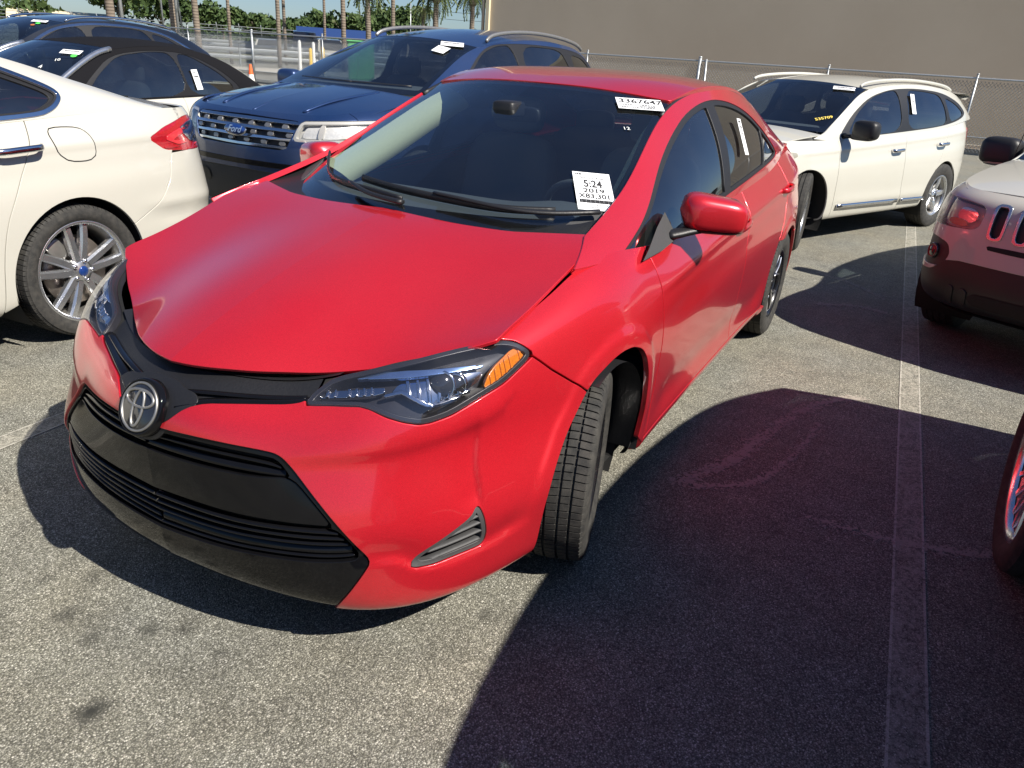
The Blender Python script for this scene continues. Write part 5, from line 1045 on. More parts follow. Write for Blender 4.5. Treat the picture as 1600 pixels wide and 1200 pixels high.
# ---------------------------------------------------------------- navy SUV behind it
sp = dict(plan=[(.965,0),(.955,.25),(.925,.48),(.85,.70),(.68,.88),(.38,.955),(0,.98),(-.6,.985),(-1.4,.985),(-2.2,.985),(-2.87,.98),(-3.4,.95),(-3.75,.86),(-3.95,.6),(-4.0,.3),(-4.01,0)],
 prof={0: [(.16,.26),(.08,.28),(.03,.42),(.0,.56),(.0,.68),(.005,.78),(.03,.87),(.09,.955),(.17,1.0)], 3: [(.16,.26),(.08,.28),(.03,.42),(.0,.56),(.0,.68),(.005,.80),(.02,.90),(.06,.975),(.13,1.01)],
  5: [(.10,.26),(.04,.28),(.02,.42),(.0,.56),(0,.70),(0,.84),(.015,.95),(.06,1.03),(.13,1.06)], 7: [(.10,.26),(.04,.28),(.02,.42),(.01,.56),(0,.72),(0,.87),(.015,.99),(.05,1.06),(.10,1.10)],
  11: [(.10,.28),(.04,.30),(.02,.44),(.01,.58),(0,.74),(0,.90),(.02,1.0),(.05,1.08),(.10,1.13)], 15: [(.12,.32),(.05,.34),(.0,.46),(0,.6),(.03,.74),(.04,.9),(.05,1.0),(.07,1.08),(.11,1.13)]},
 he=[(.70,.70,.985),(.55,.84,1.015),(.30,.855,1.06),(.05,.845,1.10),(-.16,.82,1.125)], hc=[(.80,.998),(.62,1.06),(.38,1.11),(.12,1.15),(-.08,1.175)],
 gb=[(-.02,.83,1.105),(-.5,.875,1.105),(-1.2,.88,1.115),(-2.0,.88,1.125),(-2.7,.88,1.135),(-3.3,.86,1.14),(-3.7,.79,1.14)],
 gt=[(-.22,.77,1.145),(-.70,.70,1.36),(-1.16,.625,1.545),(-1.9,.665,1.632),(-2.7,.665,1.63),(-3.35,.64,1.575),(-3.72,.68,1.25)], bul=[.005,.02,.035,.04,.04,.035,.015],
 kw=2, wsC=[(-.05,1.15),(-.55,1.38),(-1.05,1.585)], kr=5, roofC=[(-1.05,1.585),(-1.9,1.69),(-2.7,1.69),(-3.42,1.625)], rearC=[(-3.42,1.625),(-3.85,1.25)], rg=.9,
 wb=2.865, arch=.43, archz=.38, hw=.98, floor=.28, doors=[[(-.52,1.2),(-.50,.7),(-.52,.25)], [(-1.66,1.2),(-1.63,.7),(-1.66,.25)], [(-2.75,1.2),(-2.70,.95),(-2.45,.75),(-2.36,.25)]],
 bump_f=[(.60,1.1),(.55,.8),(.40,.6),(.40,.25)], bump_r=[(-3.6,1.3),(-3.5,.8),(-3.4,.3)],
 dlo=[(-.55,1.11),(-.85,1.30),(-1.2,1.49),(-1.45,1.57),(-2.0,1.595),(-2.8,1.585),(-3.3,1.53),(-3.52,1.30),(-3.45,1.165),(-2.7,1.15),(-1.4,1.13)],
 windows=[([(-.66,1.135),(-.95,1.32),(-1.25,1.485),(-1.5,1.55),(-1.72,1.565),(-1.70,1.15)], 'front_door', 'side_glass'), ([(-1.84,1.155),(-1.86,1.57),(-2.66,1.565),(-2.74,1.40),(-2.80,1.165)], 'rear_door', 'privacy'), ([(-2.93,1.20),(-2.86,1.53),(-3.22,1.49),(-3.40,1.32),(-3.36,1.20)], 'quarter_panel', 'privacy')],
 dash=(-.55, 1.16, .72), seats=[(-1.45, 1.25), (-2.35, 1.27)], frame='navy')
EXHL = [(.50,.835),(.535,.972),(.72,.985),(1.1,1.005),(1.1,.87),(.78,.84)]; EXGR = [(-.1,.765),(.455,.765),(.525,.945),(.50,.968),(-.1,.975)]
EXLOW = [(-.1,.24),(.80,.24),(.78,.44),(.66,.58),(.40,.60),(-.1,.605)]
sp['fholes'] = [lambda m: np.maximum(out_yz(EXHL, 1, .1)(m), .3-m.V[:, 0]), out_yz(EXGR, 1, .1), lambda m: np.maximum(out_yz(EXLOW, 1, .15)(m), .45-m.V[:, 0])]; sp['holes'] = [lambda m: np.maximum(out_yz(EXHL, 1, .1)(m), .3-m.V[:, 0])]
B = surfaces(sp); press(B.W, [(.3, .92), (-1.0, .94), (-2.4, .96), (-3.4, 1.0)], .008, .006, .05, .016, .1, -3.5); exp = empty('parked_car', (-3.083, -2.931, 0), math.radians(-2.35), 'navy blue SUV with barred chrome grille and blue oval badge', 'car', 'parked cars')
eo = common(sp, B, exp, 'navy'); four_wheels(exp, .385, .25, .245, 'five', 2.865, .85)
h_ = pair('headlight', cpan(B.W, [front_only(.30), in_yz(EXHL, 1, .1)], -.05, 0), MT['lamp_white'], exp)
pair('lamp_reflector', cpan(B.W, [front_only(.30), in_yz([(.56,.865),(.575,.945),(.70,.955),(.90,.97),(.90,.885),(.76,.868)], 1, .1)], -.03, .015), MT['lamp_white'], h_[0], h_[1])
pair('lamp_divider', cpan(B.W, [front_only(.30), in_yz([(.675,.858),(.675,.965),(.705,.965),(.705,.858)], 1, .2)], -.012, .02), MT['white'], h_[0], h_[1])
pair('lamp_edge', cpan(B.W, [front_only(.30), in_yz(EXHL, 1, .1), lambda m: .018-sdf(yzv(m), chaikin(EXHL, 1, .1))], -.006, .03), MT['white2'], h_[0], h_[1])
pair('lens', cpan(B.W, [front_only(.30), in_yz(EXHL, 1, .1)], .0, .004), MT['lens'], h_[0], h_[1])
mk('grille', both(cpan(B.W, [front_only(.5), in_yz(EXGR, 1, .1)], -.03, .0)), MT['black_plastic'], exp)
for z_ in (.783, .842, .902, .958): mk('grille_bar', both(cpan(B.W, [front_only(.5), in_yz(EXGR, 1, .1), (lambda z_: (lambda m: .0085-np.abs(m.V[:, 2]-z_)))(z_)], -.004, .02)), MT['chrome'], exp)
for r_, z_ in enumerate((.812, .872, .930)):
    for k in range(3):
        y = .085+.165*k+(.05 if r_ == 1 else 0)
        if y > .50: continue
        for s_ in (1, -1):
            c_ = cpan(B.W, [front_only(.5), in_yz(EXGR, 1, .1), (lambda y, z_: (lambda m: np.minimum(.027-np.abs(m.V[:, 1]-y), .013-np.abs(m.V[:, 2]-z_))))(y, z_)], -.010, .02, None)
            if c_.F: mk('grille_stud', c_ if s_ > 0 else mirror(c_), MT['pearl'], exp)
def oval(w, h, d, n=40): return M(np.array([(w*math.cos(a)*k, h*math.sin(a)*k, z) for k, z in ((1.0, 0), (.97, d), (.001, d*1.25)) for a in np.linspace(0, 2*math.pi, n, endpoint=False)]), [(j*n+i, j*n+(i+1) % n, (j+1)*n+(i+1) % n, (j+1)*n+i) for j in range(2) for i in range(n)])
bp_, bn_ = P(.958, 0, .872), P(.97, 0, .24); bX = P(0, 1, 0); bY = np.cross(bn_, bX)
bd = mk('badge', place(oval(.112, .044, .006), bp_, bX, bY, bn_), MT['chrome'], exp); mk('badge_field', place(oval(.104, .037, .009), bp_, bX, bY, bn_), MT['blue_oval'], bd); tm_ = text_mesh('Ford', .068, (1.05, 1.0), shear=.35, bold=.0012); mk('lettering', place(M(tm_.V+[0, .0, .0125], tm_.F), bp_, bX, bY, bn_), MT['silver_print'], bd, smooth=False)
mk('lower_bumper', both(cpan(B.W, [front_only(.45), in_yz(EXLOW, 1, .15)], -.012, .02)), MT['grey_plastic'], exp); pair('fog_recess', cpan(B.W, [front_only(.45), in_yz([(.36,.46),(.36,.56),(.60,.55),(.64,.47)], 1, .2)], -.004, 0), MT['black_plastic'], exp)
mk('bumper_strip', both(cpan(B.W, [front_only(.5), lambda m: .017-np.abs(m.V[:, 2]-.655), lambda m: .74-m.V[:, 1]], .004, .008)), MT['gloss_black'], exp)
pair('roof_rail', tube(curve(P((-1.36, .635, 1.585), (-1.52, .625, 1.645), (-2.0, .62, 1.69), (-2.6, .615, 1.69), (-3.15, .60, 1.645), (-3.36, .595, 1.585)), 40), .017, 8, sq=(.9, 1.1)), MT['pearl'], exp)
door_mirror(exp, -.62, 1.06, 1.16, 'navy')
stick(eo['ws'], B.S, (-1.08, .47, 1.51), .20, .085, [('~n', 0.0209, 0, .018, (.15, 1), 0), ('#30', .012, 0, -.02, (.12, 1), 0)], rot=-.06); dot(eo['ws'], B.S, (-1.09, .50, 1.45), .028, 'green', .008)
stick(eo['ws'], B.S, (-.95, .44, 1.36), .12, .13, [('~q', .012, 0, .02, (.07, 1), 0), ('~r', .008, 0, -.01, (.05, 1), 0)], rot=-.45)
pair('hood_ridge', tube(curve(P((.70, .42, 1.018), (.45, .45, 1.085), (.15, .47, 1.128), (-.08, .48, 1.155)), 24), np.array([.004]+[.012]*22+[.004]), 8, sq=(1.6, .8)), MT['navy'], exp)
mk('hood_crease', tube(curve(P((.79, .0, 1.0), (.62, 0, 1.052), (.38, 0, 1.102), (.12, 0, 1.142)), 24), np.array([.003]+[.009]*22+[.003]), 8, sq=(1.6, .7)), MT['navy'], exp)
for y0, y1 in ((-.55, .1), (.0, .62)):
    w_ = empty('wiper', parent=exp); mk('wiper_blade', tube([(-.16-.16*(abs(y)/.7)**2-.02, y, 1.205) for y in np.linspace(y0, y1, 12)], .010, 6), MT['black_plastic'], w_)

# ---------------------------------------------------------------- white crossover behind on the right
sp = dict(plan=[(.90,0),(.885,.25),(.83,.5),(.70,.70),(.48,.82),(.15,.87),(-.3,.885),(-1,.89),(-1.8,.89),(-2.4,.89),(-2.8,.88),(-3.2,.84),(-3.45,.74),(-3.58,.5),(-3.62,.2),(-3.63,0)],
 prof={0: [(.14,.24),(.05,.26),(.02,.38),(0,.5),(0,.6),(.02,.7),(.06,.79),(.11,.86),(.2,.90)], 4: [(.09,.24),(.03,.26),(.01,.36),(0,.5),(0,.62),(.01,.74),(.03,.83),(.07,.90),(.14,.95)],
  6: [(.09,.23),(.03,.245),(.012,.34),(.005,.48),(0,.62),(.005,.74),(.02,.83),(.04,.90),(.075,.955)], 9: [(.09,.23),(.03,.245),(.012,.34),(.005,.48),(0,.62),(.005,.76),(.02,.88),(.04,.98),(.08,1.05)],
  12: [(.10,.28),(.04,.30),(.01,.40),(0,.52),(0,.65),(.01,.80),(.03,.95),(.05,1.05),(.10,1.14)], 15: [(.10,.30),(.04,.32),(.01,.42),(0,.55),(0,.68),(.03,.82),(.05,.96),(.07,1.06),(.12,1.14)]},
 he=[(.58,.66,.90),(.42,.72,.925),(.20,.745,.96),(-.05,.75,.985),(-.25,.75,1.0)], hc=[(.72,.88),(.55,.95),(.30,1.0),(.08,1.03),(-.10,1.045)],
 gb=[(-.1,.765,.985),(-.45,.812,.960),(-1.0,.815,.985),(-1.75,.815,1.015),(-2.4,.81,1.055),(-2.85,.79,1.10),(-3.2,.74,1.14),(-3.5,.66,1.15)],
 gt=[(-.32,.73,1.02),(-.56,.70,1.14),(-.82,.66,1.28),(-1.08,.62,1.405),(-1.7,.645,1.465),(-2.5,.635,1.46),(-3.15,.61,1.40),(-3.45,.64,1.20)], bul=[.005,.015,.025,.035,.04,.04,.03,.01],
 kw=3, wsC=[(-.08,1.02),(-.40,1.17),(-.70,1.31),(-1.0,1.44)], kr=6, roofC=[(-1.0,1.44),(-1.7,1.505),(-2.5,1.50),(-3.3,1.44)], rearC=[(-3.3,1.44),(-3.58,1.18)],
 wb=2.69, arch=.375, archz=.345, hw=.885, floor=.25, doors=[[(-.45,1.1),(-.44,.7),(-.50,.22)], [(-1.70,1.2),(-1.68,.75),(-1.82,.22)], [(-2.72,1.3),(-2.62,.95),(-2.48,.70),(-2.38,.5),(-2.33,.22)]],
 bump_f=[(.42,1.1),(.36,.7),(.36,.2)], bump_r=[(-3.6,1.4),(-3.42,1.05),(-3.30,.6),(-3.05,.2)],
 dlo=[(-.42,.955),(-.75,1.17),(-1.1,1.33),(-1.5,1.41),(-2.0,1.43),(-2.6,1.405),(-3.0,1.32),(-3.20,1.21),(-3.12,1.165),(-2.85,1.115),(-2.4,1.065),(-1.7,1.025),(-.9,.985)],
 windows=[([(-.62,1.0),(-.85,1.18),(-1.15,1.32),(-1.45,1.385),(-1.62,1.395),(-1.62,1.04),(-1.0,1.005)], 'front_door', 'side_glass'), ([(-1.76,1.05),(-1.78,1.405),(-2.2,1.40),(-2.52,1.375),(-2.58,1.25),(-2.62,1.10),(-2.3,1.075)], 'rear_door', 'privacy'), ([(-2.72,1.12),(-2.62,1.36),(-2.92,1.29),(-3.12,1.20),(-3.0,1.165)], 'quarter_panel', 'privacy')],
 dash=(-.5, 1.02, .66), seats=[(-1.4, 1.12), (-2.3, 1.14)], frame='white2')
RTAIL = [(-3.28,1.05),(-3.40,1.05),(-3.7,1.02),(-3.7,.78),(-3.46,.78),(-3.36,.9)]
sp['holes'] = [out_xz(RTAIL, 2, .2)]; B = surfaces(sp); press(B.W, [(.3, .84), (-1.0, .90), (-2.4, .97), (-3.4, 1.03)], .007, .004, .05, .016, .3, -3.4); press(B.W, [(0, .40), (-1.5, .40), (-2.6, .40)], .006, .008, .06, .03, -.45, -2.4); rog = empty('parked_car', (-5.699, -.21, 0), math.radians(-22.86), 'cream white crossover parked askew behind the red car, with roof rails and black door mirror', 'car', 'parked cars')
ro = common(sp, B, rog, 'white2'); four_wheels(rog, .345, .215, .215, 'five', 2.69, .775, math.radians(26))
pair('tail_lamp', cpan(B.W, [in_xz(RTAIL, 2, .2), lambda m: m.V[:, 1]-.3], .006, .02), MT['red_lens'], rog)
pair('roof_rail', tube(curve(P((-1.02, .60, 1.415), (-1.18, .59, 1.458), (-1.7, .58, 1.495), (-2.3, .575, 1.498), (-2.85, .56, 1.468), (-3.05, .56, 1.425)), 40), .014, 8, sq=(.9, 1.1)), MT['white2'], rog)
mk('rear_spoiler', both(loft([[(-3.18-.02*0, y, 1.425-.03*(y/.6)**2) for y in np.linspace(0, .6, 10)], [(-3.42, y, 1.43-.03*(y/.6)**2) for y in np.linspace(0, .6, 10)], [(-3.50, y, 1.40-.03*(y/.6)**2) for y in np.linspace(0, .6, 10)], [(-3.40, y, 1.37-.03*(y/.6)**2) for y in np.linspace(0, .6, 10)]])), MT['white2'], rog)
door_mirror(rog, -.58, .985, 1.06, 'black_plastic')
stick(ro['ws'], B.S, (-.98, .47, 1.385), .20, .07, [('~n', 0.0187, 0, .012, (.15, 1), 0), ('#30', .012, 0, -.02, (.12, 1), 0)], rot=-.05); mark(ro['ws'], B.S, (-.47, .60, 1.12), '535709', .055, 'yellow_chalk', .45, .006)
stick(ro['rear_door'][0], B.G, (-1.86, .74, 1.275), .075, .20, [('~n', 0.0072, 0, .07, (.055, 1), 0), ('#20', .012, 0, .03, (.05, 1), 0), ('~p', .004, 0, -.03, (.05, 1), 0)], rot=-.05, off=.004)
for a, b_ in (((-.54, .365), (-1.72, .355)), ((-1.80, .352), (-2.30, .345))):
    pair('side_moulding', tube([(x, np.interp(x, [-2.4, -.5], [.892, .886]), z) for x, z in zip(np.linspace(a[0], b_[0], 12), np.linspace(a[1], b_[1], 12))], .021, 8, sq=(.45, 1)), MT['chrome'], rog)
for a, z_, o_ in ((-1.40, .855, 'front_door'), (-2.38, .90, 'rear_door')):
    pair('door_handle', tube(curve(P((a, .872, z_), (a-.03, .905, z_), (a-.12, .910, z_+.004), (a-.18, .905, z_+.006), (a-.21, .872, z_+.006)), 16), .014, 8, sq=(.6, 1.2)), MT['chrome'], ro[o_][0], ro[o_][1])
pair('headlight', cpan(B.W, [front_only(.2), in_yz([(.45,.68),(.50,.82),(.74,.87),(.84,.86),(.80,.74),(.6,.68)], 2, .2)], .004, .01), MT['hazy_lens'], rog)

# ---------------------------------------------------------------- white off-roader on the right edge (slotted grille)
sp = dict(plan=[(.875,0),(.87,.3),(.835,.54),(.73,.73),(.52,.85),(.2,.895),(-.3,.90),(-1,.90),(-1.8,.90),(-2.4,.90),(-2.8,.895),(-3.2,.86),(-3.42,.74),(-3.52,.5),(-3.55,.2),(-3.56,0)],
 prof={0: [(.14,.29),(.03,.31),(-.015,.42),(-.01,.53),(.0,.62),(.01,.72),(.02,.83),(.045,.915),(.11,.96)], 3: [(.12,.29),(.03,.31),(-.01,.42),(-.005,.53),(.0,.62),(.005,.72),(.015,.83),(.04,.915),(.11,.96)],
  5: [(.10,.28),(.03,.30),(.0,.40),(0,.52),(0,.65),(.01,.78),(.025,.88),(.06,.95),(.13,.995)], 8: [(.10,.26),(.03,.28),(.0,.40),(0,.54),(0,.68),(.01,.82),(.03,.93),(.06,1.0),(.10,1.04)], 15: [(.10,.3),(.04,.32),(.0,.42),(0,.55),(0,.68),(.03,.82),(.05,.96),(.07,1.03),(.12,1.08)]},
 he=[(.64,.66,.955),(.48,.75,.975),(.25,.765,1.01),(-.02,.765,1.045),(-.26,.75,1.07)], hc=[(.74,.965),(.55,1.02),(.30,1.06),(.05,1.09),(-.12,1.11)],
 gb=[(-.1,.77,1.04),(-.5,.81,1.03),(-1.1,.815,1.04),(-1.8,.815,1.05),(-2.4,.81,1.06),(-2.9,.79,1.07),(-3.3,.74,1.08),(-3.45,.68,1.08)],
 gt=[(-.30,.75,1.075),(-.58,.71,1.22),(-.88,.66,1.38),(-1.2,.63,1.48),(-1.8,.645,1.545),(-2.5,.64,1.55),(-3.1,.63,1.50),(-3.4,.65,1.15)], bul=[.005,.015,.025,.035,.04,.04,.03,.01],
 kw=3, wsC=[(-.10,1.085),(-.42,1.24),(-.76,1.40),(-1.1,1.51)], kr=6, roofC=[(-1.1,1.51),(-1.8,1.58),(-2.5,1.59),(-3.2,1.55)], rearC=[(-3.2,1.55),(-3.5,1.15)],
 wb=2.635, arch=.40, archz=.36, hw=.895, floor=.28, doors=[[(-.50,1.1),(-.48,.7),(-.52,.25)], [(-1.55,1.2),(-1.53,.75),(-1.6,.25)], [(-2.55,1.3),(-2.45,.95),(-2.3,.70),(-2.2,.25)]],
 bump_f=[(.46,1.1),(.42,.72),(.36,.5),(.36,.25)], bump_r=[(-3.4,1.3),(-3.3,.8),(-3.05,.3)],
 dlo=[(-.50,1.035),(-.80,1.24),(-1.15,1.42),(-1.6,1.49),(-2.5,1.50),(-3.0,1.44),(-3.2,1.15),(-2.9,1.10),(-1.8,1.07),(-.9,1.05)],
 windows=[([(-.65,1.065),(-.9,1.24),(-1.2,1.39),(-1.48,1.45),(-1.5,1.085),(-1,1.07)], 'front_door', 'side_glass'), ([(-1.6,1.09),(-1.6,1.46),(-2.4,1.47),(-2.5,1.10)], 'rear_door', 'privacy'), ([(-2.62,1.13),(-2.55,1.45),(-2.9,1.41),(-3.06,1.17)], 'quarter_panel', 'privacy')],
 dash=(-.5, 1.09, .66), seats=[(-1.4, 1.18), (-2.3, 1.18)], frame='white2')
JHL = [(.485,.765),(.475,.89),(.60,.905),(.80,.905),(1.0,.90),(1.0,.77),(.84,.745),(.70,.745)]; JFOG = [(.635,.53),(.60,.60),(.63,.66),(.74,.675),(1.0,.66),(1.0,.53),(.76,.505)]
JDARK = [(-.1,.2),(1.1,.2),(1.1,.50),(.80,.475),(.70,.49),(.62,.565),(.52,.585),(-.1,.585)]
def slot(y): w_ = .040; return [(y-w_, .745), (y-w_*1.05, .90), (y-w_*.7, .915), (y+w_*.7, .915), (y+w_*1.05, .90), (y+w_, .745), (y+w_*.7, .728), (y-w_*.7, .728)]
slots = [0, .130, .26, .39]
fcond = lambda c: (lambda m: np.maximum(c(m), .30-m.V[:, 0]))
sp['holes'] = [fcond(out_yz(JHL, 2, .15)), fcond(out_yz(JDARK, 1, .15)), fcond(out_yz(JFOG, 2, .2))]; sp['fholes'] = [out_yz(slot(y), 1, .25) for y in slots]
B = surfaces(sp); press(B.W, [(.3, .80), (-1.0, .84), (-2.4, .88), (-3.4, .92)], .008, .004, .05, .016, .1, -3.4); jeep = empty('parked_car', (-3.46, 2.582, 0), math.radians(-21.43), 'white boxy off-road vehicle with upright slotted grille, cut off by the right edge', 'car', 'parked cars')
jo = common(sp, B, jeep, 'white'); four_wheels(jeep, .345, .22, .215, 'five', 2.635, .785, math.radians(4))
mk('lower_bumper', both(cpan(B.W, [front_only(.30), in_yz(JDARK, 1, .15), xz_out(0, .36, .40)], -.004, .02)), MT['black_plastic'], jeep)
mk('bumper_intake', both(cpan(B.W, [front_only(.5), in_yz([(-.1,.355),(.40,.355),(.44,.40),(.40,.43),(-.1,.43)], 1, .15)], .001, 0)), MT['underbody'], jeep)
for y in (.46, .54): pair('intake_rib', cpan(B.W, [front_only(.5), (lambda y: (lambda m: np.minimum(.02-np.abs(m.V[:, 1]-y), .05-np.abs(m.V[:, 2]-.39))))(y)], .004, .01, None), MT['black_plastic'], jeep)
h_ = pair('headlight', cpan(B.W, [front_only(.30), in_yz(JHL, 2, .15)], -.05, 0), MT['white2'], jeep)
pair('lamp_reflector', cpan(B.W, [front_only(.3), in_yz([(.53,.79),(.53,.87),(.66,.875),(.66,.79)], 2, .25)], -.03, .02), MT['chrome'], h_[0], h_[1])
pair('turn_signal', cpan(B.W, [front_only(.3), in_yz([(.57,.765),(.58,.80),(.70,.80),(.72,.765)], 1, .25)], -.025, .01), MT['amber'], h_[0], h_[1]); pair('lens', cpan(B.W, [front_only(.30), in_yz(JHL, 2, .15)], .002, .006), MT['hazy_lens'], h_[0], h_[1])
f_ = pair('fog_lamp', cpan(B.W, [front_only(.30), in_yz(JFOG, 2, .2)], -.010, .0), MT['black_plastic'], jeep)
pp, pn = P(.715, .72, .592), P(.80, .60, 0); fX = np.cross((0, 0, 1), pn); pair('fog_lens', place(lathe([(.0005, .012), (.025, .010), (.034, .004), (.040, .010), (.044, .004), (.044, -.02)], 28, 'z'), pp, fX, P(0, 0, 1), pn), MT['emblem_dark'], f_[0], f_[1])
for y in slots:
    for s_ in ((1, -1) if y else (0,)):
        sq_ = slot(y); rg_ = cpan(B.W, [front_only(.5), in_yz(sq_, 1, .25), (lambda q: (lambda m: .011-sdf(yzv(m), chaikin(q, 1, .25))))(sq_)], .006, .02, None if y else mid_keep)
        bk = cpan(B.W, [front_only(.5), in_yz(sq_, 1, .25)], -.02, 0)
        if y == 0: mk('grille_slot', both(bk), MT['black_plastic'], jeep); mk('slot_chrome', both(rg_), MT['alloy'], jeep)
        else: mk('grille_slot', bk if s_ > 0 else mirror(bk), MT['black_plastic'], jeep); mk('slot_chrome', rg_ if s_ > 0 else mirror(rg_), MT['alloy'], jeep)
mk('bumper_slit', both(cpan(B.W, [front_only(.5), in_yz([(-.1,.672),(.40,.672),(.42,.685),(.40,.70),(-.1,.70)], 1, .2)], .001, 0)), MT['underbody'], jeep)
door_mirror(jeep, -.70, .985, 1.085, 'black_plastic', 'pearl', 1.1)
mk('aerial', tube([(-.30, -.78, 1.03), (-.55, -.76, 1.75)], .003, 5), MT['black_plastic'], jeep)

# ---------------------------------------------------------------- car just outside the right edge: its wheel shows and its shadow falls across the lane
sp = dict(plan=[(.95,0),(.93,.3),(.84,.58),(.62,.80),(.25,.90),(-.4,.915),(-1.2,.92),(-1.9,.92),(-2.5,.92),(-2.95,.915),(-3.3,.89),(-3.58,.82),(-3.75,.7),(-3.86,.45),(-3.88,.2),(-3.885,0)],
 prof={0: [(.12,.22),(.04,.24),(.01,.34),(0,.46),(0,.6),(.02,.7),(.06,.80),(.12,.88),(.2,.93)], 5: [(.09,.24),(.04,.26),(.02,.36),(.01,.48),(.0,.62),(0,.76),(.015,.88),(.05,.97),(.10,1.02)], 12: [(.12,.28),(.05,.30),(.015,.4),(0,.52),(0,.64),(.015,.78),(.03,.92),(.05,1.02),(.10,1.10)], 15: [(.12,.28),(.05,.30),(.015,.4),(0,.52),(0,.64),(.015,.78),(.03,.92),(.05,1.02),(.10,1.10)]},
 he=[(.62,.68,.93),(.40,.76,.97),(.15,.78,1.01),(-.10,.77,1.04),(-.3,.75,1.06)], hc=[(.78,.92),(.55,1.0),(.30,1.05),(.08,1.08),(-.1,1.09)],
 gb=[(-.1,.78,1.03),(-.5,.83,1.03),(-1.1,.835,1.05),(-1.8,.835,1.06),(-2.4,.83,1.08),(-2.9,.81,1.10),(-3.4,.76,1.12),(-3.75,.68,1.12)],
 gt=[(-.22,.76,1.07),(-.45,.71,1.22),(-.72,.67,1.40),(-1.0,.65,1.53),(-1.9,.665,1.62),(-2.6,.66,1.61),(-3.3,.64,1.52),(-3.72,.66,1.22)], bul=[.005,.015,.025,.035,.04,.04,.03,.01],
 kw=3, wsC=[(-.02,1.08),(-.28,1.25),(-.58,1.43),(-.88,1.555)], kr=6, roofC=[(-.88,1.555),(-1.9,1.655),(-2.6,1.65),(-3.4,1.565)], rearC=[(-3.4,1.565),(-3.8,1.22)],
 wb=2.75, arch=.40, archz=.37, hw=.915, floor=.26, doors=[[(-.50,1.1),(-.48,.7),(-.52,.25)], [(-1.6,1.2),(-1.58,.75),(-1.62,.25)], [(-2.72,1.3),(-2.6,.95),(-2.42,.70),(-2.35,.25)]],
 bump_f=[(.42,1.1),(.38,.7),(.36,.2)], bump_r=[(-3.65,1.4),(-3.5,.8),(-3.2,.25)],
 dlo=[(-.52,1.035),(-.85,1.25),(-1.2,1.42),(-1.7,1.52),(-2.6,1.54),(-3.15,1.47),(-3.4,1.20),(-3.2,1.14),(-2,1.09),(-.9,1.05)],
 windows=[([(-.68,1.07),(-.95,1.25),(-1.25,1.40),(-1.52,1.47),(-1.55,1.09)], 'front_door', 'side_glass'), ([(-1.66,1.10),(-1.68,1.49),(-2.5,1.50),(-2.6,1.12)], 'rear_door', 'privacy'), ([(-2.75,1.15),(-2.68,1.49),(-3.05,1.45),(-3.25,1.2)], 'quarter_panel', 'privacy')],
 dash=(-.5, 1.08, .68), seats=[(-1.45, 1.18), (-2.35, 1.18)], frame='dark')
B = surfaces(sp); rsv = empty('parked_car', (2.02, 2.955, 0), 0, 'dark vehicle cut off by the right edge, only its bright many-spoked rear wheel in view', 'car', 'parked cars')
common(sp, B, rsv, 'dark'); four_wheels(rsv, .36, .255, .235, 'multi', 2.75, .81); door_mirror(rsv, -.62, 1.0, 1.1, 'dark')

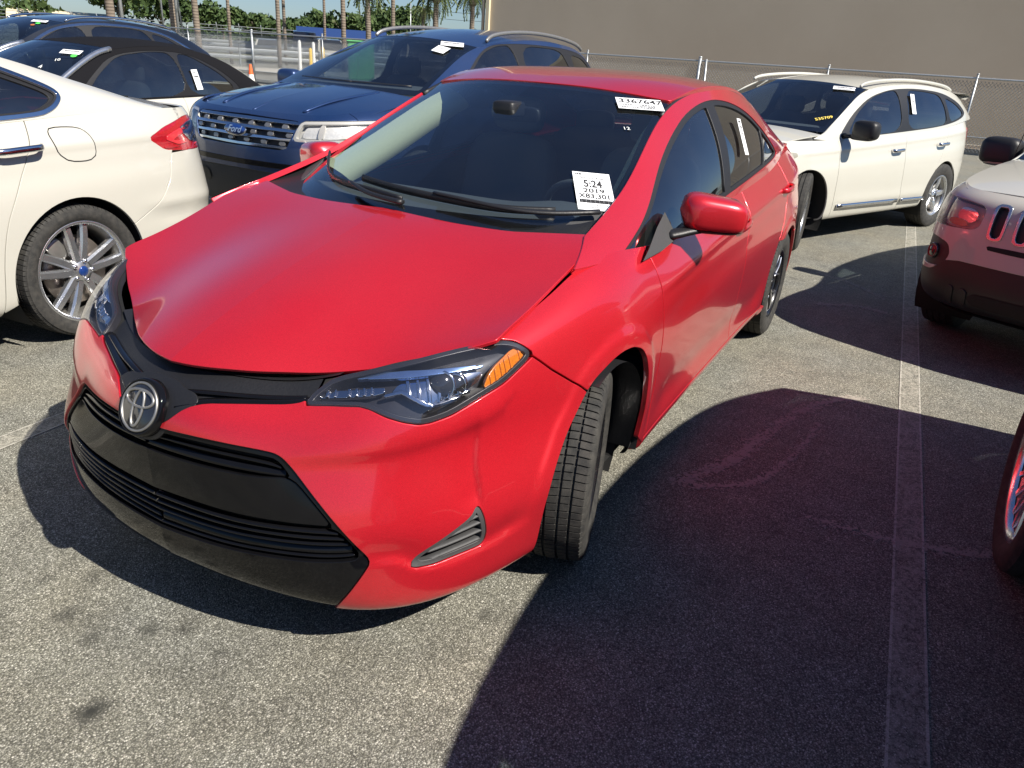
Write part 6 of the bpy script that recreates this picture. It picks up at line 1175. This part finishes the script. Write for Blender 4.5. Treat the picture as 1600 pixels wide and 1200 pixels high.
# ---------------------------------------------------------------- white convertible with black canvas roof
sp = dict(plan=[(.92,0),(.90,.3),(.80,.58),(.58,.78),(.2,.86),(-.4,.875),(-1.2,.88),(-1.9,.88),(-2.5,.885),(-2.95,.88),(-3.3,.85),(-3.55,.78),(-3.72,.65),(-3.82,.42),(-3.85,.2),(-3.855,0)],
 prof={0: [(.12,.20),(.04,.22),(.01,.32),(0,.45),(0,.56),(.02,.66),(.06,.73),(.12,.78),(.2,.82)], 5: [(.09,.20),(.04,.22),(.02,.32),(.01,.45),(.0,.58),(0,.70),(.015,.80),(.05,.88),(.09,.93)], 9: [(.09,.20),(.04,.22),(.02,.32),(.01,.45),(.0,.6),(0,.74),(.015,.86),(.05,.95),(.10,1.0)], 15: [(.12,.24),(.05,.26),(.015,.36),(0,.48),(0,.6),(.02,.74),(.05,.88),(.06,.97),(.11,1.02)]},
 he=[(.55,.66,.83),(.36,.72,.87),(.12,.74,.91),(-.12,.73,.95),(-.3,.71,.97)], hc=[(.72,.80),(.50,.88),(.28,.93),(.06,.97),(-.10,.985)],
 gb=[(-.15,.76,.95),(-.5,.79,.945),(-1.0,.80,.955),(-1.6,.80,.965),(-2.1,.80,.975),(-2.6,.79,.99),(-3.0,.76,1.0),(-3.3,.70,1.005)],
 gt=[(-.35,.72,.99),(-.62,.68,1.11),(-.90,.64,1.23),(-1.12,.61,1.305),(-1.7,.62,1.36),(-2.25,.61,1.33),(-2.75,.62,1.20),(-3.2,.65,1.03)], bul=[.005,.012,.02,.03,.035,.035,.03,.01],
 kw=3, wsC=[(-.15,.985),(-.45,1.12),(-.75,1.25),(-1.0,1.34)], kr=5, roofC=[(-1.0,1.34),(-1.7,1.40),(-2.3,1.375)], rearC=[(-2.3,1.375),(-2.85,1.22),(-3.3,1.04)], rg=.7, roofm='soft_top',
 wb=2.75, arch=.36, archz=.335, hw=.875, floor=.24, doors=[[(-.45,1.0),(-.43,.7),(-.46,.2)], [(-1.85,1.1),(-1.82,.7),(-1.86,.2)]],
 bump_f=[(.38,1.0),(.36,.7),(.34,.2)], bump_r=[(-3.6,1.2),(-3.4,.7),(-3.15,.2)],
 dlo=[(-.55,.945),(-.80,1.10),(-1.12,1.25),(-1.6,1.31),(-2.1,1.29),(-2.5,1.16),(-2.78,1.01),(-2.4,.985),(-1.4,.965)],
 windows=[([(-.70,.975),(-.92,1.11),(-1.2,1.225),(-1.6,1.275),(-1.86,1.27),(-1.90,.985)], 'front_door', 'side_glass'), ([(-1.97,.99),(-1.93,1.265),(-2.1,1.255),(-2.45,1.13),(-2.65,1.01)], 'quarter_panel', 'side_glass')],
 dash=(-.6, .98, .64), seats=[(-1.5, 1.0), (-2.3, .97)], frame='soft_top', grow=.026)
sp['prof'] = {k: [(a, z*(.90+.10*(z < .5))) for a, z in v] for k, v in sp['prof'].items()}
for k_ in ('gb', 'he'): sp[k_] = [(x, y, z*.90) for x, y, z in sp[k_]]
sp['hc'] = [(x, z*.90) for x, z in sp['hc']]; low_ = lambda q: [(x, z-.10*max(0, min(1, (1.22-z)/.22))) for x, z in q]
sp['dlo'] = low_(sp['dlo']); sp['windows'] = [(low_(a), b_, c) for a, b_, c in sp['windows']]; sp['doors'] = [[(x, z*.9) for x, z in l] for l in sp['doors']]; sp['gt'] = [(x, y, z-(.07 if z < 1.05 else .03 if z < 1.2 else 0)) for x, y, z in sp['gt']]; sp['wsC'] = [(x, z-(.08, .05, .02, 0)[k]) for k, (x, z) in enumerate(sp['wsC'])]; sp['rearC'] = [(x, z-(.0, .03, .07)[k]) for k, (x, z) in enumerate(sp['rearC'])]
B = surfaces(sp); con = empty('parked_car', (-2.05, -6.35, 0), math.radians(4), 'white convertible with raised black canvas roof, beyond the cream saloon', 'car', 'parked cars')
co = common(sp, B, con, 'white'); four_wheels(con, .33, .22, .225, 'seven', 2.75, .76); door_mirror(con, -.50, .97, .90, 'white')
ap = np.array([B.G.G[i, -1] for i in range(2, 66, 4)]); ap = ap[ap[:, 0] > -1.16]
pair('windscreen_frame', tube(ap+P(0, .008, .004), .026, 8), MT['alloy'], con)
stick(co['ws'], B.S, (-.90, .43, 1.20), .20, .085, [('~n', 0.0198, 0, .015, (.15, 1), 0), ('#30', .012, 0, -.022, (.12, 1), 0)], rot=-.05); dot(co['ws'], B.S, (-.86, .50, 1.15), .03, 'green', .008); mark(co['ws'], B.S, (-.75, .42, 1.11), '10', .06, 'white_chalk', .3, .006); mark(co['ws'], B.S, (-.60, .36, 1.05), '4', .08, 'white_chalk', .3, .006)
stick(co['quarter_panel'][0], B.G, (-2.07, .74, 1.02), .085, .21, [('~n', 0.0083, 0, .075, (.055, 1), 0), ('#20', .014, 0, .03, (.06, 1), 0), ('~p', .004, 0, -.03, (.05, 1), 0)], rot=.06, off=.004)

# ---------------------------------------------------------------- dark estate SUV further back on the left
sp = dict(plan=[(.92,0),(.90,.3),(.82,.58),(.60,.80),(.25,.91),(-.4,.935),(-1.2,.94),(-1.9,.94),(-2.5,.94),(-2.95,.935),(-3.3,.91),(-3.6,.84),(-3.8,.72),(-3.92,.45),(-3.95,.2),(-3.96,0)],
 prof={0: [(.12,.24),(.04,.26),(.01,.36),(0,.5),(0,.65),(.02,.76),(.06,.85),(.12,.92),(.2,.97)], 5: [(.09,.24),(.04,.26),(.02,.38),(.01,.52),(.0,.66),(0,.80),(.015,.92),(.05,1.02),(.10,1.08)], 12: [(.12,.28),(.05,.30),(.015,.42),(0,.56),(0,.7),(.015,.82),(.03,.95),(.05,1.05),(.10,1.13)], 15: [(.12,.28),(.05,.30),(.015,.42),(0,.56),(0,.7),(.015,.82),(.03,.95),(.05,1.05),(.10,1.13)]},
 he=[(.60,.68,.97),(.40,.77,1.0),(.15,.80,1.04),(-.10,.79,1.08),(-.3,.77,1.10)], hc=[(.76,.95),(.55,1.03),(.30,1.08),(.08,1.11),(-.1,1.12)],
 gb=[(-.1,.80,1.09),(-.5,.85,1.09),(-1.1,.855,1.10),(-1.8,.855,1.11),(-2.4,.85,1.12),(-2.9,.83,1.14),(-3.4,.79,1.16),(-3.75,.72,1.16)],
 gt=[(-.32,.77,1.12),(-.62,.72,1.26),(-.95,.67,1.42),(-1.3,.64,1.52),(-1.9,.66,1.585),(-2.6,.655,1.57),(-3.25,.64,1.48),(-3.72,.68,1.22)], bul=[.005,.015,.025,.035,.04,.04,.03,.01],
 kw=3, wsC=[(-.08,1.12),(-.42,1.28),(-.80,1.44),(-1.18,1.555)], kr=6, roofC=[(-1.18,1.555),(-1.9,1.625),(-2.6,1.61),(-3.4,1.53)], rearC=[(-3.4,1.53),(-3.82,1.2)],
 wb=2.85, arch=.41, archz=.37, hw=.935, floor=.26, doors=[[(-.50,1.15),(-.48,.7),(-.52,.25)], [(-1.6,1.2),(-1.58,.75),(-1.62,.25)], [(-2.75,1.3),(-2.65,.95),(-2.5,.70),(-2.42,.25)]],
 bump_f=[(.42,1.1),(.38,.7),(.36,.2)], bump_r=[(-3.7,1.4),(-3.5,.8),(-3.3,.25)],
 dlo=[(-.52,1.09),(-.85,1.30),(-1.2,1.45),(-1.7,1.525),(-2.4,1.52),(-2.9,1.44),(-3.25,1.27),(-3.40,1.18),(-3.2,1.165),(-2,1.13),(-.9,1.10)],
 windows=[([(-.66,1.115),(-.92,1.29),(-1.22,1.42),(-1.52,1.475),(-1.55,1.13)], 'front_door', 'side_glass'), ([(-1.68,1.14),(-1.66,1.485),(-2.3,1.485),(-2.52,1.455),(-2.70,1.155)], 'rear_door', 'privacy'), ([(-2.80,1.165),(-2.62,1.44),(-2.85,1.39),(-3.15,1.25),(-3.22,1.18)], 'quarter_panel', 'privacy')],
 dash=(-.5, 1.12, .70), seats=[(-1.45, 1.25), (-2.35, 1.25)], frame='dark', grow=.026)
B = surfaces(sp); dsv = empty('parked_car', (-3.75, -9.9, 0), math.radians(1), 'dark blue-grey estate SUV with bright chrome window line, behind the convertible', 'car', 'parked cars')
do = common(sp, B, dsv, 'dark'); four_wheels(dsv, .37, .24, .235, 'five', 2.85, .82); door_mirror(dsv, -.62, 1.02, 1.15, 'dark')
dl_ = chaikin(sp['dlo'], 2, .22); gm_ = cpan(B.G, [lambda m: sdf(xzv(m), dl_)+.022, lambda m: .004-sdf(xzv(m), dl_), lambda m: m.V[:, 2]-1.19], .004, .008, None); pair('window_chrome', gm_, MT['chrome'], dsv)
pair('roof_rail', tube(curve(P((-1.35, .63, 1.54), (-1.6, .625, 1.60), (-2.2, .62, 1.625), (-2.8, .61, 1.585), (-3.1, .60, 1.53)), 30), .018, 8), MT['chrome'], dsv)
stick(do['ws'], B.S, (-1.12, .44, 1.49), .20, .085, [('~n', 0.0198, 0, .015, (.15, 1), 0), ('#30', .012, 0, -.022, (.12, 1), 0)], rot=-.05); dot(do['ws'], B.S, (-1.08, .46, 1.44), .03, 'green', .008); dot(do['ws'], B.S, (-1.0, .46, 1.40), .028, 'amber', .008)
stick(do['rear_door'][0], B.G, (-2.28, .76, 1.30), .15, .09, [('~n', 0.0121, 0, .012, (.10, 1), 0)], rot=-.03, off=.004)


# ---------------------------------------------------------------- background beyond the fence
REF = (2.02, 1.54)
def polar(bearing, dist): a = math.radians(bearing); return (REF[0]+dist*math.cos(a), REF[1]+dist*math.sin(a))
m, nt, b = nodes('leaf_green'); n1 = noise(nt, .9, 3); oi = nt.nodes.new('ShaderNodeObjectInfo')
nt.links.new(ramp(nt, n1.outputs[0], [(.3, (.030, .055, .020)), (.55, (.060, .095, .030)), (.75, (.105, .135, .045))]), b.inputs['Base Color']); setp(b, rough=.7, spec=.2); MT['leaf'] = m
m, nt, b = nodes('palm_green'); n1 = noise(nt, 2.0, 3)
nt.links.new(ramp(nt, n1.outputs[0], [(.3, (.055, .085, .025)), (.7, (.13, .16, .055))]), b.inputs['Base Color']); setp(b, rough=.6, spec=.3); MT['palm'] = m
m, nt, b = nodes('palm_bark'); tcx = nt.nodes.new('ShaderNodeTexCoord'); n1 = noise(nt, 3, 6); wv = nt.nodes.new('ShaderNodeTexWave'); wv.bands_direction = 'Z'; wv.inputs['Scale'].default_value = 2.2; wv.inputs['Distortion'].default_value = 1.2; nt.links.new(tcx.outputs['Object'], wv.inputs['Vector'])
nt.links.new(mix(nt, .5, ramp(nt, n1.outputs[0], [(.3, (.11, .085, .065)), (.7, (.24, .195, .15))]), ramp(nt, wv.outputs[0], [(.2, (.10, .08, .06)), (.8, (.25, .205, .16))])), b.inputs['Base Color']); setp(b, rough=.9); bump(nt, b, wv.outputs[0], .4, .03); MT['bark'] = m
def crown(cx, cy, cz, rx, ry, rz, n, leaf, seed, lobes=9):
    r = np.random.default_rng(seed); C_ = []
    for k in range(lobes):
        d = r.normal(size=3); d /= np.linalg.norm(d); d[2] = abs(d[2])*.9-.25; C_.append((d*[rx, ry, rz]*.62, (.34+.26*r.random())))
    V = []; F = []
    for i in range(n):
        c_, q = C_[r.integers(lobes)]; d = r.normal(size=3); d /= np.linalg.norm(d); p = c_+d*np.array([rx, ry, rz])*q*(.72+.33*r.random())
        a = r.normal(size=3); a /= np.linalg.norm(a); b_ = np.cross(a, r.normal(size=3)); b_ /= np.linalg.norm(b_)+1e-9; s_ = leaf*(.6+.8*r.random()); k = len(V); p = p+[cx, cy, cz]
        V += [p-a*s_, p+b_*s_*.55, p+a*s_, p-b_*s_*.55]; F.append((k, k+1, k+2, k+3))
    return M(np.array(V), F)
def tree(bearing, dist, h, r, seed, label):
    x, y = polar(bearing, dist); t = empty('broadleaf_tree', (x, y, 0), 0, label, 'tree', 'trees beyond the fence'); rr = random.Random(seed)
    mk('trunk', tube(curve(P((0, 0, 0), (.1*rr.random(), .1, h*.3), (.25*rr.random(), -.1, h*.62)), 8), np.linspace(.22, .08, 8)*h/7, 8), MT['bark'], t)
    for k in range(4):
        a = rr.random()*6.28; mk('limb', tube(curve(P((0, 0, h*.32), (math.cos(a)*r*.3, math.sin(a)*r*.3, h*.55), (math.cos(a)*r*.6, math.sin(a)*r*.6, h*.72)), 7), np.linspace(.10, .03, 7)*h/7, 6), MT['bark'], t)
    mk('crown', crown(0, 0, h*.60, r, r, h*.42, int(900+230*r*h/8), .30, seed), MT['leaf'], t, smooth=False)
TR = [(241.5, 78, 6.7, 3.6, 'blurred tall tree at the far left corner above the dark SUV'), (238.2, 96, 4.0, 2.8, 'low dark tree behind the cream domed building'), (233.6, 92, 7.3, 3.9, 'largest broad tree rising behind the chrome-lined SUV roof'), (231.3, 98, 6.4, 3.2, 'tall dark tree beside the largest one, left of the sky gap'), (227.7, 100, 5.5, 3.0, 'rounded tree just right of the left sky gap'), (225.6, 104, 4.5, 2.8, 'bushy tree behind the thick fence post'), (223.6, 96, 4.3, 3.0, 'wide low tree left of the blue canopy'), (221.9, 102, 5.2, 3.0, 'tree directly above the blue canopy'), (219.8, 98, 5.5, 3.1, 'yellowish green tree right of the blue canopy'), (217.7, 94, 5.8, 3.1, 'dark tree above the navy SUV windscreen'), (216.0, 100, 6.1, 2.6, 'last broad tree before the palms, above the navy SUV roof'), (229.2, 112, 2.6, 2.5, 'small low bush filling the left sky gap')]
for k, (be, di, h, r, lb) in enumerate(TR): tree(be, di, h, r, 40+k, lb)
mk('far_hedge', join(*[crown(*polar(be, 125), 1.0, 7, 7, 1.7, 1500, .40, 90+k, 12) for k, be in enumerate(np.arange(209, 245, 3.0))]), MT['leaf'], smooth=False, kind='stuff', label='far green tree line beyond the lot', category='trees')
def frond(L=1.9, n=13, droop=.9):
    V = []; F = []; 
    for i in range(n):
        t = i/(n-1); x = L*t*(1-.18*t); z = .55*L*t*(1-t)*1.2-droop*t*t*.75
        w = .34*math.sin(math.pi*min(1, t*.9+.08))*L/1.9+.02
        for s_ in (-1, 1):
            k = len(V); V += [(x, 0, z), (x+.085*L/1.9, 0, z-.01), (x+.20, s_*w, z-.16-.10*t), (x+.13, s_*w*.92, z-.17-.10*t)]; F.append((k, k+1, k+2, k+3))
    return M(np.array(V), F)
def palm_crown(nf, L, seed):
    r = random.Random(seed); ms = []
    for k in range(nf):
        a = 2.399*k; el = .75-1.5*(k/nf)+r.uniform(-.15, .15); f_ = frond(L*(.8+.3*r.random()), 13, .7+.6*r.random()); c_, s_ = math.cos(el), math.sin(el); V = f_.V.copy(); V = np.stack([V[:, 0]*c_-V[:, 2]*s_, V[:, 1], V[:, 0]*s_+V[:, 2]*c_], 1); ca, sa = math.cos(a), math.sin(a)
        ms.append(M(np.stack([V[:, 0]*ca-V[:, 1]*sa, V[:, 0]*sa+V[:, 1]*ca, V[:, 2]], 1), f_.F))
    return join(*ms)
PC = [palm_crown(30, 1.35, 3), palm_crown(34, 1.5, 8)]; pcd = []
def palm(bearing, dist, h, tr, label, sc=1.0, k=0):
    x, y = polar(bearing, dist); t = empty('palm_tree', (x, y, 0), bearing, label, 'palm', 'palms and trunks beyond the fence'); r = random.Random(int(bearing*100))
    mk('trunk', tube(curve(P((0, 0, 0), (r.uniform(-.1, .1), 0, h*.5), (r.uniform(-.15, .15), 0, h)), 12), np.linspace(tr*1.15, tr*.85, 12), 10), MT['bark'], t)
    mk('boot_ring', rbox((0, 0, h-.12), (tr*1.7, tr*1.7, .42), .8, 1, 12, 8), MT['bark'], t)
    if len(pcd) <= k: pcd.append(mk('crown', M(PC[k].V*1.0, PC[k].F), MT['palm'], t, smooth=False).data); c_ = t.children[-1]
    else: c_ = bpy.data.objects.new('crown', pcd[k]); COL.objects.link(c_); c_.parent = t
    c_.location = (0, 0, h+.15); c_.scale = (sc, sc, sc)
palm(235.5, 70, 4.3, .14, 'small palm standing clear left of the big trunk', .75); palm(234.4, 62, 5.3, .15, 'palm half hidden by the thick brown trunk at left', .8, 1)
palm(218.4, 55, 4.6, .17, 'palm in front of the dark tree above the navy SUV', 1.0); palm(214.75, 68, 4.2, .15, 'shorter of the two neighbouring palms above the navy SUV roof', .8); palm(213.9, 58, 4.9, .20, 'taller thick-necked palm above the navy SUV roof', 1.05, 1)
palm(211.45, 60, 5.0, .18, 'palm standing next to the warehouse corner', 1.0); palm(215.3, 90, 2.3, .15, 'little round palm low behind the navy SUV roof', .75); palm(212.8, 92, 2.1, .15, 'little palm between the thick-necked palm and the warehouse', .75, 1); palm(211.0, 88, 3.2, .15, 'bushy palm behind the one at the warehouse corner', .9)
for be, di, tr in ((234.1, 46, .19), (230.6, 50, .14), (229.2, 48, .15), (227.3, 52, .09), (224.25, 50, .11), (223.85, 56, .10), (220.05, 50, .13), (216.75, 52, .12), (221.3, 60, .09)):
    palm(be, di, 9.5+rnd.random()*1.5, tr, 'tall bare palm trunk at bearing %d degrees, crown above the picture' % be if 0 else {234.1: 'thickest brown palm trunk at far left', 230.6: 'brown palm trunk crossing the big left tree', 229.2: 'brown trunk standing in the left sky gap', 227.3: 'thin trunk in front of the rounded tree', 224.25: 'left trunk of the close pair right of the fence post', 223.85: 'right trunk of the close pair right of the fence post', 220.05: 'pale trunk right of the blue canopy', 216.75: 'trunk in front of the last broad tree', 221.3: 'trunk rising through the blue canopy'}[be], 1.2)
def pole(be, di, h, r0, label, lean=0.0):
    x, y = polar(be, di); o = mk('utility_pole', tube([(0, 0, 0), (lean, 0, h)], [r0, r0*.75], 8), MT['galv'], loc=(x, y, 0)); o['label'] = label; o['category'] = 'pole'; o['group'] = 'poles beyond the fence'
pole(233.5, 50, 9, .10, 'pale pole right of the thickest palm trunk'); pole(231.2, 60, 9, .06, 'thin pole before the largest broad tree'); pole(230.35, 55, 9, .09, 'pale pole touching the brown trunk on the big left tree'); pole(230.0, 58, 9, .06, 'thin leaning pole left of the sky gap', .8); pole(215.6, 75, 5.2, .05, 'thin dark pole between broad trees and palms')
for k in range(6):
    a, b_ = polar(216.2, 85), polar(205, 78); z = 2.3+.75*k+.1*(k % 2); o = mk('overhead_wire', tube([(a[0]*(1-t)+b_[0]*t, a[1]*(1-t)+b_[1]*t, z-.5*math.sin(math.pi*t)+.3*t) for t in np.linspace(0, 1, 14)], .016, 5), MT['black_plastic']); o['label'] = ('lowest', 'second lowest', 'third lowest', 'third highest', 'second highest', 'highest')[k]+' thin overhead wire crossing the sky left of the warehouse'; o['category'] = 'wire'; o['group'] = 'overhead wires'
# concrete verge, guard rails
def strip(be0, be1, d0, d1, z, name, mat): 
    q = [polar(be0, d0), polar(be1, d0), polar(be1, d1), polar(be0, d1)]; mk(name, M([(x, y, z) for x, y in q], [(0, 1, 2, 3)]), mat, kind='structure', smooth=False)
strip(243, 206, 43, 50, .012, 'concrete_verge', MT['concrete']); strip(243, 206, 62, 130, .012, 'far_grass', simple('dry_grass', (.13, .13, .06), .95, var=.3, nscale=.6))
def guard(d, z, label):
    t = empty('guard_rail', (0, 0, 0), 0, label, 'guard rail', 'guard rails beyond the fence'); n = 14
    pts = [polar(be, d/math.cos(math.radians(be-225))) for be in np.linspace(242, 209, n)]
    for zz in (z, z+.38): mk('rail', tube([(x, y, zz) for x, y in pts], .10, 8, sq=(.35, 1.2)), MT['galv'], t)
    for x, y in pts: mk('rail_post', box(x-.05, x+.05, y-.05, y+.05, 0, z+.5), MT['galv'], t, smooth=False)
guard(50, .45, 'nearest run of grey guard rail behind the fence'); guard(57, .60, 'middle run of grey guard rail behind the fence'); guard(66, .75, 'farthest run of grey guard rail below the trees')
far = empty('barbed_fence', (0, 0, 0), 0, 'distant wire fence with slanted barbed wire arms under the trees', 'fence')
fp = [polar(be, 74/math.cos(math.radians(be-225))) for be in np.linspace(243, 209, 26)]
for x, y in fp: mk('fence_post', tube([(x, y, 0), (x, y, 2.1), (x+.25, y+.2, 2.5)], .035, 6), MT['galv'], far)
for zz in (.3, .7, 1.1, 1.5, 2.05, 2.3): mk('fence_wire', tube([(x+(.12 if zz > 2.1 else 0), y, zz) for x, y in fp], .02, 5), MT['galv'], far)
# bollards, cone, green cabinet, canopy, domed building
MT['yellow'] = simple('yellow_safety_paint', (.80, .50, .02), .5, var=.08); MT['orange'] = simple('orange_cone_plastic', (.85, .13, .03), .5, var=.06); MT['white_band'] = simple('white_reflective_band', (.8, .8, .78), .4)
for be, di, mt_, h, lb in ((222.25, 46, 'yellow', 1.15, 'slim yellow bollard left of the white van'), (221.45, 44, 'yellow', 1.25, 'thick yellow bollard in front of the white van'), (222.95, 46, 'white_band', 1.5, 'tall white post left of the yellow bollards'), (222.05, 47, 'white_band', 1.45, 'tall white post between the yellow bollards')):
    x, y = polar(be, di); o = mk('bollard', lathe([(.0005, h+.05), (.06, h+.03), (.085, h-.03), (.085, 0)], 16, 'z'), MT[mt_], loc=(x, y, 0)); o['label'] = lb; o['category'] = 'bollard'; o['group'] = 'bollards beyond the fence'
cx_, cy_ = polar(226.15, 29.6); cone = empty('traffic_cone', (cx_, cy_, 0), .4, 'orange and white traffic cone beside the wire fence', 'cone')
mk('cone_base', rbox((0, 0, .02), (.17, .17, .022), .3, .25), MT['orange'], cone); mk('cone_body', lathe([(.125, .03), (.045, .62), (.030, .66), (.0005, .66)], 24, 'z'), MT['orange'], cone); mk('white_band', lathe([(.118, .10), (.085, .34)], 24, 'z'), MT['white_band'], cone)
gx, gy = polar(218.9, 37); gc = empty('green_cabinet', (gx, gy, 0), math.radians(38), 'bright green utility cabinet seen through the navy SUV windscreen', 'cabinet')
MT['green_paint'] = simple('green_cabinet_paint', (.16, .55, .22), .5, var=.06); mk('cabinet_body', box(-.6, .6, -.55, .55, .08, 1.62), MT['green_paint'], gc, smooth=False); mk('cabinet_door', box(.602, .625, -.50, .50, .14, 1.55), MT['green_paint'], gc, smooth=False); mk('cabinet_base', box(-.7, .7, -.65, .65, 0, .08), MT['concrete'], gc, smooth=False); mk('cabinet_lid', box(-.64, .66, -.59, .59, 1.62, 1.67), MT['green_paint'], gc, smooth=False)
bx_, by_ = polar(220.3, 66); cn = empty('blue_canopy', (bx_, by_, 0), math.radians(-48), 'long blue flat-roofed canopy under the trees', 'canopy'); MT['blue_roof'] = simple('blue_canopy_roof', (.02, .06, .22), .5)
mk('canopy_roof', box(-3.4, 3.2, -2, 2, 1.9, 2.5), MT['blue_roof'], cn, smooth=False)
for x in (-3.2, -1.1, 1.1, 3.0):
    for y in (-1.8, 1.8): mk('canopy_post', box(x-.08, x+.08, y-.08, y+.08, 0, 1.9), MT['galv'], cn, smooth=False)
dx_, dy_ = polar(236.9, 96); db = empty('domed_building', (dx_, dy_, 0), math.radians(-35), 'cream building with rounded roof at far left', 'building')
mk('wall', box(-4.2, 4.2, -3.2, 3.2, 0, 1.6), MT['cream'], db, smooth=False); mk('roof', M(np.array([(x, 3.3*math.cos(a), 1.6+1.2*math.sin(a)) for x in (-4.3, 4.3) for a in np.linspace(0, math.pi, 14)]), [(i, i+1, 15+i, 14+i) for i in range(13)]+[tuple(range(14)), tuple(range(27, 13, -1))]), MT['cream'], db)
for x in (-3, 0, 3): mk('window', box(x-.5, x+.5, 3.2, 3.25, .6, 1.3), MT['privacy'], db, smooth=False)
# far parked vehicles behind the rails
def far_van(be, di, rz, mat, label, L=4.8, H=1.75, hood=True):
    x, y = polar(be, di); t = empty('far_vehicle', (x, y, 0), math.radians(rz), label, 'car', 'vehicles beyond the fence')
    pr = [(-.5, .35), (-.5, .75), (-.47, .95), (-.42, .96), (-.30, .99), (.10, 1.0), (.40, .97), (.49, .62), (.5, .3)] if not hood else [(.5, .25), (.5, .48), (.44, .54), (.27, .58), (.10, .96), (-.05, 1.0), (-.38, .99), (-.47, .80), (-.5, .45), (-.5, .22)]
    pts = [(a*L, b_*H) for a, b_ in pr]; V = []; n = len(pts)
    for yy, k in ((-.88, 1), (-.72, 1.03), (.72, 1.03), (.88, 1)):
        for a, z in pts: V.append((a*(1 if abs(yy) < .8 else .985), yy if z < H*.62 else yy*.86, z*(1.0 if abs(yy) < .8 else .985)))
    F = [(j*n+i, j*n+(i+1) % n, (j+1)*n+(i+1) % n, (j+1)*n+i) for j in range(3) for i in range(n)]+[tuple(range(n-1, -1, -1)), tuple(3*n+i for i in range(n))]
    sharp(mk('body', M(np.array(V), F), MT[mat], t), 30)
    for s_ in (1, -1):
        for a0, a1 in ((.16, .02), (-.0, -.20), (-.22, -.40)):
            mk('window', M(np.array([(a0*L, s_*.885, H*.60), (a1*L, s_*.885, H*.60), (a1*L*.97, s_*.79, H*.93), ((a0-.05*(a0 > .1))*L, s_*.79, H*.93)]), [(0, 1, 2, 3)]), MT['privacy'], t, smooth=False)
        for wx_ in (.31, -.31):
            mk('wheel', xf(lathe([(.0005, .11), (.19, .10), (.21, .11), (.31, .10), (.33, .06), (.33, -.10), (.0005, -.10)], 24), (wx_*L, s_*.80, .33)), MT['tyre'], t)
    mk('windscreen', M(np.array([(.265*L, -.70, H*.61), (.265*L, .70, H*.61), (.115*L, .62, H*.95), (.115*L, -.62, H*.95)])+P(.03, 0, .02), [(0, 1, 2, 3)]), MT['privacy'], t, smooth=False)
far_van(221.0, 56, 48, 'white', 'white minivan behind the yellow bollards'); far_van(224.9, 60, 40, 'white', 'pale car behind the thick fence post', 4.5, 1.5); far_van(222.6, 62, 44, 'dark', 'dark van behind the wire mesh left of the white minivan', 4.9, 2.2)
